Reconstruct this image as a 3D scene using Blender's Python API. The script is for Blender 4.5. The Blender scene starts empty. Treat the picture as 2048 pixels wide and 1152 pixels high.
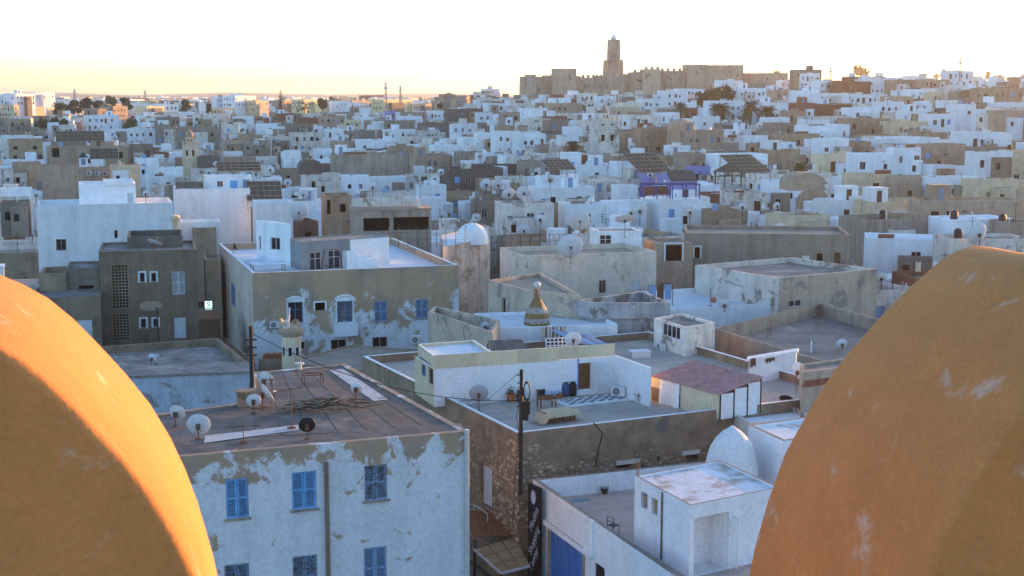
import bpy, math, random
from mathutils import Vector, Matrix
R = random.Random(11)
rad = math.radians
sc = bpy.context.scene
col = sc.collection

# ------------------------------------------------------------------ camera
F = 2785.0                      # focal length in photo pixels (2048 wide)
CAMZ = 25.0
PITCH = math.atan(388 / F)
CP, SP = math.cos(PITCH), math.sin(PITCH)
cam = bpy.data.cameras.new('camera')
camo = bpy.data.objects.new('camera', cam)
col.objects.link(camo)
camo.location = (0, 0, CAMZ)
camo.rotation_euler = (math.pi / 2 - PITCH, 0, 0)
cam.sensor_width = 36.0
cam.lens = 36.0 * F / 2048
cam.clip_start = 0.05
cam.clip_end = 20000
cam.dof.use_dof = True
cam.dof.focus_distance = 90.0
cam.dof.aperture_fstop = 32.0
sc.camera = camo

# ------------------------------------------------------------------ sky, sun, exposure
SUN_AZ, SUN_EL = 46.0, 3.4       # degrees right of the view axis / above horizon
world = bpy.data.worlds.new('World')
sc.world = world
world.use_nodes = True
wn = world.node_tree
bg = wn.nodes['Background']
sky = wn.nodes.new('ShaderNodeTexSky')
sky.sky_type = 'NISHITA'
sky.sun_disc = False
sky.sun_elevation = rad(SUN_EL)
sky.sun_rotation = rad(SUN_AZ)
sky.altitude = 30
sky.air_density = 0.64
sky.dust_density = 1.0
sky.ozone_density = 2.0
hs = wn.nodes.new('ShaderNodeHueSaturation')
hs.inputs['Saturation'].default_value = 1.0
wn.links.new(sky.outputs[0], hs.inputs['Color'])
wn.links.new(hs.outputs[0], bg.inputs[0])
bg.inputs[1].default_value = 0.15
sun = bpy.data.lights.new('sun', 'SUN')
sun.energy = 2.0
sun.angle = rad(0.5)
sun.color = (1.0, 0.43, 0.085)
suno = bpy.data.objects.new('sun', sun)
col.objects.link(suno)
sd = Vector((math.sin(rad(SUN_AZ)) * math.cos(rad(SUN_EL)), math.cos(rad(SUN_AZ)) * math.cos(rad(SUN_EL)), math.sin(rad(SUN_EL))))
suno.rotation_euler = sd.to_track_quat('Z', 'Y').to_euler()
sc.view_settings.view_transform = 'Standard'
sc.view_settings.look = 'None'
sc.view_settings.gamma = 1.0
sc.view_settings.use_curve_mapping = False
sc.view_settings.exposure = 2.62

# ------------------------------------------------------------------ pixels <-> places
def ray(px, py):
    a, b = px - 1024, py - 576
    return Vector((a, F * CP - b * SP, -F * SP - b * CP))
def P(px, py, z):                       # point of height z seen at the pixel
    d = ray(px, py)
    t = (z - CAMZ) / d.z
    return Vector((d.x * t, d.y * t, z))
def PD(px, py, dist):                   # point at ground distance dist
    d = ray(px, py)
    t = dist / math.hypot(d.x, d.y)
    return Vector((d.x * t, d.y * t, CAMZ + d.z * t))
def proj(p):
    q = (p[0], p[1], p[2] - CAMZ)
    de = q[1] * CP - q[2] * SP
    return 1024 + F * q[0] / de, 576 - F * (q[1] * SP + q[2] * CP) / de
def span(o, ang, px1):                  # how far along direction ang from o until pixel column px1
    ux, uy = math.cos(ang), math.sin(ang)
    k = (px1 - 1024) / F
    de = o[1] * CP - (o[2] - CAMZ) * SP
    return (k * de - o[0]) / (ux - k * uy * CP)
def sm(a, b, x):
    t = min(1, max(0, (x - a) / (b - a)))
    return t * t * (3 - 2 * t)
def lin(a, b, x):
    return min(1, max(0, (x - a) / (b - a)))
def terrain(x, y):
    r = math.hypot(x, y)
    az = math.degrees(math.atan2(x, y))
    q = (x + y) * .7071
    zr = 27.0 * lin(70, 540, q)
    zr -= 17 * sm(650, 900, q)
    zl = 14.5 * lin(90, 800, r)
    w = sm(-4.5, 1.5, az)
    if az > 120 or az < -120: w = 0
    z = zl * (1 - w) + zr * w
    z += 24 * sm(4200, 6500, r) * (0.6 + .4 * math.sin(az * .9))
    return z - 2.5
def hitz(px, py, h):                    # ray meets terrain + h
    d = ray(px, py)
    L = math.hypot(d.x, d.y)
    lo = None
    t = 30.0
    while t < 3500:
        x, y, z = d.x * t / L, d.y * t / L, CAMZ + d.z * t / L
        if z <= terrain(x, y) + h:
            return t
        t += 1.0
    return 1500.0

# ------------------------------------------------------------------ mesh builder
class MB:
    def __init__(s):
        s.v, s.f, s.m, s.sm = [], [], [], []
        s.cur = 0
    def face(s, pts, smooth=False):
        n = len(s.v)
        s.v += [tuple(p) for p in pts]
        s.f.append(tuple(range(n, n + len(pts)))); s.m.append(s.cur); s.sm.append(smooth)
    def box(s, x0, y0, z0, x1, y1, z1):
        n = len(s.v)
        s.v += [(x0,y0,z0),(x1,y0,z0),(x1,y1,z0),(x0,y1,z0),(x0,y0,z1),(x1,y0,z1),(x1,y1,z1),(x0,y1,z1)]
        for q in ((0,3,2,1),(4,5,6,7),(0,1,5,4),(1,2,6,5),(2,3,7,6),(3,0,4,7)):
            s.f.append(tuple(n + i for i in q)); s.m.append(s.cur); s.sm.append(False)
        return s
    def obox(s, c, ax, ay, az):          # oriented box: centre and three half vectors
        n = len(s.v)
        c, ax, ay, az = map(Vector, (c, ax, ay, az))
        for dz in (-1, 1):
            for dx, dy in ((-1,-1),(1,-1),(1,1),(-1,1)):
                s.v.append(tuple(c + dx * ax + dy * ay + dz * az))
        for q in ((0,3,2,1),(4,5,6,7),(0,1,5,4),(1,2,6,5),(2,3,7,6),(3,0,4,7)):
            s.f.append(tuple(n + i for i in q)); s.m.append(s.cur); s.sm.append(False)
        return s
    def bar(s, a, b, w, h=None):         # square bar between two points
        a, b = Vector(a), Vector(b)
        d = b - a
        h = h or w
        up = Vector((0, 0, 1)) if abs(d.normalized().z) < .95 else Vector((1, 0, 0))
        x = d.cross(up).normalized()
        y = x.cross(d).normalized()
        return s.obox((a + b) / 2, d / 2, x * w / 2, y * h / 2)
    def tube(s, pts, r, n=6, cap=True):
        pts = [Vector(p) for p in pts]
        rs = r if isinstance(r, (list, tuple)) else [r] * len(pts)
        base = len(s.v)
        for i, p in enumerate(pts):
            d = (pts[min(i + 1, len(pts) - 1)] - pts[max(i - 1, 0)])
            d = d.normalized() if d.length > 1e-9 else Vector((0, 0, 1))
            up = Vector((0, 0, 1)) if abs(d.z) < .95 else Vector((1, 0, 0))
            x = d.cross(up).normalized(); y = x.cross(d).normalized()
            for k in range(n):
                a = 2 * math.pi * k / n
                s.v.append(tuple(p + (x * math.cos(a) + y * math.sin(a)) * rs[i]))
        for i in range(len(pts) - 1):
            for k in range(n):
                s.f.append((base + i*n + k, base + i*n + (k+1) % n, base + (i+1)*n + (k+1) % n, base + (i+1)*n + k))
                s.m.append(s.cur); s.sm.append(n > 5)
        if cap:
            for off in (0, (len(pts) - 1) * n):
                s.f.append(tuple(base + off + k for k in range(n))); s.m.append(s.cur); s.sm.append(False)
        return s
    def lathe(s, prof, n=16, c=(0,0,0), a0=0, a1=2*math.pi, smooth=True, mats=None):
        base = len(s.v)
        full = abs(a1 - a0 - 2*math.pi) < 1e-6
        m = n if full else n + 1
        for (r, z) in prof:
            for k in range(m):
                a = a0 + (a1 - a0) * k / n
                s.v.append((c[0] + r*math.cos(a), c[1] + r*math.sin(a), c[2] + z))
        for i in range(len(prof) - 1):
            for k in range(n):
                k2 = (k + 1) % m
                s.f.append((base+i*m+k, base+i*m+k2, base+(i+1)*m+k2, base+(i+1)*m+k))
                s.m.append(mats[i] if mats else s.cur); s.sm.append(smooth)
        return s
    def prism(s, poly, z0, z1):
        n = len(s.v); k = len(poly)
        s.v += [(p[0], p[1], z0) for p in poly] + [(p[0], p[1], z1) for p in poly]
        s.f.append(tuple(n + i for i in reversed(range(k)))); s.m.append(s.cur); s.sm.append(False)
        s.f.append(tuple(n + k + i for i in range(k))); s.m.append(s.cur); s.sm.append(False)
        for i in range(k):
            j = (i + 1) % k
            s.f.append((n+i, n+j, n+k+j, n+k+i)); s.m.append(s.cur); s.sm.append(False)
        return s
    def mesh(s, name, mats):
        me = bpy.data.meshes.new(name)
        me.from_pydata(s.v, [], s.f)
        if not isinstance(mats, (list, tuple)): mats = [mats]
        for m in mats: me.materials.append(m)
        me.polygons.foreach_set('material_index', s.m)
        me.polygons.foreach_set('use_smooth', s.sm)
        me.update()
        return me
    def build(s, name, mats, parent=None, loc=(0,0,0), rz=0.0):
        o = bpy.data.objects.new(name, s.mesh(name, mats))
        col.objects.link(o)
        o.location = loc
        o.rotation_euler = (0, 0, rz)
        if parent is not None: o.parent = parent
        return o
def place(name, me, parent=None, loc=(0,0,0), rot=(0,0,0), scale=(1,1,1)):
    o = bpy.data.objects.new(name, me)
    col.objects.link(o)
    o.location, o.rotation_euler, o.scale = loc, rot, scale
    if parent is not None: o.parent = parent
    return o
def tag(o, label=None, cat=None, group=None, kind=None):
    if label: o['label'] = label
    if cat: o['category'] = cat
    if group: o['group'] = group
    if kind: o['kind'] = kind
    return o
def thing(name, label, cat, loc, rz=0.0, group=None):
    o = bpy.data.objects.new(name, None)
    o.empty_display_size = .3
    col.objects.link(o)
    o.location = loc
    o.rotation_euler = (0, 0, rz)
    return tag(o, label, cat, group)
def copy_tree(o, parent=None, loc=None, rz=None, label=None):
    c = o.copy(); col.objects.link(c); c.parent = parent
    if loc is not None: c.location = loc
    if rz is not None: c.rotation_euler = (0, 0, rz)
    if label: c['label'] = label
    for ch in o.children: copy_tree(ch, c)
    return c

# ------------------------------------------------------------------ materials
def M(name, c, rough=.9, var=.16, nsc=.7, streak=0.0, under=None, peel=.5, psc=.55, top=None, band=2.0, tbias=.22,
      under2=None, bump=.25, bsc=9.0, metal=0.0, rnd=.10, emit=None, spec=.25, soft=.03, grain=.13, warm=True):
    if warm:
        wf = lambda q: (min(.9, q[0] * 1.09), q[1] * 1.0, q[2] * .92) if q and q[0] > q[2] * 1.06 else q
        c, under, under2 = wf(c), wf(under), wf(under2)
    m = bpy.data.materials.new(name)
    m.use_nodes = True
    t = m.node_tree; N = t.nodes; L = t.links
    b = N['Principled BSDF']
    b.inputs['Roughness'].default_value = rough
    b.inputs['Metallic'].default_value = metal
    b.inputs['Specular IOR Level'].default_value = spec
    geo = N.new('ShaderNodeNewGeometry')
    def noise(scale, det=6, zs=1.0, dist=0.0, rough_=.6):
        mp = N.new('ShaderNodeMapping'); mp.inputs['Scale'].default_value = (1, 1, zs)
        L.new(geo.outputs['Position'], mp.inputs[0])
        n = N.new('ShaderNodeTexNoise')
        n.inputs['Scale'].default_value = scale; n.inputs['Detail'].default_value = det
        n.inputs['Distortion'].default_value = dist; n.inputs['Roughness'].default_value = rough_
        L.new(mp.outputs[0], n.inputs['Vector'])
        return n.outputs[0]
    def rmp(src, a, b_, lo=0.0, hi=1.0):
        r = N.new('ShaderNodeMapRange')
        r.inputs[1].default_value, r.inputs[2].default_value, r.inputs[3].default_value, r.inputs[4].default_value = a, b_, lo, hi
        L.new(src, r.inputs[0]); return r.outputs[0]
    def math_(op, x, y):
        k = N.new('ShaderNodeMath'); k.operation = op
        for i, q in enumerate((x, y)):
            if isinstance(q, (int, float)): k.inputs[i].default_value = q
            else: L.new(q, k.inputs[i])
        return k.outputs[0]
    def mix(f, a, b_):
        k = N.new('ShaderNodeMix'); k.data_type = 'RGBA'
        L.new(f, k.inputs[0])
        for s, q in ((6, a), (7, b_)):
            if isinstance(q, tuple): k.inputs[s].default_value = (*q, 1)
            else: L.new(q, k.inputs[s])
        return k.outputs[2]
    base = tuple(c)
    fac = rmp(noise(nsc), .3, .7, 1 - var, 1 + var)
    fac = math_('MULTIPLY', fac, rmp(noise(max(3.0, nsc * 8), 8, 1.0, .2, .75), .32, .68, 1 - grain, 1 + grain))
    if rnd:
        oi = N.new('ShaderNodeObjectInfo')
        fac = math_('MULTIPLY', fac, rmp(oi.outputs['Random'], 0, 1, 1 - rnd, 1 + rnd))
    if streak:
        fac = math_('MULTIPLY', fac, rmp(noise(1.1, 6, .10), .45, .75, 1, 1 - streak))
    colr = base
    if under:
        src = noise(psc, 9, 1.0, .35, .68)
        if top is not None:
            tc = N.new('ShaderNodeTexCoord'); sx = N.new('ShaderNodeSeparateXYZ')
            L.new(tc.outputs['Object'], sx.inputs[0])
            src = math_('ADD', src, rmp(sx.outputs[2], top - band, top, 0, tbias))
        u = under
        if under2: u = mix(rmp(noise(.35, 5), .45, .6), under, under2)
        colr = mix(rmp(src, peel - soft, peel + soft), base, u)
    vm = N.new('ShaderNodeVectorMath'); vm.operation = 'SCALE'
    if isinstance(colr, tuple): vm.inputs[0].default_value = colr
    else: L.new(colr, vm.inputs[0])
    L.new(fac, vm.inputs[3])
    L.new(vm.outputs[0], b.inputs['Base Color'])
    if bump:
        bp = N.new('ShaderNodeBump'); bp.inputs['Strength'].default_value = bump; bp.inputs['Distance'].default_value = .03
        L.new(noise(bsc, 5), bp.inputs['Height']); L.new(bp.outputs[0], b.inputs['Normal'])
    if emit:
        b.inputs['Emission Color'].default_value = (*emit[:3], 1); b.inputs['Emission Strength'].default_value = emit[3]
    return m
WH = (.80, .80, .79)
m = {}
m['w'] = M('white_limewash', WH, var=.07, streak=.16, rnd=.07)
m['wc'] = M('white_paint', (.8, .8, .79), var=.05, streak=.06, rnd=.05)
m['a'] = M('aged_limewash', (.66, .64, .60), streak=.34, under=(.30, .265, .225), peel=.585, psc=.5, rnd=.13)
m['g'] = M('grey_render', (.27, .235, .20), streak=.35, nsc=.5, rnd=.2)
m['k'] = M('dark_grey_render', (.145, .13, .118), streak=.3, rnd=.2)
m['t'] = M('tan_render', (.40, .31, .235), streak=.3, rnd=.14)
m['s'] = M('beige_stone', (.36, .275, .195), streak=.32, under=(.22, .18, .14), peel=.6, psc=.8, rnd=.12)
m['l'] = M('cream_sunlit_render', (.62, .52, .37), streak=.2, rnd=.1)  # own cream, and on lit houses sunlight put into the colour
m['b'] = M('red_brick', (.24, .105, .07), streak=.2, nsc=2.5, rnd=.15)
m['c'] = M('bare_concrete', (.335, .29, .245), streak=.5, nsc=.4, rnd=.12)
m['p'] = M('purple_paint', (.27, .27, .52), var=.08, rnd=.05)
m['y'] = M('sunlit_yellow', (.66, .62, .40), var=.07, streak=.1)  # warm sunlight put into the wall colour of the yellow-lit houses
m['rw'] = M('white_roof_coat', (.74, .75, .76), var=.1, under=(.40, .38, .36), peel=.64, psc=.5)
m['rg'] = M('grey_roof', (.22, .20, .19), nsc=.6, var=.35, under=(.36, .34, .32), under2=(.11, .10, .095), peel=.56, psc=.45, soft=.09)
m['rd'] = M('dark_roof', (.11, .10, .095), nsc=.5, var=.3)
m['rt'] = M('tan_roof', (.33, .28, .23), nsc=.5, var=.2)
m['glass'] = M('dark_glass', (.02, .022, .026), rough=.12, var=.3, bump=0, spec=.5, rnd=.3)
m['void'] = M('dark_interior', (.012, .011, .011), bump=0, rnd=0)  # near-black colour standing for the shade inside openings
m['frame'] = M('white_frame', (.6, .6, .6), var=.05, bump=0)
m['frameb'] = M('blue_frame', (.09, .20, .42), var=.1, bump=0)
m['iron'] = M('black_iron', (.025, .022, .022), rough=.6, bump=.1, bsc=30)
m['rust'] = M('rusty_iron', (.14, .07, .045), rough=.8, var=.4, nsc=6)
m['blue'] = M('blue_shutter_paint', (.16, .36, .62), var=.2, nsc=2.0, streak=.15, bump=.1)
m['bluea'] = M('faded_blue_paint', (.20, .33, .50), var=.22, nsc=3.0, under=(.24, .24, .24), peel=.6, psc=3, bump=.1)
m['greysh'] = M('weathered_shutter', (.20, .30, .42), var=.3, nsc=5, bump=.2, under=(.11, .12, .13), peel=.52, psc=5)
m['dwood'] = M('dark_wood', (.10, .065, .045), var=.3, nsc=4)
m['wood'] = M('brown_wood', (.20, .095, .05), var=.3, nsc=4)
m['pwood'] = M('pale_wood', (.36, .29, .22), var=.3, nsc=4)
m['dish'] = M('dish_enamel', (.62, .63, .64), var=.06, rough=.5, bump=0, rnd=.12)
m['dishg'] = M('dish_grey', (.36, .38, .40), var=.06, rough=.5, bump=0, rnd=.05)
m['dishr'] = M('dish_rusty', (.62, .63, .64), under=(.28, .10, .03), peel=.56, psc=2.2, var=.06, rough=.6, bump=0)
m['dishk'] = M('dish_black', (.02, .02, .022), var=.1, rough=.5, bump=0)
m['ac'] = M('air_conditioner_white', (.62, .62, .6), var=.05, rough=.5, bump=0)
m['leaf'] = M('leaf_green', (.055, .075, .03), var=.4, nsc=1.5, bump=0, rnd=.2)
m['palm'] = M('palm_green', (.065, .075, .032), var=.35, nsc=1.0, bump=0, rnd=.15)
m['bark'] = M('bark', (.13, .10, .07), var=.3, nsc=5)
m['ground'] = M('earth', (.24, .205, .165), nsc=.08, var=.3, rnd=0)
m['terr'] = M('terracotta', (.38, .15, .08), var=.2, nsc=4)
m['merlon'] = M('ochre_render', (.62, .245, .072), var=.07, nsc=13.0, streak=.22, under=(.66, .42, .27), peel=.635, psc=9.0, soft=.05, bump=.16, bsc=45, rnd=0, grain=.10, warm=False)
ROOF = {'w': 'rw', 'a': 'rg', 'g': 'rg', 'k': 'rd', 't': 'rt', 's': 'rt', 'l': 'rt', 'b': 'rg', 'c': 'rg', 'p': 'rg', 'y': 'rw', 'wc': 'rw'}

# ------------------------------------------------------------------ windows, doors, shutters
def leaf_shutter(w, h, slats=True):
    b = MB(); t = .045; f = min(.075, w * .2)
    b.box(0, 0, 0, f, t, h); b.box(w - f, 0, 0, w, t, h)
    for z in (0, h * .5 - .04, h - .09): b.box(f, .002, z, w - f, t - .002, z + .09)
    n = max(3, int(h / .085))
    for i in range(n):
        z = .03 + (h - .06) * i / n
        b.obox((w / 2, t / 2, z + .03), (w / 2 - f, 0, 0), (0, .004, .0), (0, -.016, .034))
    return b
def add_win(root, loc, ang, x0, z0, x1, z1, kind, dp=.16):
    w, h = x1 - x0, z1 - z0
    def put(name, b, mats, par=root):
        if par is root: return b.build(name, mats, root, loc, ang)
        return b.build(name, mats, par)
    e = .006
    if kind[0] == 's':                                    # louvred shutters
        mat = {'b': m['blue'], 'a': m['bluea'], 'g': m['greysh'], 'w': m['frame']}[kind[1]]
        hw = (w - .02) / 2
        cs, sn = math.cos(ang), math.sin(ang)
        for k in (0, 1):
            b = leaf_shutter(hw - .008, h - 2 * e)
            xx, yy = x0 + .006 + k * (hw + .008), .05
            sj = random.Random(int(x0 * 977 + z0 * 131 + k)); op = sj.choice((0, 0, .03, -.03, .05)) if k == 0 else sj.choice((0, 0, 0, -.02))
            b.build('shutter', mat, root, (loc[0] + xx * cs - yy * sn, loc[1] + xx * sn + yy * cs, loc[2] + z0 + e), ang - op)
        b = MB(); b.box(x0, dp, z0, x1, dp + .02, z1); put('pane', b, m['glass'])
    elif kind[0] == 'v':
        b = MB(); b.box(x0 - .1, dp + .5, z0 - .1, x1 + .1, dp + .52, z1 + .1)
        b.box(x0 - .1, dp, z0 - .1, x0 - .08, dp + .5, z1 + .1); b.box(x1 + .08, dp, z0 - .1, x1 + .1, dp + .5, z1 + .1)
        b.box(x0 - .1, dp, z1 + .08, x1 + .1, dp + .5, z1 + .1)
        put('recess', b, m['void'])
    elif kind[0] == 'q':                                  # open porch with plastered inside
        b = MB(); g = .01; b.box(x0 - g, dp + 1.2, z0 - g, x1 + g, dp + 1.22, z1 + g); b.box(x0 - .03, dp, z0 - g, x0 - g, dp + 1.2, z1 + g); b.box(x1 + g, dp, z0 - g, x1 + .03, dp + 1.2, z1 + g); b.box(x0 - g, dp, z1 + g, x1 + g, dp + 1.2, z1 + .03)
        b.box(x0 - g, dp, z0 - .04, x1 + g, dp + 1.2, z0 - g)
        put('porch', b, m['l'] if 'l' in kind else m['w'])
    elif kind[0] == 'd':                                  # door
        mat = {'w': m['frame'], 'b': m['blue'], 'k': m['dwood'], 'o': m['wood'], 'n': m['glass'], 'g': m['greysh']}[kind[1]]
        b = MB(); b.box(x0 + e, dp - .06, z0, x1 - e, dp, z1 - e)
        for q in range(2):
            b.box(x0 + w * .18, dp - .08, z0 + h * (.1 + .45 * q), x1 - w * .18, dp - .06, z0 + h * (.46 + .45 * q))
        d = put('door', b, mat)
        b = MB(); b.box(x1 - w * .12 - .03, dp - .13, z0 + h * .46, x1 - w * .12, dp - .06, z0 + h * .52); put('handle', b, m['iron'], d)
    else:                                                 # glazed window
        fm = m['frameb'] if 'b' in kind[1:] else (m['dwood'] if 'k' in kind[1:] else m['frame'])
        fr = min(.07, w * .12)
        b = MB()
        b.box(x0 + e, dp - .05, z0 + e, x0 + fr, dp + .01, z1 - e); b.box(x1 - fr, dp - .05, z0 + e, x1 - e, dp + .01, z1 - e)
        b.box(x0 + fr, dp - .048, z0 + e, x1 - fr, dp + .01, z0 + fr); b.box(x0 + fr, dp - .048, z1 - fr, x1 - fr, dp + .01, z1 - e)
        nm = 2 if w > .7 else 1
        if w > 2.0: nm = 4
        for i in range(1, nm):
            xx = x0 + w * i / nm; b.box(xx - fr * .5, dp - .046, z0 + fr, xx + fr * .5, dp + .008, z1 - fr)
        if h > 1.3: b.box(x0 + fr, dp - .044, z0 + h * .62, x1 - fr, dp + .006, z0 + h * .62 + fr * .8)
        wo = put('window', b, fm)
        b = MB(); b.box(x0 + e, dp - .015, z0 + e, x1 - e, dp - .005, z1 - e); put('pane', b, m['glass'], wo)
        if 'r' in kind[1:]:                               # iron bars
            b = MB(); n = max(3, int(w / .14))
            for i in range(1, n):
                xx = x0 + w * i / n; b.box(xx - .012, -.03, z0, xx + .012, -.006, z1)
            for q in (.08, .36, .64, .92): b.box(x0, -.034, z0 + h * q, x1, -.01, z0 + h * q + .03)
            put('window_bars', b, m['iron'], wo)
    if 'S' in kind:
        b = MB(); b.box(x0 - .1, -.12, z0 - .09, x1 + .1, .02, z0 - .004); put('sill', b, m['c'])
    if 'H' in kind:                                       # hood / raised surround
        b = MB(); t = .14
        b.box(x0 - t, -.05, z0, x0 - .004, .0, z1); b.box(x1 + .004, -.05, z0, x1 + t, .0, z1); b.box(x0 - t, -.056, z1, x1 + t, .0, z1 + t)
        put('surround', b, m['w'])

# ------------------------------------------------------------------ blocks with any footprint
def inset(pts, d):
    n = len(pts); out = []
    for i in range(n):
        a, b, c = Vector(pts[i - 1][:2]), Vector(pts[i][:2]), Vector(pts[(i + 1) % n][:2])
        e1, e2 = (b - a).normalized(), (c - b).normalized()
        n1, n2 = Vector((-e1.y, e1.x)), Vector((-e2.y, e2.x))
        k = 1 + n1.dot(n2)
        out.append(b + (n1 + n2) * (d / max(k, .25)))
    return out
class Block:
    """walls with real openings, parapet and roof over a footprint; edges numbered from pts[0]->pts[1]"""
    def __init__(s, pts, z0, z1):
        s.pts = [Vector((p[0], p[1])) for p in pts]; s.z0, s.z1 = z0, z1
        e = s.pts[1] - s.pts[0]
        s.ang = math.atan2(e.y, e.x)
        s.ops = []
    def edge(s, i):
        a, b = s.pts[i], s.pts[(i + 1) % len(s.pts)]
        return a, b, (b - a).length, math.atan2((b - a).y, (b - a).x)
    def on(s, i, px, py):                 # pixel -> (along, world z) on wall i
        a, b, L, an = s.edge(i)
        d = ray(px, py); t = (b - a) / L; nrm = Vector((t.y, -t.x))
        k = a.dot(nrm) / Vector((d.x, d.y)).dot(nrm)
        p = Vector((d.x, d.y)) * k
        return (p - a).dot(t), CAMZ + d.z * k
    def rect(s, i, x0, y0, x1, y1):
        xm, ym = (x0 + x1) / 2, (y0 + y1) / 2
        a0, a1 = s.on(i, x0, ym)[0], s.on(i, x1, ym)[0]
        zt, zb = s.on(i, xm, y0)[1], s.on(i, xm, y1)[1]
        return min(a0, a1), zb, max(a0, a1), zt
    def win(s, i, x0, y0, x1, y1, kind, dp=.16):          # opening given by its pixels
        s.op(i, *s.rect(i, x0, y0, x1, y1), kind, dp)
    def op(s, i, a0, zb, a1, zt, kind, dp=.16):
        L = s.edge(i)[2]
        a0, a1 = max(.06, a0), min(L - .06, a1)
        zb, zt = max(s.z0 + .02, zb), min(s.z1 - .08, zt)
        if a1 - a0 < .12 or zt - zb < .12: return
        for (j, b0, c0, b1, c1, *_r) in s.ops:
            if j == i and a0 < b1 + .03 and b0 < a1 + .03 and zb < c1 + .03 and c0 < zt + .03: return
        s.ops.append((i, a0, zb, a1, zt, kind, dp))
    def l2(s, p):                          # world -> local
        d = Vector((p[0], p[1])) - s.pts[0]
        c, q = math.cos(s.ang), math.sin(s.ang)
        return d.x * c + d.y * q, -d.x * q + d.y * c
    def build(s, name, label, cat, wall, roof, par=.4, th=.22, group=None, parent=None, simple=False, coping=None, edgemats=None):
        H = s.z1 - s.z0
        if parent is None:
            root = thing(name, label, cat, (s.pts[0].x, s.pts[0].y, s.z0), s.ang, group)
        else:
            root = parent
        lp = [s.l2(p) for p in s.pts]; n = len(lp)
        b = MB(); todo = []; mats = [wall]
        for i in range(n):
            a, c = Vector(lp[i]), Vector(lp[(i + 1) % n])
            L = (c - a).length; t = (c - a) / L; inw = Vector((-t.y, t.x)); an = math.atan2(t.y, t.x)
            ops = [(o[1], o[2] - s.z0, o[3], o[4] - s.z0, o[5], o[6]) for o in s.ops if o[0] == i]
            xs = sorted({0, L} | {o[0] for o in ops} | {o[2] for o in ops}); zs = sorted({0, H} | {o[1] for o in ops} | {o[3] for o in ops})
            b.cur = 0
            if edgemats and i in edgemats: mats.append(edgemats[i]); b.cur = len(mats) - 1
            q = lambda x, y, z: (a.x + t.x * x + inw.x * y, a.y + t.y * x + inw.y * y, z)
            for x0, x1 in zip(xs, xs[1:]):
                for z0, z1 in zip(zs, zs[1:]):
                    mx, mz = (x0 + x1) / 2, (z0 + z1) / 2
                    if any(o[0] < mx < o[2] and o[1] < mz < o[3] for o in ops): continue
                    b.face([q(x0, 0, z0), q(x1, 0, z0), q(x1, 0, z1), q(x0, 0, z1)])
            for (x0, z0, x1, z1, k, dp) in ops:
                D = dp + .02
                b.face([q(x0, 0, z0), q(x0, 0, z1), q(x0, D, z1), q(x0, D, z0)]); b.face([q(x1, 0, z0), q(x1, D, z0), q(x1, D, z1), q(x1, 0, z1)])
                b.face([q(x0, 0, z0), q(x0, D, z0), q(x1, D, z0), q(x1, 0, z0)]); b.face([q(x0, 0, z1), q(x1, 0, z1), q(x1, D, z1), q(x0, D, z1)])
                todo.append((a, an, x0, z0, x1, z1, k, dp))
        b.cur = 0
        ins = inset(lp, th)
        ri = H - par if par > 0 else H
        if par > 0:
            for i in range(n):
                j = (i + 1) % n
                b.face([(*ins[i], ri - .05), (*ins[i], H), (*ins[j], H), (*ins[j], ri - .05)])
                if coping: mats_c = coping; b.cur = len(mats)
                b.face([(*lp[i], H), (*lp[j], H), (*ins[j], H), (*ins[i], H)]); b.cur = 0
        if coping and par > 0: mats.append(coping)
        if simple:                               # old walls are never quite level
            rj = random.Random(int(s.pts[0].x * 97 + s.pts[0].y * 31)); tx, ty = rj.uniform(-.022, .022), rj.uniform(-.02, .02)
            b.v = [(x, y, z + (tx * x + ty * y if z > H - .02 else 0)) for (x, y, z) in b.v]
        b.build('wall', mats, root)
        rb = MB()
        if par > 0:
            rp = inset(lp, th - .03); rb.face([(*p, ri) for p in rp])
        else:
            rp = inset(lp, -.12); rb.prism(rp, H + .003, H + .16)
        s.roof = rb.build('roof', roof, root)
        for (a, an, x0, z0, x1, z1, k, dp) in todo:
            if simple:
                w = MB(); w.cur = 1; w.box(x0 - .02, dp, z0 - .02, x1 + .02, dp + .03, z1 + .02)
                if k[0] != 'v':
                    w.cur = 0; f = .07
                    w.box(x0 + .005, dp - .06, z0 + .005, x0 + f, dp - .003, z1 - .005); w.box(x1 - f, dp - .06, z0 + .005, x1 - .005, dp - .003, z1 - .005)
                    w.box((x0 + x1) / 2 - .03, dp - .06, z0 + .005, (x0 + x1) / 2 + .03, dp - .003, z1 - .005)
                fm, gm = m['frame'], m['glass']
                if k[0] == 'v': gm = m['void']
                if k[0] == 's' or k == 'db': gm = fm = m['blue'] if 'b' in k else m['greysh']
                if k == 'dk': gm = fm = m['dwood']
                w.build('door' if k[0] == 'd' else 'window', [fm, gm], root, (a.x, a.y, 0), an)
            else:
                add_win(root, (a.x, a.y, 0), an, x0, z0, x1, z1, k, dp)
        s.root = root
        return root
def pxblock(pix, z1, z0):                 # footprint from pixels seen at roof height z1
    return Block([P(x, y, z1) for x, y in pix], z0, z1)
def corner_block(L, C, Rr, z1, z0):       # left, near corner, right pixels at roof height -> parallelogram; edge 0 = L..C, 1 = C..R
    l, c, r = P(*L, z1), P(*C, z1), P(*Rr, z1)
    return Block([l, c, r, l + r - c], z0, z1)
def front_block(xL, xR, y, z1, rot, depth, z0, D=None):
    o = PD(xL, y, D) if D else P(xL, y, z1); a = rad(rot)
    t = span(o, a, xR)
    u, v = Vector((math.cos(a), math.sin(a), 0)), Vector((-math.sin(a), math.cos(a), 0))
    return Block([o, o + u * t, o + u * t + v * depth, o + v * depth], z0, z1)

def posts(root, segs, w, mat, name='post'):
    for a, c in segs:
        b = MB(); b.bar(a, c, w); b.build(name, mat, root)
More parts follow.
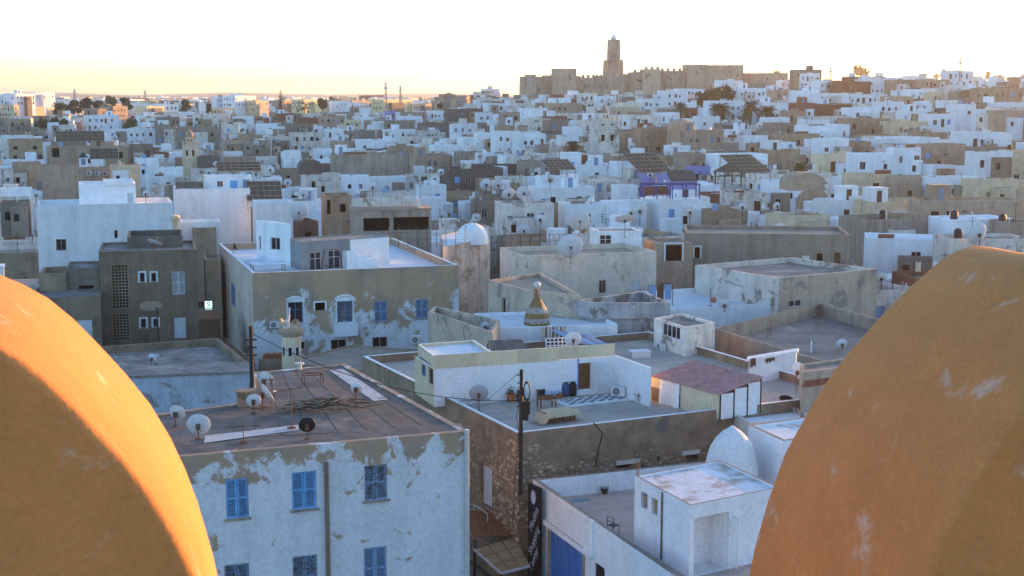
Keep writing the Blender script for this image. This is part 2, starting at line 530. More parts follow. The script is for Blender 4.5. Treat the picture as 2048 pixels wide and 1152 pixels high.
# ------------------------------------------------------------------ ground
def make_ground():
    b = MB()
    rs = [0, 15, 30, 45, 60, 80, 100, 130, 160, 200, 240, 290, 340, 400, 460, 520, 580, 640, 700, 760, 830, 900, 1000, 1200, 1500, 2000, 2700, 3500, 4200, 5000, 6000, 7000, 9000]
    K = 96
    idx = []
    for r in rs:
        row = []
        for k in range(K):
            a = 2 * math.pi * k / K
            x, y = r * math.sin(a), r * math.cos(a)
            row.append(len(b.v)); b.v.append((x, y, terrain(x, y)))
        idx.append(row)
    for i in range(len(rs) - 1):
        for k in range(K):
            j = (k + 1) % K
            b.f.append((idx[i][k], idx[i][j], idx[i + 1][j], idx[i + 1][k])[::-1]); b.m.append(0); b.sm.append(True)
    tag(b.build('ground', m['ground']), kind='structure')
make_ground()

# ------------------------------------------------------------------ parapet with two rounded merlons, close to the lens
def make_merlons():
    th = 0.25; k = 1.2
    u = Vector((math.cos(th), math.sin(th), 0)); e = Vector((-math.sin(th), math.cos(th), 0))
    v0, T = 1.5 * k, .46 * k
    def onplane(px, py, v):               # -> (u coordinate, z)
        d = ray(px, py); t = v / Vector((d.x, d.y, 0)).dot(e)
        p = d * t
        return p.dot(u), CAMZ + p.z
    LF = [(-330, 548), (-230, 515), (-120, 515), (-60, 524), (0, 543), (50, 564), (100, 592), (150, 633), (200, 684), (250, 738), (300, 800), (340, 866), (370, 930), (394, 995), (412, 1055), (426, 1105), (438, 1160), (449, 1225), (458, 1300)]
    RF = [(1440, 1300), (1465, 1220), (1484, 1152), (1496, 1090), (1521, 1001), (1557, 901), (1608, 808), (1655, 735), (1696, 685), (1756, 618), (1810, 564), (1864, 517), (1897, 498), (1931, 487), (1975, 493), (2048, 519), (2120, 560), (2200, 610), (2280, 690), (2360, 790), (2430, 900), (2500, 1060), (2560, 1300)]
    ls = [onplane(x, y, v0 + T) for x, y in LF]; rs = [onplane(x, y, v0 + T) for x, y in RF]
    um = ls[1][0] - .03
    left = [(2 * um - a, z) for a, z in reversed(ls[2:])] + ls[2:]
    zb = min(left[-1][1], rs[0][1])
    lab = {0: 'ochre rounded merlon at left, its curved top glowing in the sun', 1: 'ochre rounded merlon at right with pale scratches on its shaded side'}
    for q, prof in enumerate((left, rs)):
        # round the arrises a little: three offset rings on each side
        cu = sum(p[0] for p in prof) / len(prof); cz = zb
        rings = []
        for v, sh in ((v0, .014), (v0 + .005, .005), (v0 + .014, 0.0), (v0 + T - .03, 0.0), (v0 + T - .01, .01), (v0 + T, .03)):
            ring = []
            n = len(prof)
            for i, (a, z) in enumerate(prof):
                pa, pb = prof[max(i - 1, 0)], prof[min(i + 1, n - 1)]
                tx, tz = pb[0] - pa[0], pb[1] - pa[1]; Lq = math.hypot(tx, tz)
                nx, nz = -tz / Lq, tx / Lq       # outward is left of travel when going left->right over the top
                ring.append((a - nx * sh, v, z - nz * sh))
            rings.append(ring)
        b = MB(); n = len(prof)
        org = u * prof[0][0] + e * v0; org.z = zb
        def W(p): w = u * p[0] + e * p[1]; return (w.x - org.x, w.y - org.y, p[2] - zb)
        for ring in rings: b.v += [W(p) for p in ring]
        for r in range(len(rings) - 1):
            for i in range(n - 1):
                b.f.append((r*n+i, r*n+i+1, (r+1)*n+i+1, (r+1)*n+i)); b.m.append(0); b.sm.append(True)
        b.f.append(tuple(range(n))[::-1]); b.m.append(0); b.sm.append(False)
        b.f.append(tuple((len(rings)-1)*n + i for i in range(n))); b.m.append(0); b.sm.append(False)
        o = b.build('merlon', m['merlon'], None, org)
        tag(o, lab[q], 'merlon', 'merlons on the near parapet')
        for r2 in (o,):
            pass
    # the parapet and tower below them
    b = MB()
    def box_uv(u0, u1, va, vb, z0, z1):
        pts = [u * u0 + e * va, u * u1 + e * va, u * u1 + e * vb, u * u0 + e * vb]
        b.prism([(p.x, p.y) for p in pts], z0, z1)
    box_uv(-4, 4, v0 - .004, v0 + T + .004, zb - 1.2, zb + .01)
    box_uv(-4, 4, -5, v0 - .006, -3, zb - .9)
    box_uv(-4, 4, v0 - .005, v0 + T + .002, -3, zb - 1.2)
    tag(b.build('tower_parapet', m['merlon']), 'ochre tower parapet carrying the two rounded merlons', 'parapet')
make_merlons()

# ------------------------------------------------------------------ fortress on the hill
def merlon_row(b, p0, p1, z, w=1.1, gap=.9, h=1.1, t=.6):
    p0, p1 = Vector((p0[0], p0[1], 0)), Vector((p1[0], p1[1], 0))
    L = (p1 - p0).length; d = (p1 - p0) / L; nrm = Vector((-d.y, d.x, 0))
    n = max(1, int(L / (w + gap)))
    for i in range(n):
        c = p0 + d * ((i + .5) * L / n) + nrm * (t / 2 + .02)
        b.obox((c.x, c.y, z + h / 2 - .05), d * w / 2, nrm * t / 2, (0, 0, h / 2 + .05))
def make_fortress():
    D = 715.0
    mat = M('fortress_stone', (.46, .36, .275), streak=.35, nsc=.12, var=.22, under=(.33, .26, .20), peel=.58, psc=.2, soft=.06, bump=.4, bsc=2.0)
    root = thing('fortress', 'long sandstone fortress with towers and battlements crowning the hill', 'fortress', PD(1042, 195, D))
    ox = root.location
    # (x0, x1, top, forward, battlements)
    sec = [(1042, 1053, 153, 2, 0), (1052.5, 1072, 149, 5, 0), (1071, 1086, 153, 1, 0), (1085, 1109, 152, 0, 1), (1107, 1153, 137, 7, 0), (1152, 1162, 152, 2, 0),
           (1161, 1192, 155, 0, 2), (1190, 1206, 151, 1, 1), (1204, 1249, 152, 3, 2), (1246, 1266, 148, 0, 0), (1263, 1290, 144, 1, 2), (1287, 1321, 138, 7, 2),
           (1319, 1377, 141.5, 0, 2), (1374, 1414, 129, 5, 0), (1412, 1487, 130, 8, 0), (1486, 1576, 146, 1, 0)]
    for i, (x0, x1, yt, fw, bat) in enumerate(sec):
        dd = D - fw
        a, b_ = PD(x0, yt, dd), PD(x1, yt, dd)
        z1 = a.z; zb = 17.0
        k = MB()
        back = Vector((-.05, 1, 0)) * (14 if (x1 - x0) < 60 else 26)
        tp = [a, b_, b_ + back, a + back]
        c = sum(tp, Vector()) / 4
        # battered walls: wider at the foot
        lo = [c + (p - c) * (1 + 0.9 / max(3, (p - c).length)) for p in tp]
        for j in range(4):
            q = (j + 1) % 4
            k.face([(lo[j].x - ox.x, lo[j].y - ox.y, zb - ox.z), (lo[q].x - ox.x, lo[q].y - ox.y, zb - ox.z), (tp[q].x - ox.x, tp[q].y - ox.y, z1 - ox.z), (tp[j].x - ox.x, tp[j].y - ox.y, z1 - ox.z)])
        k.face([(p.x - ox.x, p.y - ox.y, z1 - ox.z) for p in tp])
        part = k.build('tower' if bat == 0 and x1 - x0 < 60 else 'curtain_wall', mat, root)
        if bat:
            kb = MB(); merlon_row(kb, a - ox, b_ - ox, z1 - ox.z, 1.5 if bat == 2 else .9, 1.1 if bat == 2 else .5, 1.3 if bat == 2 else .7)
            tag(kb.build('battlement', mat, part), kind='stuff')
        kb = MB(); nb = 0                  # arrow slits and small windows: near-black boxes on the wall stand for their shade
        for q in range(R.randint(1, 3) if x1 - x0 > 25 else 0):
            f = R.uniform(.15, .85); w = a + (b_ - a) * f
            zz = z1 - R.uniform(3, 6) - ox.z
            kb.box(w.x - ox.x - .25, w.y - ox.y - .35, zz, w.x - ox.x + .25, w.y - ox.y + .3, zz + .9)
        if kb.v: tag(kb.build('window', m['void'], part), kind='stuff')
    # shallow recessed strips
    root2 = thing('watch_tower', 'tall two-stage square stone watchtower with small domed lantern above the fortress', 'tower', PD(1226, 195, D + 14))
    o2 = root2.location; d2 = D + 14
    def stage(x0, x1, yt, zb, dep, name, taper=.35):
        a, b_ = PD(x0, yt, d2), PD(x1, yt, d2)
        w = (b_ - a).length; u = (b_ - a).normalized(); v = Vector((-u.y, u.x, 0))
        cc = a + u * w / 2 + v * w / 2
        rot = rad(17); u = Vector((math.cos(rot), math.sin(rot), 0)); v = Vector((-u.y, u.x, 0)); s = w / (math.cos(rot) + math.sin(rot)) / 1.0
        k = MB()
        hi = [cc + u * sx * s / 2 + v * sy * s / 2 for sx, sy in ((-1,-1),(1,-1),(1,1),(-1,1))]
        lo = [cc + (p - cc) * (1 + taper / s * 2) for p in hi]
        for j in range(4):
            q = (j + 1) % 4
            k.face([(lo[j].x - o2.x, lo[j].y - o2.y, zb - o2.z), (lo[q].x - o2.x, lo[q].y - o2.y, zb - o2.z), (hi[q].x - o2.x, hi[q].y - o2.y, a.z - o2.z), (hi[j].x - o2.x, hi[j].y - o2.y, a.z - o2.z)])
        k.face([(p.x - o2.x, p.y - o2.y, a.z - o2.z) for p in hi])
        part = k.build(name, mat, root2)
        kb = MB()
        for j in range(4):
            q = (j + 1) % 4
            merlon_row(kb, hi[j] - o2, hi[q] - o2, a.z - o2.z, .5, .3, .5, .4)
        tag(kb.build('battlement', mat, part), kind='stuff')
        return cc, a.z, s
    cc, z1, s = stage(1207, 1246, 121.5, 24, 0, 'lower_stage', .5)
    c2, z2, s2 = stage(1215, 1240, 80.5, z1 - .5, 0, 'upper_stage', .15)
    k = MB()                               # blind arches high on the lower stage
    k.lathe([(1.5, 0), (1.5, 1.2), (1.6, 1.3), (1.45, 2.0), (1.0, 2.7), (.4, 3.1), (.06, 3.3), (.05, 4.4), (0, 4.45)], 14, (c2.x - o2.x, c2.y - o2.y - s2 * .1, z2 - o2.z - .3))
    k.build('lantern', m['w'], root2)
make_fortress()
# ------------------------------------------------------------------ small makers used all over
def make_reflector(r, seg=24):
    b = MB(); d = r * .26
    prof = [(0.001, 0)] + [(r * k / 6, d * (k / 6) ** 2) for k in range(1, 7)]
    b.lathe(prof, seg)
    b.lathe([(r, d), (r * 1.025, d + .012), (r * 1.0, d + .03), (r * .97, d + .012)], seg)
    n = len(b.f)
    b.lathe([(0.001, .012)] + [(r * .985 * k / 6, d * (k / 6) ** 2 + .014) for k in range(1, 7)], seg)
    return b
DISHES = {}
def dish(px, py, zroof, r, label, mast=.7, az=-8.0, el=16.0, mat='dish', group='satellite dishes on the rooftops', detail=True, cat='satellite dish'):
    """dish whose centre is seen at the pixel, on a mast standing on the roof of height zroof; looks away from the camera"""
    c = P(px, py, zroof + mast)
    t = thing('satellite_dish', label, cat, (c.x, c.y, zroof), -rad(az), group)
    key = (round(r, 2), mat, detail)
    if key not in DISHES:
        DISHES[key] = make_reflector(r, 24 if detail else 12).mesh('reflector', m[mat])
    pit = rad(90 - el)
    o = place('reflector', DISHES[key], t, (0, .08 + r * .12, mast), (-pit, 0, 0))
    b = MB(); b.tube([(0, 0, 0), (0, 0, mast - .02), (0, .07 + r * .1, mast)], .028, 6)
    b.box(-.12, -.12, 0, .12, .12, .02)
    b.build('mast', m['rust'] if detail else m['iron'], t)
    b = MB(); b.box(-.09, -.03, mast - .16, .09, .09, mast + .1); b.build('bracket', m['rust'] if detail else m['iron'], t)
    if detail:
        n = Vector((0, math.sin(pit), math.cos(pit))); low = Vector((0, -math.cos(pit), math.sin(pit)))
        c0 = Vector((0, .1, mast)); tip = c0 + n * r * 1.15 + low * (-r * .35)
        b = MB(); b.tube([c0 + low * (-r * .95) + n * .1, tip], .016, 5); b.build('feed_arm', m['iron'], t)
        b = MB(); b.tube([tip - n * .02, tip + (c0 - tip).normalized() * .16], [.035, .045], 8); b.build('feed_horn', m['ac'], t)
    return t
def antenna(px, py, zroof, h, label, n=7, az=60, mat='rust'):
    c = P(px, py, zroof)
    t = thing('television_antenna', label, 'antenna', c, rad(az), 'television antennas')
    b = MB(); b.tube([(0, 0, 0), (0, 0, h)], .022, 6); b.box(-.15, -.15, 0, .15, .15, .05); b.build('mast', m[mat], t)
    b = MB(); L = .9 + .1 * n
    b.bar((-L / 2, 0, h - .1), (L / 2, 0, h - .1), .03)
    for i in range(n):
        x = -L / 2 + L * (i + .5) / n; w = .2 + .03 * i
        b.bar((x, -w, h - .08), (x, w, h - .08), .014)
    b.build('boom', m[mat], t)
    return t
def ac_unit(c, rz, label, w=.85, h=.6, d=.32, legs=True):
    t = thing('air_conditioner', label, 'air conditioner', c, rz, 'outdoor air conditioner units')
    z = .1 if legs else 0
    b = MB(); b.box(0, 0, z, w, d, z + h); b.build('casing', m['ac'], t)
    b = MB(); cx, cz, r = w * .38, z + h / 2, h * .38
    for k in range(20):
        a0, a1 = 2*math.pi*k/20, 2*math.pi*(k+1)/20
        b.face([(cx + r*math.cos(a0), -.006, cz + r*math.sin(a0)), (cx + r*math.cos(a1), -.006, cz + r*math.sin(a1)), (cx, -.006, cz)])
    b.build('fan', m['iron'], t)
    b = MB()
    for rr in (r, r * .66, r * .33):
        b.tube([(cx + rr*math.cos(2*math.pi*k/16), -.02, cz + rr*math.sin(2*math.pi*k/16)) for k in range(17)], .008, 4, False)
    for k in range(4):
        a = math.pi * k / 4; b.bar((cx - r*math.cos(a), -.018, cz - r*math.sin(a)), (cx + r*math.cos(a), -.018, cz + r*math.sin(a)), .012)
    b.build('fan_grille', m['frame'], t)
    b = MB()
    if legs: b.box(.08, .02, 0, .16, d - .02, z); b.box(w - .16, .02, 0, w - .08, d - .02, z)
    else:
        b.box(.08, .02, -.05, .12, d + .25, -.005); b.box(w - .12, .02, -.05, w - .08, d + .25, -.005)
    b.build('feet', m['iron'], t)
    return t
def wire(pts, r=.012, sag=0.0, n=10):
    out = []
    for a, b_ in zip(pts, pts[1:]):
        for i in range(n):
            f = i / n; p = Vector(a).lerp(Vector(b_), f); p.z -= sag * 4 * f * (1 - f); out.append(p)
    out.append(Vector(pts[-1]))
    return out
def cable(pts, label, r=.014, sag=0.0, mat='iron', name='cable'):
    q = wire(pts, r, sag); o = q[0].copy()
    b = MB(); b.tube([p - o for p in q], r, 5)
    return tag(b.build(name, m[mat], None, o), label, 'cable', 'cables strung over the roofs')
def rail(root, pts, h=.9, mat='iron', name='railing', step=.14, bars=True):
    b = MB()
    for a, c in zip(pts, pts[1:]):
        a, c = Vector(a), Vector(c); L = (c - a).length
        for z in (h, .1): b.bar(a + Vector((0,0,z)), c + Vector((0,0,z)), .035)
        if not bars: b.bar(a + Vector((0,0,h/2)), c + Vector((0,0,h/2)), .03)
        n = max(1, int(L / (step if bars else 1.6)))
        for i in range(n + 1):
            p = a.lerp(c, i / n); b.bar(p, p + Vector((0,0,h)), .02 if bars else .04)
    return b.build(name, m[mat], root)
def pipe(root, pts, r, mat, name='drain_pipe'):
    b = MB(); b.tube(pts, r, 8); return b.build(name, m[mat], root)

# ================================================================== A. peeling white block with blue shutters (bottom left)
peelA = M('peeling_limewash', (.66, .66, .67), var=.07, under=(.40, .30, .21), under2=(.30, .25, .205), peel=.612, psc=.75, top=12.0, band=1.9, tbias=.17, streak=.12, soft=.018, bump=.4)
SBz = 10.0
A = pxblock([(150, 932), (937, 862), (690, 727), (503, 745), (497, 803), (150, 850)], SBz, -2.0)
for (x0, y0, x1, y1, k) in ((452, 957, 497, 1036, 'sbS'), (584, 943, 633, 1018, 'sbS'), (729, 930, 774, 1000, 'sgS'),
                            (450, 1128, 499, 1215, 'sg'), (586, 1111, 635, 1195, 'sg'), (728, 1094, 773, 1178, 'sa')):
    A.win(0, x0, y0, x1, y1, k, .2)
roofA = M('bitumen_felt', (.125, .112, .105), var=.28, nsc=.9, under=(.22, .185, .16), peel=.55, psc=.45, soft=.12, bump=.3)
rA = A.build('peeling_house', 'peeling white house with blue louvred shutters and dark felt roof, lower left', 'house', peelA, roofA, par=.06, th=.3)
# felt strips laid over the roof, each a sheet of its own
def strip(px4, z, mat, name='felt_strip', root=rA, blk=A, th=.012):
    pts = [blk.l2(P(x, y, z)) for x, y in px4]
    b = MB(); b.prism(pts, z - blk.z0, z - blk.z0 + th); return b.build(name, mat, root)
feltB = M('felt_brown', (.150, .124, .108), var=.25, nsc=1.0, under=(.12, .11, .105), peel=.5, psc=.6, soft=.12, bump=.3)
feltC = M('felt_grey', (.110, .105, .104), var=.25, nsc=1.0, under=(.20, .185, .17), peel=.56, psc=.6, soft=.1, bump=.3)
for i in range(7):                              # strips run front to back
    f0, f1 = i / 7 + .004, (i + 1) / 7 - .004
    fx = lambda f: (505 + (929 - 505) * f, 889 + (866 - 889) * f)
    bx = lambda f: (514 + (686 - 514) * f, 748 + (730 - 748) * f)
    a, b_, c, d = fx(f0), fx(f1), bx(f1), bx(f0)
    cut = .1
    lerp = lambda p, q, t: (p[0] + (q[0] - p[0]) * t, p[1] + (q[1] - p[1]) * t)
    strip([lerp(a, d, cut), lerp(b_, c, cut), c, d], SBz - .055 + (i % 2) * .003, [feltB, feltC][(i * 5 // 3) % 2], root=rA)
white_felt = M('white_strip', (.46, .46, .46), var=.15, under=(.25, .24, .23), peel=.62, psc=1.2)
strip([(747, 802), (776, 799), (686, 738), (659, 741)], SBz - .03, white_felt, 'white_strip')
strip([(410, 872), (597, 850), (597, 860), (408, 886)], SBz - .03, white_felt, 'white_strip')
strip([(340, 893), (920, 846), (935, 862), (300, 918)], SBz - .04, feltC, 'edge_strip')
# drain pipes
a0, z0_ = A.on(0, 651, 905); p0 = Vector(A.l2(A.pts[0] + (A.pts[1] - A.pts[0]).normalized() * a0))
pipe(rA, [(p0.x, -.1, z0_ + 2 - .4), (p0.x, -.1, .5)], .1, 'c')
LA = A.edge(0)[2]
pipe(rA, [(LA - .12, -.11, 12.1), (LA - .12, -.11, .5)], .11, 'w')
posts(rA, [((LA - .12, -.1, zz), (LA + .9, -.25, zz - .5)) for zz in (9.0, 7.2)], .06, m['rust'], 'pipe_bracket')
b = MB(); b.box(LA * .86, -.03, 8.25, LA * .86 + .16, -.004, 8.5); b.build('wall_plate', m['frame'], rA)

for (px, py, r, lab, k) in ((396, 853, .5, 'white satellite dish on the felt roof beside the sunlit merlon', {}),
                            (350, 829, .38, 'pale satellite dish leaning at the felt roof edge, nearest the left merlon', {'az': 15}),
                            (526, 763, .48, 'satellite dish with a rust patch beside the black pole', {'mat': 'dishr', 'az': 20}),
                            (524, 790, .55, 'tilted white satellite dish seen edge-on below the rust-patched dish', {'az': 62, 'el': 30}),
                            (507, 804, .34, 'small round white satellite dish at the foot of the black pole', {}),
                            (614, 853, .36, 'black satellite dish near the front edge of the felt roof', {'mat': 'dishk'}),
                            (711, 779, .3, 'small grey rimmed satellite dish beside the white roof strip', {'az': 10, 'mast': .5})):
    dish(px, py, SBz, r, lab, **{'mast': .55, **k})
antenna(583, 856, SBz, 1.9, 'rusty upright antenna mast in the middle of the felt roof', 3, 35)
antenna(487, 884, SBz, .8, 'low rusty antenna near the front edge of the felt roof', 6, 10)
def stick_pile(c, n, rx, ry, label, mat, h=.35, seed=3):
    rr = random.Random(seed); b = MB()
    for i in range(n):
        a = rr.gauss(0, .5); x, y = rr.gauss(0, rx * .45), rr.gauss(0, ry * .45)
        L = rr.uniform(.4, 1.3); z = rr.uniform(.02, h) * math.exp(-(x / rx) ** 2 - (y / ry) ** 2)
        d = Vector((math.cos(a), math.sin(a), rr.uniform(-.12, .12))) * L / 2
        b.cur = rr.randint(0, 1)
        b.tube([Vector((x, y, z + .05)) - d, Vector((x, y, z + .08)) + Vector((0, 0, rr.uniform(0, .06))), Vector((x, y, z + .05)) + d], rr.uniform(.008, .022), 4)
    o = b.build('branch_pile', [m['pwood'], m['dwood']], None, c, rad(20)); tag(o, label, 'branches', kind='stuff'); return o
stick_pile(P(648, 816, SBz), 230, 2.3, 1.2, 'heap of dry branches and cane on the felt roof', m['pwood'])
# black pole beside the roof
def pole(px, py0, py1, z0, r, label, mat='iron', top=None):
    c = P(px, py1, z0); d = math.hypot(c.x, c.y); t = PD(px, py0, d)
    b = MB(); H = t.z - c.z
    b.tube([(0, 0, 0), (0, 0, H)], [r * 1.15, r * .9], 8)
    o = thing('utility_pole', label, 'pole', c)
    b.build('shaft', m[mat], o)
    return o, t
po, pt = pole(505, 652, 800, SBz - .5, .11, 'black utility pole standing at the felt roof corner')
posts(po, [((-.3, 0, pt.z - SBz - .2 - k * .4), (.3, 0, pt.z - SBz - .2 - k * .4)) for k in range(3)], .08, m['iron'], 'crossarm')
# concrete chimney box behind the small dish
b = MB(); b.prism([(-.38, -.3), (.45, -.22), (.4, .32), (-.35, .28)], 0, .7); b.box(-.45, -.4, .7, .55, .42, .78)
tag(b.build('chimney_box', m['s'], None, P(490, 812, SBz - .05), rad(20)), 'beige masonry vent box at the felt roof corner by the black pole', 'vent')
b = MB(); b.lathe([(.13, 0), (.13, .3), (.26, .31), (.26, .38), (0, .39)], 10, smooth=False)
tag(b.build('roof_vent', m['a'], None, P(599, 739, SBz)), 'small white mushroom-shaped vent at the back of the felt roof', 'vent')
b = MB()
for (x, y) in ((-.5, -.3), (.5, -.3), (.5, .3), (-.5, .3)): b.bar((x, y, 0), (x, y, .45), .04)
b.bar((-.5, -.3, .45), (.5, -.3, .45), .05); b.bar((-.5, .3, .45), (.5, .3, .45), .05); b.bar((-.5, -.3, .45), (-.5, .3, .45), .05); b.bar((.5, -.3, .45), (.5, .3, .45), .05)
tag(b.build('drying_rack', m['rust'], None, P(625, 765, SBz - .05), rad(20)), 'low rusty metal rack standing on the felt roof', 'rack')

# ================================================================== B. stone house with roof terrace (centre right)
TBz = 7.0; FLz = 6.45
Cc, Rr_, Ll = P(1035, 866, TBz), P(1720, 785.5, TBz), P(775, 737, TBz)
Bk = Block([Cc, Rr_, Rr_ + (Ll - Cc) * 1.25, Cc + (Ll - Cc) * 1.25], -2.0, TBz)
rubble = M('rubble_mortar', (.29, .22, .155), var=.25, nsc=1.2, streak=.25, under=(.20, .16, .12), peel=.52, psc=.7, soft=.12, bump=.5)
stoneM = [M('rubble_stone_%d' % i, c, var=.22, nsc=3.0, rnd=.28, bump=.5, bsc=14) for i, c in enumerate(((.37, .29, .21), (.30, .22, .155), (.43, .355, .27)))]
Bk.win(3, 961, 932, 984, 1012, 'dw', .25)
Bk.win(0, 1232, 928, 1262, 936, 'v', .3); Bk.win(0, 1372, 909, 1396, 921, 'gr', .2); Bk.win(0, 1314, 912, 1320, 921, 'v', .3)
Bk.win(0, 1302 - 20, 930, 1302 - 15, 936, 'v', .3)
rB = Bk.build('stone_house', 'rubble stone house with tiled roof terrace and white coping, centre', 'house', rubble,
              M('terrace_floor', (.42, .40, .37), var=.14, nsc=.8, under=(.33, .30, .27), peel=.58, psc=.4, soft=.1), par=TBz - FLz, th=.28, coping=m['wc'])
FB = Frame = None
def bl(px, py, z): return Bk.l2(P(px, py, z))          # pixel -> terrace frame
H0 = -Bk.z0
# lintels
for (x0, x1, y, e) in ((1232, 1278, 924, 0), (1364, 1398, 906, 0)):
    a0 = Bk.on(e, x0, y)[0]; a1, zz = Bk.on(e, x1, y); b = MB(); b.box(a0, -.12, zz + H0, a1, .05, zz + H0 + .22); b.build('lintel', m['a'], rB)
# rubble stones: largest ones as parts, the rest joined
stone_me = []
rs_ = random.Random(5)
for i in range(10):
    b = MB(); pts = []
    n = 7
    for k in range(n):
        a = 2 * math.pi * k / n + rs_.uniform(-.2, .2); q = rs_.uniform(.8, 1.1)
        pts.append((.5 * q * math.copysign(abs(math.cos(a)) ** .7, math.cos(a)), .5 * q * math.copysign(abs(math.sin(a)) ** .7, math.sin(a))))
    base = len(b.v)
    b.v += [(x, .02, z) for x, z in pts] + [(x * .84, -.04, z * .82) for x, z in pts] + [(0, -.05, 0)]
    for k in range(n):
        j = (k + 1) % n
        b.f += [(k, j, n + j, n + k), (n + k, n + j, 2 * n)]; b.m += [0, 0]; b.sm += [False, False]
    stone_me.append(b)
stone_meshes = [[sb.mesh('stone', mm) for sb in stone_me] for mm in stoneM]
cells = []
def stone_zone(e, a0, a1, zb, zt_fn, skip):
    z = zb
    while z < 6.6:
        hh = rs_.uniform(.15, .25); a = a0 + rs_.uniform(0, .2)
        while a < a1:
            w = rs_.uniform(.22, .5)
            c = (a + w / 2, z + hh / 2)
            top = zt_fn(c[0])
            if c[1] < top and rs_.random() < .86 and not any(s0 - .1 < c[0] < s1 + .1 and t0 - .1 < c[1] < t1 + .1 for (s0, t0, s1, t1) in skip):
                cells.append((e, c[0], c[1], w * .93, hh * .9))
            a += w
        z += hh
LB3 = Bk.edge(3)[2]
sk0 = [(o[1], o[2], o[3], o[4] + .3) for o in Bk.ops if o[0] == 0]; sk3 = [(o[1], o[2], o[3], o[4]) for o in Bk.ops if o[0] == 3]
stone_zone(0, 0.02, 20.5, 1.2, lambda a: (6.35 if a < 1.3 else 5.15 + .35 * math.sin(a * 1.7) - .03 * a), sk0)
stone_zone(3, LB3 - 6.5, LB3 - .03, 0.8, lambda a: (6.4 if a > LB3 - 1.2 else 5.2 + .4 * math.sin(a * 2.1)), sk3)
def stone_dist(c):
    return 0 if c[0] == 0 and c[1] < 2.0 else (1 if c[0] == 3 and c[1] > LB3 - 3.4 else 2 + c[1] * .02)
cells.sort(key=lambda c: (stone_dist(c), -c[3] * c[4]))
edges = {}
for e in (0, 3):
    a = Vector(Bk.l2(Bk.pts[e])); c = Vector(Bk.l2(Bk.pts[(e + 1) % 4])); t = (c - a).normalized(); edges[e] = (a, t, math.atan2(t.y, t.x))
rest = MB()
for i, (e, a, z, w, h) in enumerate(cells):
    o0, t, an = edges[e]; k = rs_.randrange(3)
    me = stone_me[rs_.randrange(10)]; pr = rs_.uniform(.6, 1.3)
    if i < 300:
        place('stone', stone_meshes[k][stone_me.index(me)], rB, (o0.x + t.x * a, o0.y + t.y * a, z + H0), (0, 0, an), (w, pr, h))
    else:
        base = len(rest.v); cs, sn = math.cos(an), math.sin(an)
        for (x, y, zz) in me.v:
            x, y, zz = x * w, y * pr, zz * h
            rest.v.append((o0.x + t.x * a + x * cs - y * sn, o0.y + t.y * a + x * sn + y * cs, z + H0 + zz))
        for f in me.f: rest.f.append(tuple(base + q for q in f)); rest.m.append(k); rest.sm.append(False)
tag(rest.build('rubble_stones', stoneM, rB), kind='stuff')
# boxed wooden bay on the alley side
a0, z0b = Bk.on(3, 943, 1010); a1, z1b = Bk.on(3, 984, 1050)
b = MB()
for k in range(5): b.box(LB3 - 4.3 + k * .36, -.62, z1b + H0 - .1, LB3 - 4.3 + k * .36 + .34, -.02, z0b + H0)
b.build('wooden_bay', m['pwood'], rB, (*edges[3][0], 0), edges[3][2])
b = MB(); b.box(LB3 - 4.35, -.66, z0b + H0 + .55, LB3 - 2.45, -.62, z0b + H0 + .6); b.box(LB3 - 4.35, -.66, z0b + H0, LB3 - 4.3, -.62, z0b + H0 + .6); b.box(LB3 - 2.5, -.66, z0b + H0, LB3 - 2.45, -.62, z0b + H0 + .6)
b.build('bay_rail', m['frame'], rB, (*edges[3][0], 0), edges[3][2])
# round dark patch of fresh cement
a0, zz = Bk.on(0, 1325, 850)
b = MB(); b.v = [(a0 + .42 * math.cos(k * .39 + .1) * (1 + .12 * math.sin(k * 5)), -.012, zz + H0 + .45 * math.sin(k * .39 + .1) * (1 + .1 * math.cos(k * 7))) for k in range(16)]
b.f = [tuple(range(16))]; b.m = [0]; b.sm = [False]; b.build('cement_patch', m['k'], rB)

# room block at the back of the terrace
yel = M('pale_yellow_panel', (.60, .55, .40), var=.08, nsc=1.0, streak=.12)
W1 = 8.75; TOP = 9.55
fl, fr_ = P(868, 738, W1), P(1229, 713, W1)
uB = (fr_ - fl).normalized(); vB = Vector((-uB.y, uB.x, 0))
room = Block([fl, fr_, fr_ + vB * 4.2, fl + vB * 4.2], FLz - .02, W1 + .02)
room.win(0, 1156, 726, 1184, 778, 'v', .12)
room.win(3, 843, 729, 851, 752, 'gb', .1); room.win(3, 857, 736, 866, 768, 'dn', .14)
rR = room.build('terrace_room', 'long white room with pale yellow parapet panels behind the roof terrace', 'house', m['wc'], m['rg'], par=.04, th=.12, edgemats={3: yel})
LR = room.edge(0)[2]
zr0 = W1 - (FLz - .02)
cuts = [0, .22, .33, .45, .57, .685, .79, .855, .91, 1.0]
b = None
for c0, c1 in zip(cuts, cuts[1:]):
    b = MB(); b.box(LR * c0 + .012, -.045, zr0 + (0 if c0 < .68 else .06), LR * c1 - .012, -.003, zr0 + .83); b.build('parapet_panel', yel, rR)
b = MB()
for k in range(26): b.box(0, 0, k * .068, .78, .03, k * .068 + .045)
a0, zb, a1, zt = room.rect(0, 1156, 726, 1184, 778)
sh = b.build('slatted_door', m['wood'], rR, (a0 + .05, .04, zb - room.z0))
b = MB(); b.box(-.09, -.03, -.05, -.01, .04, 1.95); b.build('door_frame', m['frameb'], rR, (a0 + .05, .0, zb - room.z0))
b = MB(); b.box(0, 0, 0, .04, .8, 1.75); b.build('door_leaf', m['ac'], rR, (a1 + .03, -.85, zb - room.z0), .25)
# white roof step on its left end
lb = corner_block((836, 688), (868, 713), (985, 704), 9.40, FLz)
rL = lb.build('terrace_outbuilding', 'small cream outbuilding with bright white roof at the terrace left end', 'house', yel, m['rw'], par=.18, th=.15, coping=m['wc'])
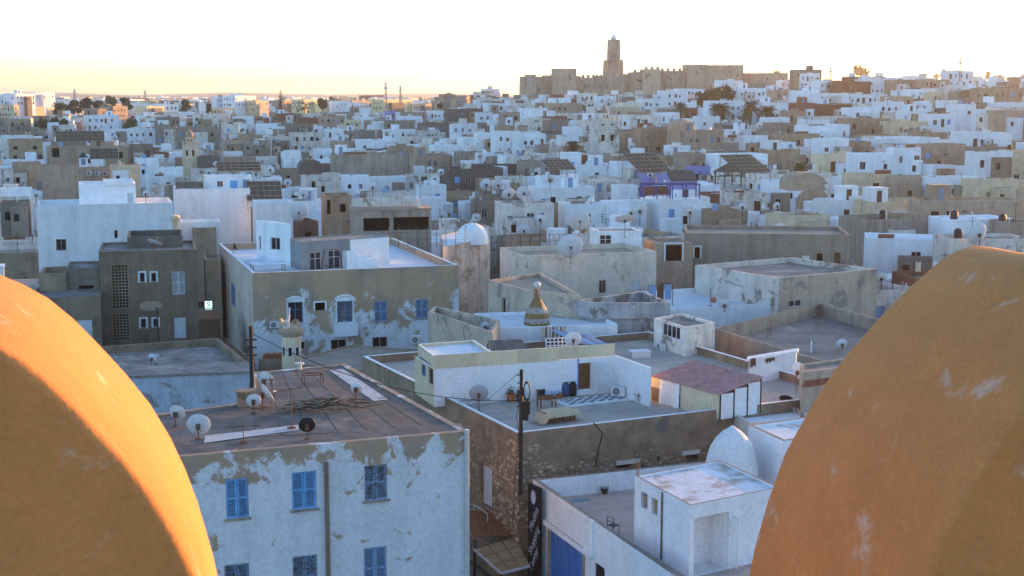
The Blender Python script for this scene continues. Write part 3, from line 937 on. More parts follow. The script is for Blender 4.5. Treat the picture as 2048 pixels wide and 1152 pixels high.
# return wall on the right of the terrace
ra, rb_ = P(1228, 713, W1), P(1299, 738, W1)
wB = MB(); d = rb_ - ra; L = d.length
for k in range(3): wB.box(L * k / 3 + .01, 0, 0, L * (k + 1) / 3 - .01, .12, zr0)
wB.box(0, -.03, zr0 + .003, L, .15, zr0 + .06)
wo = wB.build('screen_wall', m['wc'], None, (ra.x, ra.y, FLz), math.atan2(d.y, d.x)); tag(wo, 'white panelled screen wall on the right side of the roof terrace', 'wall')
# red-roofed shed
ez = 7.95
s0, s1 = P(1303, 739, 8.35), P(1441, 785, ez + .12)
s0.z = s1.z = ez
sv = (s0 - s1); sL = sv.length; sv.normalize(); su = Vector((sv.y, -sv.x, 0))
sW = 3.1
root = thing('terrace_shed', 'shed with corrugated dark red roof on the terrace right side', 'shed', (s1.x, s1.y, FLz), math.atan2(su.y, su.x))
hh = ez - FLz; rise = .62
b = MB(); n = 64
for i in range(n):                             # corrugated sheets: ridges run across the slope
    y0, y1 = sL * i / n, sL * (i + 1) / n
    q = lambda y: .035 * math.sin(y / sL * n * math.pi * .5)
    xs = [-.15 + (sW + .3) * k / 10 for k in range(11)]
    for x0, x1 in zip(xs, xs[1:]):
        st = lambda x: .02 * ((x * 3.4) % 1.0)
        b.face([(x0, y0 - .1, hh + rise * x0 / sW + q(y0) + .03), (x1, y0 - .1, hh + rise * x1 / sW + q(y0) + .055), (x1, y1 - .1, hh + rise * x1 / sW + q(y1) + .055), (x0, y1 - .1, hh + rise * x0 / sW + q(y1) + .03)])
b.build('corrugated_roof', M('dull_red_sheet', (.50, .255, .235), var=.22, nsc=2.0, under=(.27, .17, .16), peel=.6, psc=1.5, rough=.7, soft=.1), root)
for k in range(3):
    b = MB(); b.box(sW * k / 3 + .04, 0, .02, sW * (k + 1) / 3 - .04, .03, hh + rise * k / 3); b.build('front_panel', m['wc'], root)
posts(root, [((sW * k / 3, 0, 0), (sW * k / 3, 0, hh + rise * k / 3)) for k in range(4)], .07, m['iron'])
b = MB(); b.box(0, .05, 0, .05, sL * .56, hh); b.build('yellow_panel', yel, root)
b = MB(); K = 22
for i in range(K):
    f0, f1 = i / K, (i + 1) / K
    y0, y1 = sL * (.57 + .29 * f0), sL * (.57 + .29 * f1)
    g = lambda f: -.06 - .10 * math.sin(f * 9) * (.5 + .5 * f)
    for j in range(6):
        z0, z1 = hh * j / 6, hh * (j + 1) / 6
        sg = lambda f, z: g(f) * (1.3 - z / hh)
        b.face([(sg(f0, z0), y0, z0), (sg(f1, z0), y1, z0), (sg(f1, z1), y1, z1), (sg(f0, z1), y0, z1)], True)
b.build('curtain', m['w'], root)
b = MB(); b.box(0, sL * .87, 0, .05, sL, hh * .55); b.build('dark_panel', m['k'], root)
b = MB(); b.box(0, sL * .87, hh * .56, .05, sL, hh); b.build('yellow_panel', yel, root)
b = MB(); b.box(sW - .05, .05, 0, sW, sL, hh + rise - .05); b.box(.06, sL - .04, 0, sW - .06, sL, hh); b.build('back_panel', m['w'], root)

# ---- things on the terrace
def on_terrace(px, py, dz=0): p = P(px, py, FLz); p.z += dz + .004; return p
rzB = Bk.ang
# table under a patterned cloth
root = thing('covered_table', 'low brown table under a sagging beige patterned cloth on the terrace', 'table', on_terrace(1115, 842), rzB + .05)
b = MB()
for x in (-1.0, .85):
    for y in (-.4, .35): b.box(x, y, 0, x + .1, y + .1, .62)
for k in range(8): b.box(-.9 + k * .24, -.42, .06, -.72 + k * .24, -.38, .6)
b.box(-1.05, -.45, .6, 1.0, .5, .66)
b.build('table_frame', m['wood'], root)
b = MB(); nx, ny = 26, 14; rc = random.Random(8)
def ch(i, j):
    x, y = -1.55 + 2.95 * i / nx, -.75 + 1.5 * j / ny
    ox, oy = max(0, abs(x + .02) - 1.02), max(0, abs(y) - .5)
    drop = min(.62, (1.9 * ox if x < 0 else .9 * ox) + 1.2 * oy)
    z = .685 - drop + .015 * math.sin(x * 5) * math.cos(y * 6)
    return (x * (1 - .12 * drop), y * (1 - .2 * drop), max(.02, z + .03 * math.sin(y * 16) * drop))
g = [[ch(i, j) for j in range(ny + 1)] for i in range(nx + 1)]
for i in range(nx):
    for j in range(ny): b.face([g[i][j], g[i+1][j], g[i+1][j+1], g[i][j+1]], True)
b.build('cloth', M('patterned_cloth', (.44, .38, .28), var=.12, nsc=2, under=(.20, .15, .10), peel=.60, psc=3.2, soft=.015, bump=.2), root)
for k in range(3):
    b = MB(); b.lathe([(0.001, 0), (.17, .0), (.22, .03), (.2, .035), (.15, .012), (0.001, .012)], 16)
    p = on_terrace(1090 + k * 20, 826 - k * 2, .68)
    tag(b.build('dish_plate', m['pwood'], None, p), ['left', 'middle', 'right'][k] + ' shallow plate on the beige tablecloth', 'plate', 'plates on the covered table')
root = thing('pallet_table', 'small red-brown slatted table standing on the terrace behind the covered table', 'table', on_terrace(1093, 815), rzB - .1)
for k in range(6):
    b = MB(); b.box(-.55, -.36 + k * .12, .5 + .03 * k, .55, -.26 + k * .12, .54 + .03 * k); b.build('slat', m['wood'], root)
for (x, y) in ((-.5, -.32), (.45, -.32), (-.5, .28), (.45, .28)):
    b = MB(); b.box(x, y, 0, x + .07, y + .07, .52 + (.1 if y > 0 else 0)); b.build('leg', m['wood'], root)
def barrel(px, py, mat, label):
    b = MB(); b.lathe([(0, 0), (.24, 0), (.29, .08), (.30, .3), (.285, .36), (.30, .42), (.29, .68), (.25, .78), (.2, .80), (.2, .84), (.24, .85), (.24, .9), (0, .91)], 18)
    tag(b.build('barrel', mat, None, on_terrace(px, py)), label, 'barrel', 'plastic barrels by the slatted door')
barrel(1130, 792, M('blue_plastic', (.045, .10, .20), rough=.5, bump=0), 'blue plastic barrel beside the slatted wooden door')
barrel(1144, 791, m['dishk'], 'black plastic barrel between the blue barrel and the slatted door')
def planter(px, py, w, d, h, mat, label, cat='planter', leafy=0):
    t = thing('planter', label, cat, on_terrace(px, py), rzB)
    b = MB(); b.prism([(-w/2*.85, -d/2*.85), (w/2*.85, -d/2*.85), (w/2*.85, d/2*.85), (-w/2*.85, d/2*.85)], 0, .02)
    lo = [(-w/2*.85, -d/2*.85, 0), (w/2*.85, -d/2*.85, 0), (w/2*.85, d/2*.85, 0), (-w/2*.85, d/2*.85, 0)]; hi = [(-w/2, -d/2, h), (w/2, -d/2, h), (w/2, d/2, h), (-w/2, d/2, h)]
    for j in range(4): b.face([lo[j], lo[(j+1)%4], hi[(j+1)%4], hi[j]])
    b.face([(x * .9, y * .9, h - .05) for x, y, _ in hi]); b.build('pot', mat, t)
    if leafy:
        b = MB(); rr = random.Random(int(px))
        for k in range(leafy):
            p = Vector((rr.gauss(0, w * .35), rr.gauss(0, d * .35), h + abs(rr.gauss(.12, .12)))); q = Vector((rr.gauss(0, 1), rr.gauss(0, 1), rr.gauss(.3, .6))).normalized() * .09; s = q.cross(Vector((rr.gauss(0,1), rr.gauss(0,1), 1))).normalized() * .04
            b.face([p - q, p + s, p + q, p - s])
        b.build('foliage', m['leaf'], t)
planter(1101 - 60, 803, .4, .35, .4, m['dwood'], 'dark pot with leaves near the black terrace pole', leafy=60)
planter(1022, 803, .45, .4, .5, m['terr'], 'terracotta pot beside the large dish against the white wall', leafy=50)
planter(1010, 800, .35, .35, .3, m['dwood'], 'small dark pot between terracotta pot and large dish', leafy=30)
planter(1116, 796, .5, .35, .3, m['terr'], 'brick-red trough below the blue barrel', leafy=0)
planter(1082, 798, .4, .4, .6, m['dishk'], 'black bucket against the white wall beside blue tarpaulin')
planter(1276, 797, .5, .3, .3, m['terr'], 'terracotta trough with plants at foot of the screen wall', leafy=30)
planter(1284, 805, .7, .35, .28, m['ac'], 'white trough with plants at the end of the screen wall', leafy=60)
planter(1180, 782, 1.0, .3, .3, m['terr'], 'long terracotta trough below the slatted wooden door')
b = MB(); rr = random.Random(4)
for k in range(26):
    c = Vector((rr.gauss(0, .3), rr.gauss(0, .2), .12 + .22 * rr.random())); b.lathe([(0, -.14), (.14, -.06), (.17, .04), (.09, .13), (0, .15)], 7, c)
tag(b.build('tarpaulin', M('blue_plastic_sheet', (.08, .17, .42), under=(.55, .58, .62), peel=.5, psc=4, rough=.4), None, on_terrace(1100, 796), rzB), 'crumpled blue and white plastic sheet heaped by the white wall', 'tarpaulin')
ac_unit(on_terrace(1222, 795), rzB - .75, 'air conditioner standing on the terrace by the screen wall')
dish(958, 790, FLz, .56, 'large grey satellite dish on the terrace in front of the white wall', mast=1.0, az=-5, mat='dishg')
stick_pile(on_terrace(945, 806), 26, 1.6, .5, 'pile of old planks at the left end of the terrace', m['pwood'], .3, 6)
# chequered floor tiles near the door
tr_ = thing('tile_mat', 'white and grey chequered floor tiles laid before the slatted door', 'floor tiles', on_terrace(1140, 810, .0), rzB)
b = MB(); b.box(-.35, -.5, .0, 4.0, 1.55, .02); b.build('tile_bed', m['w'], tr_)
td = M('grey_floor_tile', (.14, .15, .18), var=.1, rough=.6)
for i in range(11):
    for j in range(5):
        if (i + j) % 2: continue
        b = MB(); b.box(.0 + i * .34, .0 + j * .29, .021, .0 + i * .34 + .32, .0 + j * .29 + .27, .03); b.build('tile', td, tr_)
# black pole with a coil in front of the terrace
c = P(1043, 1000, 0.0); dpole = math.hypot(*P(1043, 868, TBz).xy) - .5
ptop = PD(1045, 739, dpole); pbase = PD(1041, 990, dpole)
pr = thing('utility_pole', 'tall black pole with a coiled cable rising in front of the roof terrace', 'pole', pbase)
H = ptop.z - pbase.z
b = MB(); b.tube([(0, 0, 0), (.02, 0, H * .5), (.05, 0, H)], [.13, .115, .10], 10); b.build('shaft', m['iron'], pr)
b = MB()
for k in range(9):
    rr = .28 + .02 * (k % 3); b.tube([(.33 + rr * .55 * math.cos(a * .3927), -.02 * k, H - 1.15 + rr * 1.6 * math.sin(a * .3927)) for a in range(17)], .02, 5, False)
b.build('cable_coil', m['iron'], pr)
b = MB(); b.box(-.02, -.1, H - 2.4, .5, .06, H - 1.7); b.box(.1, -.06, H - 2.75, .42, .02, H - 2.4); b.build('junction_box', m['iron'], pr)
b = MB()
for k in range(5): b.bar((-.2, 0, H - .3 - k * .42), (.12, 0, H - .3 - k * .42), .05)
b.build('peg', m['iron'], pr)
pt505 = PD(506, 668, math.hypot(*P(505, 800, SBz - .5).xy))
cable([pt505, PD(1040, 801, dpole)], 'black cable from the felt roof pole to the terrace pole', .02, 1.0)
cable([PD(1040, 801, dpole), PD(1033, 830, dpole), PD(1037, 866, dpole), PD(1031, 950, dpole), PD(1024, 1070, dpole)], 'thin black cable hanging down beside the terrace pole', .016)
cable([PD(1042, 742, dpole), P(968, 806, FLz + .2)], 'stay wire from the terrace pole top down to the terrace', .012)
e0 = Bk.on(0, 1187, 845); aP = Bk.pts[0] + (Bk.pts[1] - Bk.pts[0]).normalized() * e0[0]
cable([Vector((aP.x, aP.y - .1, TBz + .1)), Vector((aP.x + .5, aP.y - .12, TBz - .5)), Vector((aP.x + .25, aP.y - .15, TBz - 1.5)), Vector((aP.x + .1, aP.y - .15, TBz - 2.4))], 'dark hose hanging over the stone wall below the terrace', .035)

# ================================================================== C. white shop building (bottom right)
WBz = 5.0
k0, k1 = P(1066, 959, WBz), P(1350, 1152, WBz)
vd = (k1 - k0); vd.z = 0; vd.normalize(); ud = Vector((-vd.y, vd.x, 0))
q = k0 + vd * 22
Cb = Block([k0, q, q + ud * 24, k0 + ud * 24], -2.5, WBz)
shopw = M('shop_white', (.74, .75, .76), var=.06, streak=.10, nsc=.6)
Cb.win(0, 1100, 1082, 1166, 1215, 'v', .1); Cb.win(0, 1189, 1130, 1209, 1220, 'dn', .12)
rC = Cb.build('shop_building', 'white shop building with roof terrace and blue gate, lower right', 'shop', shopw, M('terrace_pinkish', (.37, .32, .30), var=.14, nsc=.6, under=(.30, .27, .25), peel=.57, psc=.5, soft=.1), par=1.05, th=.25, coping=m['g'])
def cl(px, py, z): return Cb.l2(P(px, py, z))
# cornice and pilaster
a0, zz = Cb.on(0, 1186, 1112)
b = MB(); b.box(a0 - .17, -.14, zz + 2.5, a0 + .17, -.002, WBz + 2.5 + .02); b.build('pilaster', shopw, rC)
a1 = Cb.on(0, 1090, 1062)[0]; zc = Cb.on(0, 1140, 1078)[1]
b = MB(); b.box(a1, -.22, zc + 2.5 - .1, a0, -.002, zc + 2.5 + .08); b.build('cornice', shopw, rC)
x0, zb, x1, zt = [o for o in Cb.ops][0][1:5]
b = MB()
for k in range(14): b.box(x0 - .2 + k * (x1 - x0 + .4) / 14, -.09, zt + 2.5 + .12, x0 - .2 + (k + .7) * (x1 - x0 + .4) / 14, -.004, zt + 2.5 + .32)
tag(b.build('carved_frieze', m['s'], rC), kind='stuff')
for u0, u1 in ((x0 - .22, x0 - .01), (x1 + .01, x1 + .22)):
    b = MB(); b.box(u0, -.06, zb + 2.5, u1, -.003, zt + 2.6); b.build('gate_pilaster', m['s'], rC)
gate = MB(); gate.box(x0 + .01, .02, zb + 2.5, x1 - .01, .06, zt + 2.49)
go = gate.build('blue_gate', M('gate_blue', (.055, .16, .46), var=.15, rough=.5, bump=.1), rC)
b = MB(); wg = (x1 - x0) / 4
for k in range(4):
    cx = x0 + wg * (k + .5)
    for rr in (.42 * wg, .3 * wg):
        b.tube([(cx + rr * math.cos(t), -.004, zt + 2.5 - .75 + rr * 2.0 * math.sin(t)) for t in [math.pi * i / 10 for i in range(11)]], .018, 4, False)
        for s in (-1, 1): b.bar((cx + s * rr, -.004, zt + 2.5 - .75), (cx + s * rr, -.004, zb + 2.5), .03)
b.build('gate_tracery', M('gate_light_blue', (.13, .28, .60), var=.1, rough=.5, bump=0), go)
# stair room on the terrace
rz_ = 7.25
Rm = corner_block((1269.5, 951), (1380, 1011), (1560, 975), rz_, WBz - 1.06)
Rm.win(0, 1282, 985, 1295, 1017, 'ql', .12); Rm.win(0, 1303, 997, 1315, 1029, 'ql', .12)
Rm.win(1, 1388, 1030, 1457, 1165, 'q', .12)
rRm = Rm.build('roof_room', 'white cube-shaped roof room with open doorway and two small square vents', 'house', shopw, M('room_roof', (.62, .63, .66), var=.1, under=(.36, .33, .31), peel=.56, psc=.9, soft=.05), par=.1, th=.12, coping=m['g'])
a0 = Rm.on(0, 1326, 980)[0]
for k, cg in enumerate(Rm.ops): pass
pipe(rRm, [(*Vector(Rm.l2(Rm.pts[0])) , 0)] and [(a0, -.05, 3.25), (a0, -.05, .1)], .045, 'g')
b = MB(); L1 = Rm.edge(1)[2]
for xx in (2.15, 2.5): b.tube([(xx, -.3, .1), (xx, -.3, 2.3), (xx, -.02, 2.4)], .025, 6)
for k in range(7): b.bar((2.15, -.3, .3 + k * .3), (2.5, -.3, .3 + k * .3), .025)
pc = Vector(Rm.l2(Rm.pts[1])); pd = Vector(Rm.l2(Rm.pts[2])) - pc
b.build('ladder', m['ac'], rRm, (pc.x, pc.y, 0), math.atan2(pd.y, pd.x))
b = MB()
for k in range(4): b.tube([(.05 + .08 * (k % 2), .08 + .08 * (k // 2), 3.2), (.05 + .08 * (k % 2), .08 + .08 * (k // 2), 3.95)], .012, 4)
b.build('starter_bar', m['rust'], rRm)
# pointed white dome and neighbours
dc = PD(1463, 925, 71.5)
b = MB(); b.lathe([(1.42, -1.6), (1.40, -.5), (1.36, 0), (1.27, .5), (1.10, 1.0), (.84, 1.45), (.5, 1.8), (.18, 2.02), (.05, 2.12), (0, 2.15)], 28)
dome_m = M('dome_limewash', (.74, .74, .73), var=.08, streak=.1, under=(.36, .31, .25), peel=.66, psc=.9)
tag(b.build('pointed_dome', dome_m, None, (dc.x, dc.y, dc.z - .15)), 'smooth white pointed dome beside the right merlon', 'dome')
nb = corner_block((1497, 850), (1566, 882), (1700, 862), 7.4, 2.0)
nb.build('white_annex', 'white annex with grey-edged roof behind the pointed dome', 'house', shopw, m['rw'], par=.15, coping=m['g'])
nb = front_block(1262, 1440, 937, 5.25, 21, .3, 0)
nb2 = front_block(1500, 1640, 846, 6.6, 14, 4, 0)
nb2.build('low_white_house', 'low white flat roof between pointed dome and stone wall', 'house', m['a'], m['rw'], par=.3)
# loose things on the shop terrace
zf = WBz - 1.06
tag(MB().box(-.7, -.2, 0, .7, .2, .03).build('board', M('green_board', (.16, .24, .26), var=.2), None, P(1155, 1002, zf + .01), .5), 'greenish board lying on the shop terrace', 'board')
t = thing('weed', 'dry weed growing at the foot of the terrace wall', 'plant', P(1209, 988, zf))
b = MB(); rr = random.Random(2)
for k in range(120):
    a = rr.uniform(0, 6.28); L = rr.uniform(.2, .6); p = Vector((math.cos(a) * .1 * rr.random(), math.sin(a) * .1 * rr.random(), 0)); q_ = p + Vector((math.cos(a) * L * .5, math.sin(a) * L * .5, L * .9)); w = Vector((-math.sin(a), math.cos(a), 0)) * .02
    b.face([p - w, p + w, q_])
b.build('leaves', m['leaf'], t)
root = thing('metal_chair', 'thin black wire chair frame on the shop terrace by its parapet', 'chair', P(1226, 1068, zf), 2.4)
for k, (x, y) in enumerate(((-.2, -.2), (.2, -.2), (.2, .2), (-.2, .2))):
    b = MB(); b.bar((x, y, 0), (x, y, .9 if y > 0 else .45), .025); b.build('leg', m['iron'], root)
b = MB(); b.box(-.2, -.2, .43, .2, .2, .46); b.build('seat', m['iron'], root)
b = MB(); b.bar((-.2, .2, .88), (.2, .2, .88), .025); b.bar((-.2, .2, .66), (.2, .2, .66), .025); b.build('backrest', m['iron'], root)

# black vertical shop sign
sL_, sR_ = PD(1056, 960, math.hypot(k0.x, k0.y) - .9), PD(1080, 975, math.hypot(k0.x, k0.y) - 1.9)
sd_ = Vector((sR_.x - sL_.x, sR_.y - sL_.y, 0)); sw = sd_.length
sroot = thing('shop_sign', 'tall black vertical sign reading Medina Shopping Center on the shop corner', 'sign', (sL_.x, sL_.y, sL_.z - 6.4), math.atan2(sd_.y, sd_.x))
b = MB(); b.box(0, 0, 0, sw, .12, 6.4 - .15); b.build('board', M('sign_black', (.012, .012, .014), var=.1, rough=.5, bump=0, rnd=0), sroot)
slet = M('sign_letters', (.42, .46, .52), var=.03, bump=0, rnd=0)
def text(body, parent, loc, rot, size, mat, name='lettering', shear=0.0, fit=None):
    cu = bpy.data.curves.new(name, 'FONT'); cu.body = body; cu.size = size; cu.extrude = .004; cu.align_x = 'CENTER'; cu.align_y = 'CENTER'; cu.shear = shear
    o = bpy.data.objects.new(name, cu); col.objects.link(o)
    bpy.context.view_layer.update()
    me = bpy.data.meshes.new_from_object(o.evaluated_get(bpy.context.evaluated_depsgraph_get()))
    bpy.data.objects.remove(o)
    me.materials.clear(); me.materials.append(mat)
    o = bpy.data.objects.new(name, me); col.objects.link(o); o.parent = parent; o.location = loc; o.rotation_euler = rot
    return o
for body, zc_, sz in (('Medina', 4.45, .52), ('Shopping', 3.3, .50), ('Center', 2.3, .54)):
    o = text(body, sroot, (sw * .5, -.012, zc_), (math.pi / 2, -rad(63), 0), sz, slet, shear=.25)
b = MB(); pts = [(sw * .46 + (.27 + .035 * math.cos(10 * t)) * math.cos(t) * .85, -.012, 5.62 + (.36 + .045 * math.cos(10 * t)) * math.sin(t)) for t in [2 * math.pi * i / 80 for i in range(80)]]
b.face(pts[::-1]); b.build('flower_emblem', M('sign_emblem', (.42, .50, .66), var=.02, bump=0, rnd=0), sroot)

# alley awnings below the stone house
aw = thing('alley_awning', 'flat awning of yellowish panels over the alley beside the shop sign', 'awning', P(946, 1104, .9), 0)
o0 = aw.location
cor = [P(948, 1100, .9), P(1002, 1148, .9), P(1060, 1133, .9), P(1030, 1075, .9)]
pm = M('yellowish_panel', (.28, .225, .13), var=.2, nsc=1.5, streak=0)
lerp3 = lambda a, b_, c, d, s, t: (a.lerp(b_, s)).lerp(d.lerp(c, s), t)
for i in range(3):
    for j in range(3):
        b = MB(); g_ = .012
        pts = [lerp3(*cor, i / 3 + g_, j / 3 + g_), lerp3(*cor, (i + 1) / 3 - g_, j / 3 + g_), lerp3(*cor, (i + 1) / 3 - g_, (j + 1) / 3 - g_), lerp3(*cor, i / 3 + g_, (j + 1) / 3 - g_)]
        b.prism([(p.x - o0.x, p.y - o0.y) for p in pts], 0, .05); b.build('panel', pm, aw)
b = MB()
for a, c in ((cor[0], cor[1]), (cor[1], cor[2])): b.bar(a - o0 + Vector((0, 0, .02)), c - o0 + Vector((0, 0, .02)), .06, .12)
b.build('edge_trim', m['frame'], aw)
posts(aw, [((p.x - o0.x, p.y - o0.y, -3.2), (p.x - o0.x, p.y - o0.y, -.01)) for p in cor], .08, m['iron'])
aw2 = front_block(943, 985, 1062, 1.6, 15, 3.5, -2.5)
t2 = thing('alley_awning', 'rusty brown sheet awning deeper in the alley beside the white corner pipe', 'awning', (aw2.pts[0].x, aw2.pts[0].y, 1.4), aw2.ang)
for k in range(5):
    b = MB(); b.obox((.45 + .9 * k * .62, 1.6, 0.05 + .015 * (k % 2)), (.27, 0, 0), (0, 1.6, .25), (0, 0, .012)); b.build('sheet', m['wood'], t2)
posts(t2, [((x + .2, y, -3.9), (x + .2, y, -.2 if y == 0 else .3)) for x, y in ((0, 0), (2.6, 0), (0, 3.2), (2.6, 3.2))], .08, m['iron'])
HAND = []      # (px0, px1, ytop, ybottom, distance) faces that fillers must not cover
FOOT = []      # footprints (polygons) already taken
def reserve(blk, yb=None):
    xs, ys, ds = [], [], []
    for p in blk.pts:
        x, y = proj((p.x, p.y, blk.z1)); xs.append(x); ys.append(y); ds.append(math.hypot(p.x, p.y))
    FOOT.append([p.copy() for p in blk.pts])
    HAND.append((min(xs), max(xs), min(ys), yb if yb else max(ys) + 30, min(ds)))
for q in (A, Bk, room, Cb, Rm, nb2, lb): reserve(q, 1152)
HAND += [(1042, 1330, 130, 189, 705), (1330, 1480, 128, 178, 705), (1480, 1576, 145, 165, 705)]
FOOT.append([Vector((-5, 690)), Vector((160, 690)), Vector((160, 790)), Vector((-5, 790))])

# ================================================================== D. long peeling building (middle)
peelD = M('peeling_ochre_facade', (.66, .65, .64), var=.08, under=(.43, .31, .21), under2=(.28, .245, .205), peel=.54, psc=.5, top=10.5, band=6.0, tbias=.24, streak=.2, soft=.03, bump=.4)
Dz = 9.0
Db = corner_block((437, 487), (505, 546), (917, 530), Dz, -1.5)
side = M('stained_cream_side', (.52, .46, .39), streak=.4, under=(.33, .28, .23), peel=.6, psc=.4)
for (x0, y0, x1, y1, k) in ((576, 604, 606, 646, 'gHb'), (674, 602, 705, 644, 'sgH'), (630, 605, 650, 621, 'vH'), (749, 603, 774, 643, 'saS'), (832, 599, 856, 637, 'saS'),
                            (662, 679, 693, 700, 'gr'), (745, 674, 775, 694, 'gr'), (599, 683, 611, 700, 'g')):
    Db.win(1, x0, y0, x1, y1, k, .18)
for (x0, y0, x1, y1, k) in ((462, 568, 470, 612, 'sa'), (446, 545, 451, 575, 'sg')): Db.win(0, x0, y0, x1, y1, k, .14)
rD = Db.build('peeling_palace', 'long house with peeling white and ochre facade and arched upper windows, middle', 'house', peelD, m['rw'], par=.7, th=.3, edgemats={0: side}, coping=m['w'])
reserve(Db, 700)
an1 = Db.edge(1)[3] - Db.ang; c1 = Vector(Db.l2(Db.pts[1]))
for (x0, x1, y) in ((572, 608, 603), (669, 710, 601)):           # arched hoods
    a0 = Db.on(1, x0, y)[0]; a1, zz = Db.on(1, x1, y); w = (a1 - a0) / 2; b = MB()
    b.face([(a0 + w + w * math.cos(t), -.07, zz + 1.5 + w * .55 * math.sin(t)) for t in [math.pi * i / 10 for i in range(11)]][::-1])
    b.tube([(a0 + w + w * math.cos(t), -.05, zz + 1.5 + w * .55 * math.sin(t)) for t in [math.pi * i / 10 for i in range(11)]], .1, 6)
    b.build('arched_hood', m['w'], rD, (c1.x, c1.y, 0), an1)
a0, zz = Db.on(1, 668, 672); a1, z2_ = Db.on(1, 713, 644)
b = MB(); b.box(a0, -.6, zz + 1.5, a1, -.004, z2_ + 1.5); b.build('balcony', m['wc'], rD, (c1.x, c1.y, 0), an1)
a0, zz = Db.on(1, 538, 655); p = Db.pts[1] + (Db.pts[2] - Db.pts[1]).normalized() * a0
nrm = Vector(((Db.pts[2] - Db.pts[1]).y, -(Db.pts[2] - Db.pts[1]).x)).normalized()
ac_unit((p.x + nrm.x * .5, p.y + nrm.y * .5, zz), Db.edge(1)[3], 'air conditioner hung on the peeling facade beside the small minaret', .9, .6, .35, legs=False)
# rooftop rooms
rm = corner_block((580, 476), (602, 484), (778, 472), 11.1, Dz - .75)
greyw = M('grey_and_white_room', (.30, .30, .295), streak=.25, var=.15)
for (x0, y0, x1, y1, k) in ((620, 504, 643, 545, 'g'), (657, 500, 681, 543, 'g'), (741, 497, 760, 540, 'g'), (708, 505, 729, 515, 'g')): rm.win(1, x0, y0, x1, y1, k, .15)
rr_ = rm.build('rooftop_room', 'grey and white rooftop room with tall paned windows on the peeling house', 'house', greyw, m['rg'], par=.12, th=.15, edgemats={2: m['w']})
c1 = Vector(rm.l2(rm.pts[1])); an1 = rm.edge(1)[3] - rm.ang
a0, a1 = rm.on(1, 700, 480)[0], rm.edge(1)[2]
b = MB(); b.box(a0, -.03, .05, a1 - .02, -.004, 2.75); b.build('white_wall_panel', m['w'], rr_, (c1.x, c1.y, 0), an1)
b = MB(); x0 = rm.on(1, 683, 500)[0]
b.prism([(0, 0), (3.3, 0), (3.3, 1.0), (0, 1.0)], 0, .9)
for z0, z1, x1 in ((.9, 1.3, 2.2), (1.3, 1.7, 1.2)): b.prism([(0, 0), (x1, 0), (x1, 1.0), (0, 1.0)], z0, z1)
b.build('stair', m['w'], rr_, (c1.x + x0 * math.cos(an1) + 1.1 * math.sin(an1), c1.y + x0 * math.sin(an1) - 1.1 * math.cos(an1), .02), an1)
wr = corner_block((512, 440), (532, 444), (581, 448), 12.3, Dz - .8)
wr.win(1, 541, 475, 560, 500, 'g'); wr.win(0, 517, 472, 522, 500, 'g')
wr.build('rooftop_room', 'white rooftop room left of the grey rooftop room', 'house', m['w'], m['rw'], par=.2); reserve(wr, 500)
root = thing('rooftop_swing', 'dark A-shaped swing frame before the rooftop room windows', 'swing', P(662, 541, Dz - .7), Db.edge(1)[3])
b = MB()
for x in (-.9, 1.1):
    b.bar((x, -.3, 0), (x * .7, 0, 2.0), .06); b.bar((x, .5, 0), (x * .7, 0, 2.0), .06)
b.bar((-.7, 0, 2.0), (.8, 0, 2.0), .06); b.build('frame', m['rust'], root)
b = MB(); b.box(-.5, -.2, .45, .5, .25, .5); b.bar((-.5, 0, .5), (-.6, 0, 2), .02); b.bar((.5, 0, .5), (.6, 0, 2), .02); b.build('swing_seat', m['dwood'], root)
t = thing('roof_canopy', 'flat white canopy on the peeling house roof, left', 'canopy', P(505, 541, Dz - .4), Db.edge(1)[3])
b = MB(); b.box(0, 0, .5, 3.2, 2.0, .58); b.build('sheet', m['rw'], t)
for x, y in ((.1, .1), (3.05, .1), (3.05, 1.85), (.1, 1.85)):
    b = MB(); b.bar((x, y, -.3), (x, y, .5), .07); b.build('post', m['rust'], t)
dish(466, 494, Dz - .6, .4, 'dark small dish at the left corner of the peeling house roof', mast=.6, mat='dishk', az=60)

# ================================================================== E. brown-grey block with breeze-block screens (left)
Ez = 9.5
Eb = front_block(197, 393, 503.5, Ez, 14, 9, -2)
brown = M('brown_render', (.265, .20, .145), var=.2, nsc=.5, streak=.3, under=(.19, .15, .115), peel=.55, psc=.4, soft=.12)
for (x0, y0, x1, y1, k) in ((223, 529, 258, 617, 'v'), (225, 627, 260, 681, 'v'), (279, 545, 290, 565, 'gH'), (302, 545, 313, 564, 'gH'), (344, 543, 370, 589, 'sw'),
                            (281, 637, 293, 657, 'gH'), (306, 637, 317, 655, 'gH'), (348, 635, 372, 676, 'dw')): Eb.win(0, x0, y0, x1, y1, k, .15)
rE = Eb.build('brown_block', 'brown-grey rendered block with tall breeze-block screens and pale shutters, left', 'house', brown, m['rg'], par=.25, th=.25)
reserve(Eb, 690)
for (x0, y0, x1, y1, nr) in ((223, 529, 258, 617, 14), (225, 627, 260, 681, 9)):
    a0, zb, a1, zt = Eb.rect(0, x0, y0, x1, y1); b = MB(); zb -= Eb.z0; zt -= Eb.z0
    for i in range(6): x = a0 + (a1 - a0 - .09) * i / 5; b.box(x, .02, zb, x + .09, .14, zt)
    for i in range(nr + 1): z = zb + (zt - zb - .08) * i / nr; b.box(a0, .025, z, a1, .135, z + .08)
    b.build('breeze_block_screen', m['s'], rE)
a0, zz = Eb.on(0, 302, 612); b = MB()
for k in range(14):
    t0, t1 = math.pi * 2 * k / 14, math.pi * 2 * (k + 1) / 14
    b.face([(a0 + 1.15 * math.cos(t0), -.008, zz + 2 + .52 * math.sin(t0)), (a0 + 1.15 * math.cos(t1), -.008, zz + 2 + .52 * math.sin(t1)), (a0, -.012, zz + 2)])
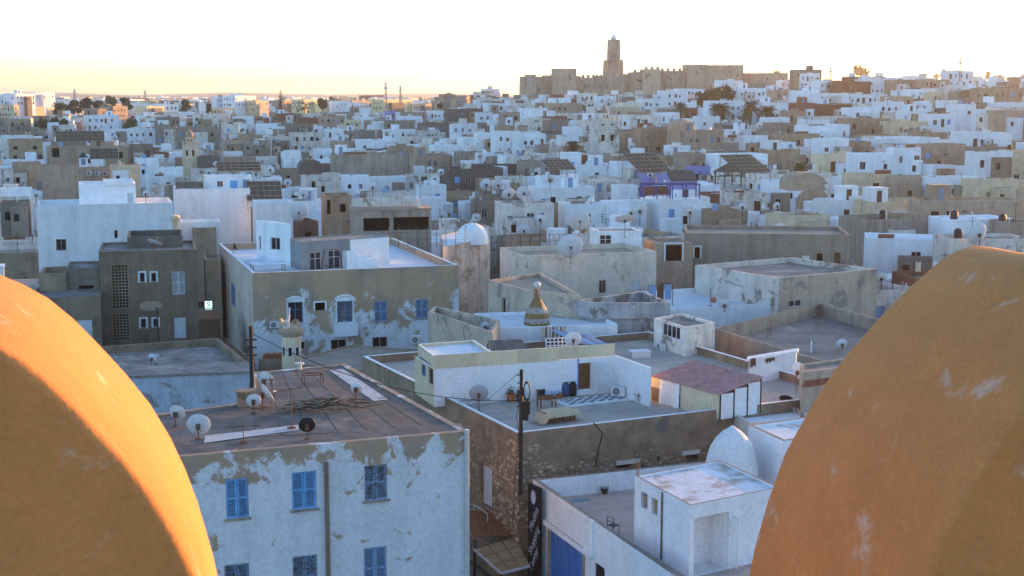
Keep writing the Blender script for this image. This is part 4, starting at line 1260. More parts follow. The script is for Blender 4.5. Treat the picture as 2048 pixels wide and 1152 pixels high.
b.build('bare_patch', m['t'], rE)
pipe(rE, [(a0 + .55, -.08, zz + 2 - .1), (a0 + .6, -.08, zz - 2.2)], .07, 'g')
e2 = front_block(254, 365, 474, Ez + .95, 14, 7, Ez - .3)
e2.build('roof_enclosure', 'low dark walled enclosure on the brown block roof', 'wall', m['k'], m['rg'], par=.95, th=.2); reserve(e2, 500)
dish(306, 488, Ez, .75, 'large tilted beige dish in the brown block roof enclosure', mast=.6, az=30, el=62)
el = front_block(60, 200, 597, 5.6, 14, 8, -2)
el.win(0, 155, 640, 185, 690, 'dw')
el.build('low_brown_wing', 'low brown wing left of the brown block behind the sunlit merlon', 'house', brown, m['rg'], par=.15); reserve(el, 700)
e3 = front_block(131, 197, 537, 7.6, 14, 6, 0); e3.win(0, 158, 571, 188, 594, 'vS')
e3.build('grey_lean_to', 'grey half-built room with a square opening left of the brown block', 'house', m['g'], m['rg'], par=.2); reserve(e3, 600)
e4 = front_block(77, 132, 548, 7.2, 14, 6, 0); e4.build('ruined_room', 'roofless room with pale rubble floor left of the grey half-built room', 'house', m['s'], m['rt'], par=1.0, th=.3); reserve(e4, 600)

# ================================================================== F. big plain white building, far left
Fz = 12.2
Fb = front_block(72, 346, 411, Fz, 17, 9, 1.5)
Fb.win(0, 112, 478, 133, 501, 'grH'); Fb.win(0, 228, 460, 236, 477, 'g')
rF = Fb.build('white_block', 'big plain white block with one barred window behind the brown block', 'house', m['w'], m['rw'], par=.5); reserve(Fb, 555)
a0 = Fb.edge(0)[2]
b = MB(); b.lathe([(.38, 0), (.38, 3.6), (.45, 3.7), (.6, 4.0), (.62, 4.2), (.62, 4.4), (0, 4.41)], 10, (0, 0, 0)); b.build('yellow_column', m['l'], rF, (a0 + .15, .15, Fz - 1.5 - 6.0))
f2 = front_block(157, 271, 368, 14.3, 17, 5.5, Fz - .5); f2.op(0, 5.6, Fz - .4, 6.3, Fz + .9, 'dw')
f2.build('rooftop_room', 'white two-level box room on top of the big plain white block', 'house', m['w'], m['rw'], par=.2); reserve(f2, 410)
f3 = front_block(207, 266, 361.5, 14.65, 17, 4, 14.1); f3.build('roof_tank_room', 'small white upper box on the white box room', 'house', m['wc'], m['rw'], par=.1)
dish(72, 390, Fz, .42, 'white dish at the left end of the big white block roof', mast=1.2)
dish(291, 388, Fz, .42, 'white dish right of the white box room', mast=1.2)
g1 = front_block(349, 500, 379, 12.6, 15, 8, 1.0); g1.build('white_terraced_house', 'broad white house with blue-doored roof room behind, left of centre', 'house', m['w'], m['rw'], par=.3); reserve(g1, 445)
g2 = front_block(411, 503, 352.5, 14.1, 15, 4, 12.2); g2.win(0, 434, 362, 446, 374, 'g'); g2.win(0, 460, 361, 475, 377, 'db'); g2.win(0, 486, 359, 500, 377, 'db')
g2.build('rooftop_room', 'white rooftop room with two bright blue doors', 'house', m['w'], m['rw'], par=.25); reserve(g2, 378)
def shade_frame(xy, z, w, d, rise, rot, label, nx=10, ny=4, mat='pwood'):
    """lean-to shade of crossing battens and reed sheets on posts"""
    o = P(*xy, z)
    t = thing('shade_roof', label, 'shade roof', o, rad(rot), 'slatted shade roofs')
    L = math.hypot(d, rise)
    for i in range(nx):
        b = MB(); x0, x1 = w * i / nx + .02, w * (i + 1) / nx - .02
        b.face([(x0, 0, 0), (x1, 0, 0), (x1, d, rise), (x0, d, rise)]); b.face([(x0, 0, -.04), (x0, d, rise - .04), (x1, d, rise - .04), (x1, 0, -.04)])
        b.build('reed_panel', m['shade'], t)
    b = MB()
    for j in range(ny + 1): b.bar((0, d * j / ny, rise * j / ny + .05), (w, d * j / ny, rise * j / ny + .05), .07)
    for i in range(nx + 1): b.bar((w * i / nx, 0, .08), (w * i / nx, d, rise + .08), .05)
    b.build('battens', m[mat], t)
    posts(t, [((x, y, -1.3), (x, y, r_)) for x in (.1, w / 2, w - .1) for y, r_ in ((.1, 0), (d - .1, rise))], .09, m[mat])
    return t
m['shade'] = M('brown_reed', (.125, .098, .075), var=.3, nsc=1.5, bump=.4)
shade_frame((352, 377), 12.7, 3.6, 3, .6, 15, 'dark slatted shade over the white house roof left of blue doors', 4, 3)
shade_frame((494, 402), 11.0, 4.6, 4, 2.3, 12, 'dark sloping slatted shade behind the white wall, left of centre', 6, 4)
g3 = front_block(385, 432, 456, 9.0, 15, 6, 0); g3.build('stone_wall_house', 'rough grey stone house left of the peeling palace', 'house', m['s'], m['rg'], par=.6); reserve(g3, 600)
g4 = front_block(362, 440, 445, 9.6, 15, 4, 0); g4.build('white_low_wall', 'low white wall above the rough stone house', 'wall', m['w'], m['rw'], par=.3); reserve(g4, 470)
g5 = front_block(512, 585, 405, 11.3, 16, 5, 0); g5.build('white_wall_house', 'plain white wall house below the sloping shade', 'house', m['w'], m['rw'], par=.3); reserve(g5, 440)
dish(598, 425, 9.3, 1.15, 'very large beige dish above the white rooftop room', mast=1.4, az=-14)

# ================================================================== small octagonal minaret with loudspeakers
mc = P(584, 735, 4.0); dm = math.hypot(mc.x, mc.y)
mt = PD(584, 664, dm); W_ = (PD(605, 700, dm) - PD(564, 700, dm)).length / 2
root = thing('small_minaret', 'slim octagonal beige minaret with loudspeakers before the peeling facade', 'minaret', (mc.x, mc.y, -1))
Hm = mt.z + 1
b = MB(); b.lathe([(W_, 0), (W_ * .96, Hm - .1)], 8, smooth=False, a0=rad(22.5), a1=rad(382.5)); b.build('shaft', m['l'], root)
b = MB(); b.lathe([(W_ * .96, Hm - .3), (W_ * 1.2, Hm), (W_ * 1.22, Hm + .2), (W_ * 1.1, Hm + .3), (0, Hm + .32)], 16); b.build('gallery', m['s'], root)
for k in range(-1, 2):
    a = rad(-90 + 45 * k); n_ = Vector((math.cos(a), math.sin(a), 0)); s_ = Vector((-n_.y, n_.x, 0)); c0 = n_ * (W_ * .915); b = MB()
    pts = [(-.13, 0), (.13, 0), (.13, .55), (.09, .66), (0, .72), (-.09, .66), (-.13, .55)]
    b.face([c0 + s_ * x + Vector((0, 0, Hm - 1.75 + z)) for x, z in pts]); b.build('niche_window', m['void'], root)
    b = MB(); b.tube([c0 + n_ * .02 + s_ * x * 1.3 + Vector((0, 0, Hm - 1.75 + z)) for x, z in pts[1:] + pts[:1]], .035, 5); b.build('niche_frame', m['w'], root)
for q_, (dx, dy, az) in enumerate(((.25, -.5, -60), (-.5, -.2, 200))):
    b = MB(); a = rad(az); d_ = Vector((math.cos(a), math.sin(a), 0)); p0 = Vector((dx, dy + .3, Hm + .75))
    b.tube([p0 - d_ * .3, p0, p0 + d_ * .28, p0 + d_ * .32], [.07, .1, .33, .36], 14, False); b.tube([(p0.x, p0.y, Hm + .3), p0], .04, 5); b.build('loudspeaker', m['l'], root)
b = MB()
for x in (-.6, -.45, -.3): b.bar((x, -.2, Hm + .3), (x + .1, -.2, Hm + 1.0), .05)
b.bar((-.2, .1, Hm + .3), (-.1, .1, Hm + 1.9), .1); b.build('stay', m['w'], root)
t = thing('clay_pots', 'heap of red-brown clay tiles beside the small minaret', 'tiles', P(548, 716, 3.2), .3)
for k in range(10):
    b = MB(); b.box(-.9 + .2 * k, -.3, 0, -.75 + .2 * k, .3 + .03 * k, .35 + .05 * (k % 3)); b.build('tile', m['terr'], t)
tag(MB().box(-1.2, -.6, -4.5, 1.3, .6, 0).build('brick_plinth', m['s'], None, P(548, 716, 3.19), .3), 'low stone plinth under the red-brown clay tiles', 'plinth')

# ================================================================== lower-left flat roofs
h1 = pxblock([(140, 765), (500, 728), (437, 676), (100, 700)], 4.6, -2.5); h1.build('low_grey_roof_house', 'low house with dark grey roof and parapet between sunlit merlon and alley', 'house', brown, m['rg'], par=.6, th=.3); reserve(h1, 760)
h2 = pxblock([(240, 757), (500, 746), (500, 728), (215, 740)], 5.4, -2.5); h2.build('white_courtyard_wall', 'streaked white courtyard wall behind the felt roof, left', 'wall',
     M('streaked_white', (.50, .53, .58), streak=.35, under=(.30, .29, .28), peel=.6, psc=.6), m['rg'], par=.0); reserve(h2, 840)
dish(302, 718, 4.0, .4, 'white dish on the low dark grey roof', mast=.6, az=25); dish(312, 717, 4.0, .3, 'small square-backed dish beside the white dish on the low roof', mast=.5)
h3 = pxblock([(745, 742), (860, 700), (700, 690), (560, 725)], 3.0, -2.5); h3.build('plank_roof_house', 'low house with brown weathered roof below the peeling facade', 'house', m['s'], m['rt'], par=.12); reserve(h3, 740)
t = thing('blue_balcony', 'blue metal balcony railing at the left end of the terrace', 'railing', P(800, 752, 5.0), .2)
rail(t, [(-1.0, 1.5, 0), (-.6, -.3, 0), (1.6, -.5, 0)], .9, 'bluea'); tag(MB().box(-1.1, -.6, -.15, 1.7, 1.6, -.01).build('slab', m['c'], t))
ac_unit(P(822, 690, 5.2), .2, 'air conditioner beside the crumbling ochre wall, left of it'); 

# green lit pharmacy-like sign in the alley
gp = PD(417, 611, 133)
t = thing('lit_sign', 'small glowing green and white box sign hanging over the alley', 'sign', (gp.x, gp.y, gp.z), .25)
b = MB(); b.box(-.42, 0, -.46, .42, .12, .5); b.build('case', m['iron'], t)
b = MB(); b.box(-.33, -.02, -.2, .33, -.002, .42); b.build('lit_panel', M('lit_green', (.6, .8, .7), emit=(.55, .95, .75, .30), bump=0, rnd=0), t)
b = MB(); b.box(-.33, -.02, -.42, .33, -.002, -.24); b.build('lower_panel', M('lit_green_dim', (.5, .6, .55), emit=(.5, .7, .6, .10), bump=0, rnd=0), t)
dg = M('sign_dark_green', (.01, .07, .05), bump=0)
b = MB()
b.tube([(.16, -.03, .28), (.05, -.03, .31), (-.1, -.03, .27), (-.13, -.03, .18), (-.02, -.03, .13), (.1, -.03, .07), (.14, -.03, -.01), (.02, -.03, -.06), (-.15, -.03, -.04)], .05, 6); b.build('symbol', dg, t)
b = MB(); b.bar((0, .06, .45), (0, 1.0, .45), .05); b.build('arm', m['iron'], t)
g6 = front_block(398, 440, 640, 4.2, 14, 4, -2); g6.build('alley_shop', 'dark alley shopfront under brown sheet roofs below the glowing sign', 'shop', m['dwood'], m['wood'], par=0); reserve(g6, 720)
g7 = front_block(410, 440, 520, 8.0, 14, 5, -2); g7.build('alley_house', 'narrow tan house deep in the alley behind the glowing sign', 'house', m['t'], m['rt'], par=.3); reserve(g7, 640)
g8 = pxblock([(450, 676), (505, 722), (475, 738), (425, 690)], 2.2, -2.5); g8.build('alley_roof', 'flat brown roof running along the alley', 'shop', m['s'], m['wood'], par=.1)

# ================================================================== buildings behind the terrace
cr = M('patched_pinkish', (.50, .43, .35), streak=.25, under=(.29, .275, .265), peel=.56, psc=.55, soft=.02)
i1 = corner_block((851, 605), (866, 620), (990, 680), 8.3, 0)
i1 = Block([P(857, 623, 8.3), P(985, 690, 7.4), P(1000, 640, 8.3), P(870, 612, 8.3)], -1, 8.3)
i1.build('cracked_wall_house', 'roofless house with long patched pinkish wall beside the peeling facade', 'house', cr, m['rg'], par=1.4, th=.25); reserve(i1, 690)
i2 = Block([P(976, 560, 9.4), P(1062, 582, 9.4), P(1162, 590, 9.4), P(1080, 545, 9.4)], -1, 9.4)
i2.win(0, 1004, 596, 1011, 640, 'v'); i2.win(1, 1110, 634, 1131, 650, 'v')
i2.build('patched_gable_house', 'tall pinkish patched house behind the golden tiled dome', 'house', cr, m['rt'], par=.3); reserve(i2, 660)
i3 = Block([P(1162, 600, 9.0), P(1285, 584, 9.0), P(1330, 640, 7.6), P(1190, 640, 7.6)], -1, 9.0)
i3.build('stained_wall_house', 'dark-streaked crumbling white wall right of the golden dome', 'house', M('black_streaked', (.46, .45, .44), streak=.5, under=(.17, .16, .15), peel=.56, psc=.5), m['rg'], par=1.2, th=.3); reserve(i3, 700)
# white roof carrying the golden dome
i4 = front_block(985, 1235, 657, 7.7, 12, 7.5, 0)
i4.build('shrine', 'white flat-roofed shrine carrying the golden tiled dome', 'shrine', m['w'], m['rw'], par=.25, coping=m['wc']); reserve(i4, 710)
gd = P(1074, 649, 7.6)
gold = [M('ochre_tile', (.22, .15, .06), var=.3, nsc=5, rough=.5), M('white_tile', (.36, .34, .33), var=.2, nsc=9, rough=.5, under=(.14, .12, .12), peel=.55, psc=6)]
root = thing('tiled_dome', 'ribbed bell-shaped dome with golden and white tile bands and a white ball', 'dome', gd)
prof = [(.86, 0), (.88, .18), (.86, .36), (.84, .5), (.80, .66), (.76, .84), (.66, 1.05), (.55, 1.25), (.45, 1.45), (.34, 1.65), (.27, 1.78), (.30, 1.82), (.2, 1.9)]
bm_ = [0, 1, 1, 0, 0, 1, 1, 0, 0, 0, 1, 0]
NS = 24
for k in range(NS):                     # tile ribs: each a part
    b = MB(); a = 2 * math.pi * k / NS; da = math.pi / NS * .96
    for i in range(len(prof) - 1):
        (r0, z0), (r1, z1) = prof[i], prof[i + 1]; b.cur = bm_[i]
        s = 1.1
        for q0, q1 in ((-1, 0), (0, 1)):
            bl0, bl1 = (1.0, 1.045) if q0 == -1 else (1.045, 1.0)
            b.face([(r0*s*bl0*math.cos(a+q0*da), r0*s*bl0*math.sin(a+q0*da), z0*s), (r0*s*bl1*math.cos(a+q1*da), r0*s*bl1*math.sin(a+q1*da), z0*s),
                    (r1*s*bl1*math.cos(a+q1*da), r1*s*bl1*math.sin(a+q1*da), z1*s), (r1*s*bl0*math.cos(a+q0*da), r1*s*bl0*math.sin(a+q0*da), z1*s)])
    b.build('tile_rib', gold, root)
b = MB(); b.lathe([(1.05, -.3), (1.1, -.2), (1.05, 0), (0, .02)], 16); b.build('drum', m['wc'], root)
b = MB(); rr = random.Random(9)
for k in range(26):
    a = rr.uniform(0, 6.28); b.bar((0, 0, 2.05 + .02 * k), (math.cos(a) * .28, math.sin(a) * .28, 2.1 + .028 * k), .05)
b.tube([(0, 0, 2.0), (0, 0, 2.85)], .1, 8); b.build('finial', m['s'], root)
b = MB(); b.lathe([(0.01, 2.8), (.16, 2.85), (.26, 3.0), (.27, 3.1), (.2, 3.25), (.01, 3.33)], 14); b.build('ball', m['ac'], root)
for (x, y, lab) in ((1100, 652, 'left row of old boards leaning on the shrine roof'),):
    t = thing('plank_stack', lab, 'planks', P(1085, 680, 7.2), .3); rr = random.Random(3)
    for k in range(7):
        b = MB(); b.obox((k * .28, rr.uniform(-.1, .1), .45), (.09, 0, 0), (.25, .75, .35), (0, -.01, .02)); b.build('plank', [m['pwood'], m['wood']][k % 2], t)
t = thing('panel_stack', 'white lattice panel with dark square holes leaning behind the yellow parapet', 'panel', P(1093, 699, 7.0), .22)
b = MB()
for i in range(6): b.bar((i * .3, 0, 0), (i * .3, .2, .75), .07)
for j in range(4): b.bar((0, j * .066, j * .25), (1.5, j * .066, j * .25), .07)
b.build('lattice', m['wc'], t)
b = MB(); b.face([(0, .06, 0), (1.5, .06, 0), (1.5, .26, .75), (0, .26, .75)]); b.build('backing', m['iron'], t)
t = thing('sheet_roof', 'blue and grey corrugated sheets over the yard beside the golden dome', 'roof sheets', P(1128, 680, 7.5), .0)
for k in range(5):
    b = MB(); b.obox((.25 + k * .55, .8, .1 - .07 * k), (.28, 0, -.03), (-.9, 1.3, .25), (0, 0, .012)); b.build('sheet', [m['bluea'], m['greysh'], m['blue'], m['greysh'], m['bluea']][k], t)
posts(t, [((k * .8 - .4, -.4, -1.4), (k * .8 - .4, -.4, -.2)) for k in range(4)], .08, m['iron'])
t = thing('sheet_roof', 'dark sagging corrugated roof on posts left of the white dish, behind yellow parapet', 'roof sheets', P(985, 702, 7.6), .25)
for k in range(5):
    b = MB(); b.obox((.3 + k * .5, .9, .2 + .02 * (k % 2)), (.25, 0, .0), (.0, .95, .18), (0, 0, .012)); b.build('sheet', m['k'], t)
posts(t, [((x, y, -1.4), (x, y, .2)) for x, y in ((.1, 0), (2.5, 0), (.1, 1.8), (2.5, 1.8))], .08, m['iron'])
dish(1147, 681, 7.0, .58, 'round white dish behind the yellow parapet panels', mast=.8)
dish(971, 655, 7.0, .38, 'small grey dish left of the shrine roof', mast=.8)
b = MB(); rr = random.Random(12)
for k in range(90):
    p = Vector((rr.gauss(0, 1.5), rr.gauss(0, .8), .1)); s = rr.uniform(.1, .35)
    a = rr.uniform(0, 3); b.obox(p + Vector((0, 0, s * .5)), (s * math.cos(a), s * math.sin(a), 0), (-s * .6 * math.sin(a), s * .6 * math.cos(a), 0), (0, 0, s * rr.uniform(.3, .9)))
tag(b.build('roof_clutter', [m['s']], None, P(1255, 700, 5.9)), 'rubble and junk heaped on the low roof right of the yellow parapet', 'junk', kind='stuff')
jb = front_block(1205, 1345, 720, 6.0, 14, 9, 0); jb.build('cluttered_roof_house', 'low house with cluttered grey roof between shrine and white guard room', 'house', m['a'], m['rg'], par=.1); reserve(jb, 740)
# pierced block screen
t = thing('block_screen', 'white pierced concrete block screen on the low roof behind red shed', 'screen', P(1265, 727, 6.05), .22)
for i in range(7):
    for j in range(4):
        b = MB(); w = .19; x, z = i * w * 1.02, j * w * 1.02
        n = 10; hole = [(x + w/2 + .055*math.cos(2*math.pi*k/n), z + w/2 + .055*math.sin(2*math.pi*k/n)) for k in range(n)]
        ring = [(x + w/2 + min(.5, .5/max(abs(math.cos(2*math.pi*k/n)), abs(math.sin(2*math.pi*k/n)))*.5*2*.5)*w*0 + w/2*max(-1, min(1, math.cos(2*math.pi*k/n)*1.45)), z + w/2 + w/2*max(-1, min(1, math.sin(2*math.pi*k/n)*1.45))) for k in range(n)]
        for k in range(n):
            q = (k + 1) % n
            b.face([(ring[k][0], 0, ring[k][1]), (ring[q][0], 0, ring[q][1]), (hole[q][0], 0, hole[q][1]), (hole[k][0], 0, hole[k][1])])
            b.face([(hole[k][0], 0, hole[k][1]), (hole[q][0], 0, hole[q][1]), (hole[q][0], .12, hole[q][1]), (hole[k][0], .12, hole[k][1])])
        b.build('block', m['wc'], t)
b = MB(); b.box(0, .12, 0, 1.36, .14, .79); b.box(-.05, -.03, .80, 1.4, .8, .86); b.build('backing', m['w'], t)

# white guard room with air conditioner
Gb = corner_block((1308, 636), (1372, 655), (1430, 645), 8.55, 5.4)
Gb.win(0, 1325, 650, 1360, 676, 'g', .1)
rG = Gb.build('white_roof_room', 'white roof room with paned window and grey slab roof, right of centre', 'house', m['a'], m['rg'], par=.2, th=.2); reserve(Gb, 720)
a0, zz = Gb.on(0, 1323, 700); d_ = (Gb.pts[1] - Gb.pts[0]).normalized(); p = Gb.pts[0] + d_ * a0
ac_unit((p.x + d_.y * .45, p.y - d_.x * .45, zz), Gb.edge(0)[3], 'air conditioner on the wall of the white roof room', .85, .6, .32, legs=False)
gb2 = Block([Vector((q.x, q.y)) for q in (Gb.pts[0] - d_ * 1 , Gb.pts[1] + d_ * .6, Gb.pts[2] + (Gb.pts[2] - Gb.pts[1]) * .2, Gb.pts[3])], -1, 5.38)
gb2.build('guard_room_base', 'grey lower storey under the white roof room', 'house', m['a'], m['rg'], par=.0); reserve(gb2, 760)
# big concrete roof terrace on the right
rt = Block([P(1425, 673, 6.3), P(1660, 742, 6.3), P(1900, 690, 6.3), P(1640, 612, 6.3)], -1, 7.2)
rt.pts = [Vector(p[:2]) for p in (P(1428, 662, 7.0), P(1700, 745, 7.0), P(1960, 700, 7.0), P(1640, 610, 7.0))]
rt.build('grey_terrace_house', 'house with large bare dark roof terrace inside grey parapets, right', 'house', m['c'], M('dark_screed', (.17, .16, .15), var=.3, nsc=.3, under=(.25, .235, .22), peel=.56, psc=.25, soft=.1), par=1.05, th=.22); reserve(rt, 760)
dish(1685, 690, 5.95, .42, 'grey dish on the bare dark roof terrace by the right merlon', mast=.6)
for (x, y, h) in ((1536, 690, 1.1), (1590, 690, 2.2), (1640, 665, 2.0), (1536, 640, 2.0)):
    pass
rb1 = thing('starter_bars', 'thin steel starter bars rising from the bare roof terrace, left group', 'steel bars', P(1535, 683, 5.96))
rb2 = thing('starter_bars', 'thin steel starter bars rising from the bare roof terrace, right group', 'steel bars', P(1632, 668, 5.96))
for t in (rb1, rb2):
    for k in range(4):
        b = MB(); x, y = .2 * (k % 2), .2 * (k // 2); b.tube([(x, y, 0), (x + .03, y, 1.7)], .012, 4); b.build('bar', m['rust'], t)
tag(MB().box(-.9, -.06, 0, .9, .06, .06).build('plank', m['w'], None, P(1632, 661, 5.96), .3), 'pale plank lying on the bare roof terrace', 'plank')
tag(MB().tube([(0, 0, 0), (0, 0, 1.1)], .05, 8).build('white_post', m['w'], None, P(1622, 711, 5.96)), 'short white post near the edge of the bare roof terrace', 'post')
# neighbour terrace right of the shed
nt = Block([P(1528, 822, 6.4), P(1605, 812, 6.4), P(1640, 690, 6.4), P(1440, 700, 6.4)], -1, 6.4)
wl = Block([P(1497, 722, 8.0), P(1592, 706, 8.0), P(1594, 702, 8.0), P(1499, 718, 8.0)], 6, 8.0)
wl.build('white_screen_wall', 'white wall with hanging rags behind the red-roofed shed', 'wall', m['w'], m['w'], par=0)
for (x, y, w, h, lab) in ((1498, 722, .5, .55, 'dark brown rag hanging on the white wall, left one'), (1529, 716, .85, .45, 'brown cloth hanging on the white wall, right one')):
    p = P(x, y, 8.0); b = MB(); a = math.atan2(*(wl.pts[1] - wl.pts[0]).yx)
    for i in range(6):
        for j in range(4):
            q = lambda i, j: (w * i / 6, -.12 - .03 * math.sin(i * 1.9 + j), -h * j / 4 * (1 + .25 * math.sin(i * 2.3)))
            b.face([q(i, j), q(i + 1, j), q(i + 1, j + 1), q(i, j + 1)], True)
    tag(b.build('hanging_cloth', m['dwood'], None, (p.x, p.y, 8.17), a), lab, 'cloth', 'cloths on the white wall')
bw = corner_block((1600, 728), (1604, 745), (1720, 730), 9.0, 0)
bw.build('brick_topped_house', 'unfinished house corner with red brick band beside the right merlon', 'house', m['c'], m['rg'], par=.15); reserve(bw, 800)
b = MB(); L = bw.edge(1)[2]
c1 = Vector(bw.l2(bw.pts[1])); an1 = bw.edge(1)[3] - bw.ang
for k in range(12):
    for j in range(2):
        b = MB(); x = .02 + k * .32 + (.16 if j else 0); b.box(x, -.04, 8.1 + j * .2, x + .3, -.003, 8.29 + j * .2); b.build('brick', m['b'], bw.root, (c1.x, c1.y, 0), an1)
dish(1594, 745, 6.4, .6, 'white dish with dark bracket by the brick-topped house', mast=1.4, az=50)
dish(1571, 802, 6.4, .42, 'black dish peeking over the stone parapet, right', mast=.4, mat='dishk', az=20, el=50)

# white wall and terrace with laundry
j1 = Block([P(1300, 612, 7.2), P(1560, 612, 7.2), P(1560, 590, 7.2), P(1392, 576, 7.2)], 0, 7.2)
j1.pts = [Vector(p[:2]) for p in (P(1292, 632, 6.6), P(1558, 614, 6.6), P(1392, 584, 6.6), P(1270, 592, 6.6))]; j1.z1 = 7.0
j1.build('white_terrace_house', 'white-floored roof terrace with laundry and a dish, right of centre', 'house', m['w'], m['rw'], par=.4, th=.2); reserve(j1, 640)
dish(1449, 611, 6.6, .5, 'grey dish standing on the white-floored terrace', mast=.5)
j2 = corner_block((1390, 530), (1558, 556), (1755, 538), 9.3, 0)
j2.win(1, 1578, 600, 1604, 614, 'g'); j2.build('white_wall_house', 'house with broad peeling white wall bearing faint graffiti, right of centre', 'house', m['a'], m['rg'], par=.5, edgemats={1: cr}); reserve(j2, 615)
c1 = j2.on(0, 1468, 570); b = MB(); rr = random.Random(7)
for k in range(22):
    x = c1[0] - 1.3 + k * .12; z = c1[1] + .25 - k * .012 + rr.gauss(0, .05); b.tube([(x, -.012, z), (x + .06, -.012, z + rr.uniform(-.15, .15)), (x + .11, -.012, z + rr.uniform(-.1, .1))], .02, 4)
b.build('graffiti', m['g'], j2.root)
lp = P(1300, 585, 7.0)
t = thing('clothesline', 'clothesline with blue-patterned sheets on the white terrace', 'clothesline', P(1296, 612, 6.6), .15)
b = MB(); b.bar((0, 0, 0), (0, 0, 1.9), .05); b.bar((2.2, 0, 0), (2.2, 0, 1.9), .05); b.bar((0, 0, 1.88), (2.2, 0, 1.88), .012); b.build('frame', m['iron'], t)
for k, mm in enumerate((m['bluea'], m['dwood'], m['bluea'])):
    b = MB()
    for i in range(5):
        q = lambda i, z: (.1 + k * .7 + .12 * i, .03 * math.sin(i * 2.1 + k), z)
        b.face([q(i, 1.87), q(i + 1, 1.87), q(i + 1, .55), q(i, .55)], True)
    b.build('sheet', mm, t)
t = thing('red_bundle', 'small red bundle on a post on the white terrace', 'bundle', P(1421, 613, 6.6))
b = MB(); b.bar((0, 0, 0), (0, 0, 1.6), .05); b.build('post', m['iron'], t)
b = MB(); b.lathe([(0, .3), (.25, .4), (.3, .6), (.15, .8), (0, .85)], 8, (.25, 0, 0)); b.build('bundle', m['terr'], t)
j3 = front_block(1372, 1700, 466, 10.6, -6, 9, 0)
j3.win(0, 1527, 519, 1546, 535, 'vS'); j3.win(0, 1569, 513, 1585, 543, 'dk'); j3.win(0, 1604, 511, 1619, 552, 'dw'); j3.win(0, 1633, 507, 1645, 522, 'vS'); j3.win(0, 1668, 505, 1681, 534, 'dk'); j3.win(0, 1389, 494, 1400, 516, 'vH')
r3 = j3.build('grey_balcony_house', 'long grey house with dark doors, one white door and an outside stair, right', 'house', m['g'], m['rt'], par=.4); reserve(j3, 560)
a0, zz = j3.on(0, 1540, 556); a1 = j3.on(0, 1640, 556)[0]
rail(r3, [(a0, -1.0, zz), (a1, -1.0, zz)], .9)
b = MB(); b.box(a0, -1.1, zz - .15, a1, -.004, zz - .01); b.build('balcony_slab', m['c'], r3)
L = j3.edge(0)[2]
for k in range(11):
    b = MB(); x = L + .1 + .24 * k; b.box(x, -1.3, 3.4, x + .238, -.2, 8.0 - .36 * k); b.build('step', m['c'], r3)
j4 = corner_block((1312, 488), (1313, 489), (1385, 484), 9.8, 0)
j4 = front_block(1312, 1386, 487, 9.8, 10, 5, 0); j4.win(0, 1331, 486, 1364, 522, 'vH'); j4.win(0, 1320, 566, 1338, 578, 'g')
j4.build('brown_brick_house', 'narrow brown house with a large white-framed opening, right of the long wall', 'house', m['t'], m['rg'], par=.2); reserve(j4, 580)
j5 = front_block(1048, 1313, 512, 9.9, 17, 8, 0); j5.win(0, 1198, 560, 1212, 586, 'gr'); j5.win(0, 1264, 562, 1280, 580, 'dw')
j5.build('long_cream_wall_house', 'house with long cream limewashed wall below the rooftop dishes, centre', 'house', M('cream_limewash', (.60, .55, .48), streak=.2, under=(.36, .33, .29), peel=.62, psc=.5), m['rt'], par=.5); reserve(j5, 590)
j6 = front_block(1198, 1284, 463, 11.05, 10, 4, 9.35); j6.win(0, 1199.5, 470, 1223, 496, 'g'); j6.build('white_penthouse', 'white rooftop cabin with sliding glass doors, centre right', 'house', m['w'], m['rt'], par=.15); reserve(j6, 495)
dish(1142, 495, 9.5, 1.15, 'very large white dish above the long cream wall', mast=1.5)
dish(1160, 443, 10.4, 1.1, 'large dish with dark bracket behind the white rooftop cabin, left', mast=1.5)
dish(1250, 442, 11.2, .9, 'beige dish on the white rooftop cabin', mast=1.6, el=60)
# vault / dome house left of it
j7 = Block([P(886, 494, 9.3), P(980, 476, 9.3), P(975, 452, 9.3), P(880, 470, 9.3)], 0, 9.3); j7.build('domed_house', 'low stained house carrying a smooth white dome, centre', 'house', M('stained_grey_wall', (.44, .41, .375), streak=.4, under=(.28, .25, .215), peel=.57, psc=.6), m['rw'], par=.1); reserve(j7, 540)
dc = P(944, 480, 9.3)
b = MB(); b.lathe([(1.75, -.4), (1.75, .2), (1.66, .65), (1.45, 1.1), (1.1, 1.5), (.6, 1.78), (.1, 1.88), (0, 1.89)], 24); tag(b.build('white_dome', dome_m, None, dc), 'smooth white half-dome on a low stained roof, centre', 'dome')
j8 = Block([P(1000, 545, 8.9), P(917, 560, 8.9), P(975, 500, 8.9), P(1060, 500, 8.9)], 0, 8.9)
t = thing('fence', 'black roof fence of tall posts and wires before the white dome', 'fence', P(778, 470, 10.2), rad(-14))
for k in range(9):
    b = MB(); b.bar((k * 1.05, 0, -1.2), (k * 1.05, 0, .9), .05); b.bar((k * 1.05, 0, .9), (k * 1.05 + .2, -.15, 1.15), .04); b.build('post', m['iron'], t)
for z in (.85, .3, -.3):
    b = MB(); b.bar((0, 0, z), (8.4, 0, z), .02); b.build('wire', m['iron'], t)
t = thing('fence', 'black railing along the white wall right of the white dome', 'fence', P(983, 503, 9.4), rad(14))
for k in range(8):
    b = MB(); b.bar((k * 1.0, 0, 0), (k * 1.0, 0, 1.6), .05); b.build('post', m['iron'], t)
for z in (1.55, .9, .2):
    b = MB(); b.bar((0, 0, z), (7.0, 0, z), .03); b.build('wire', m['iron'], t)
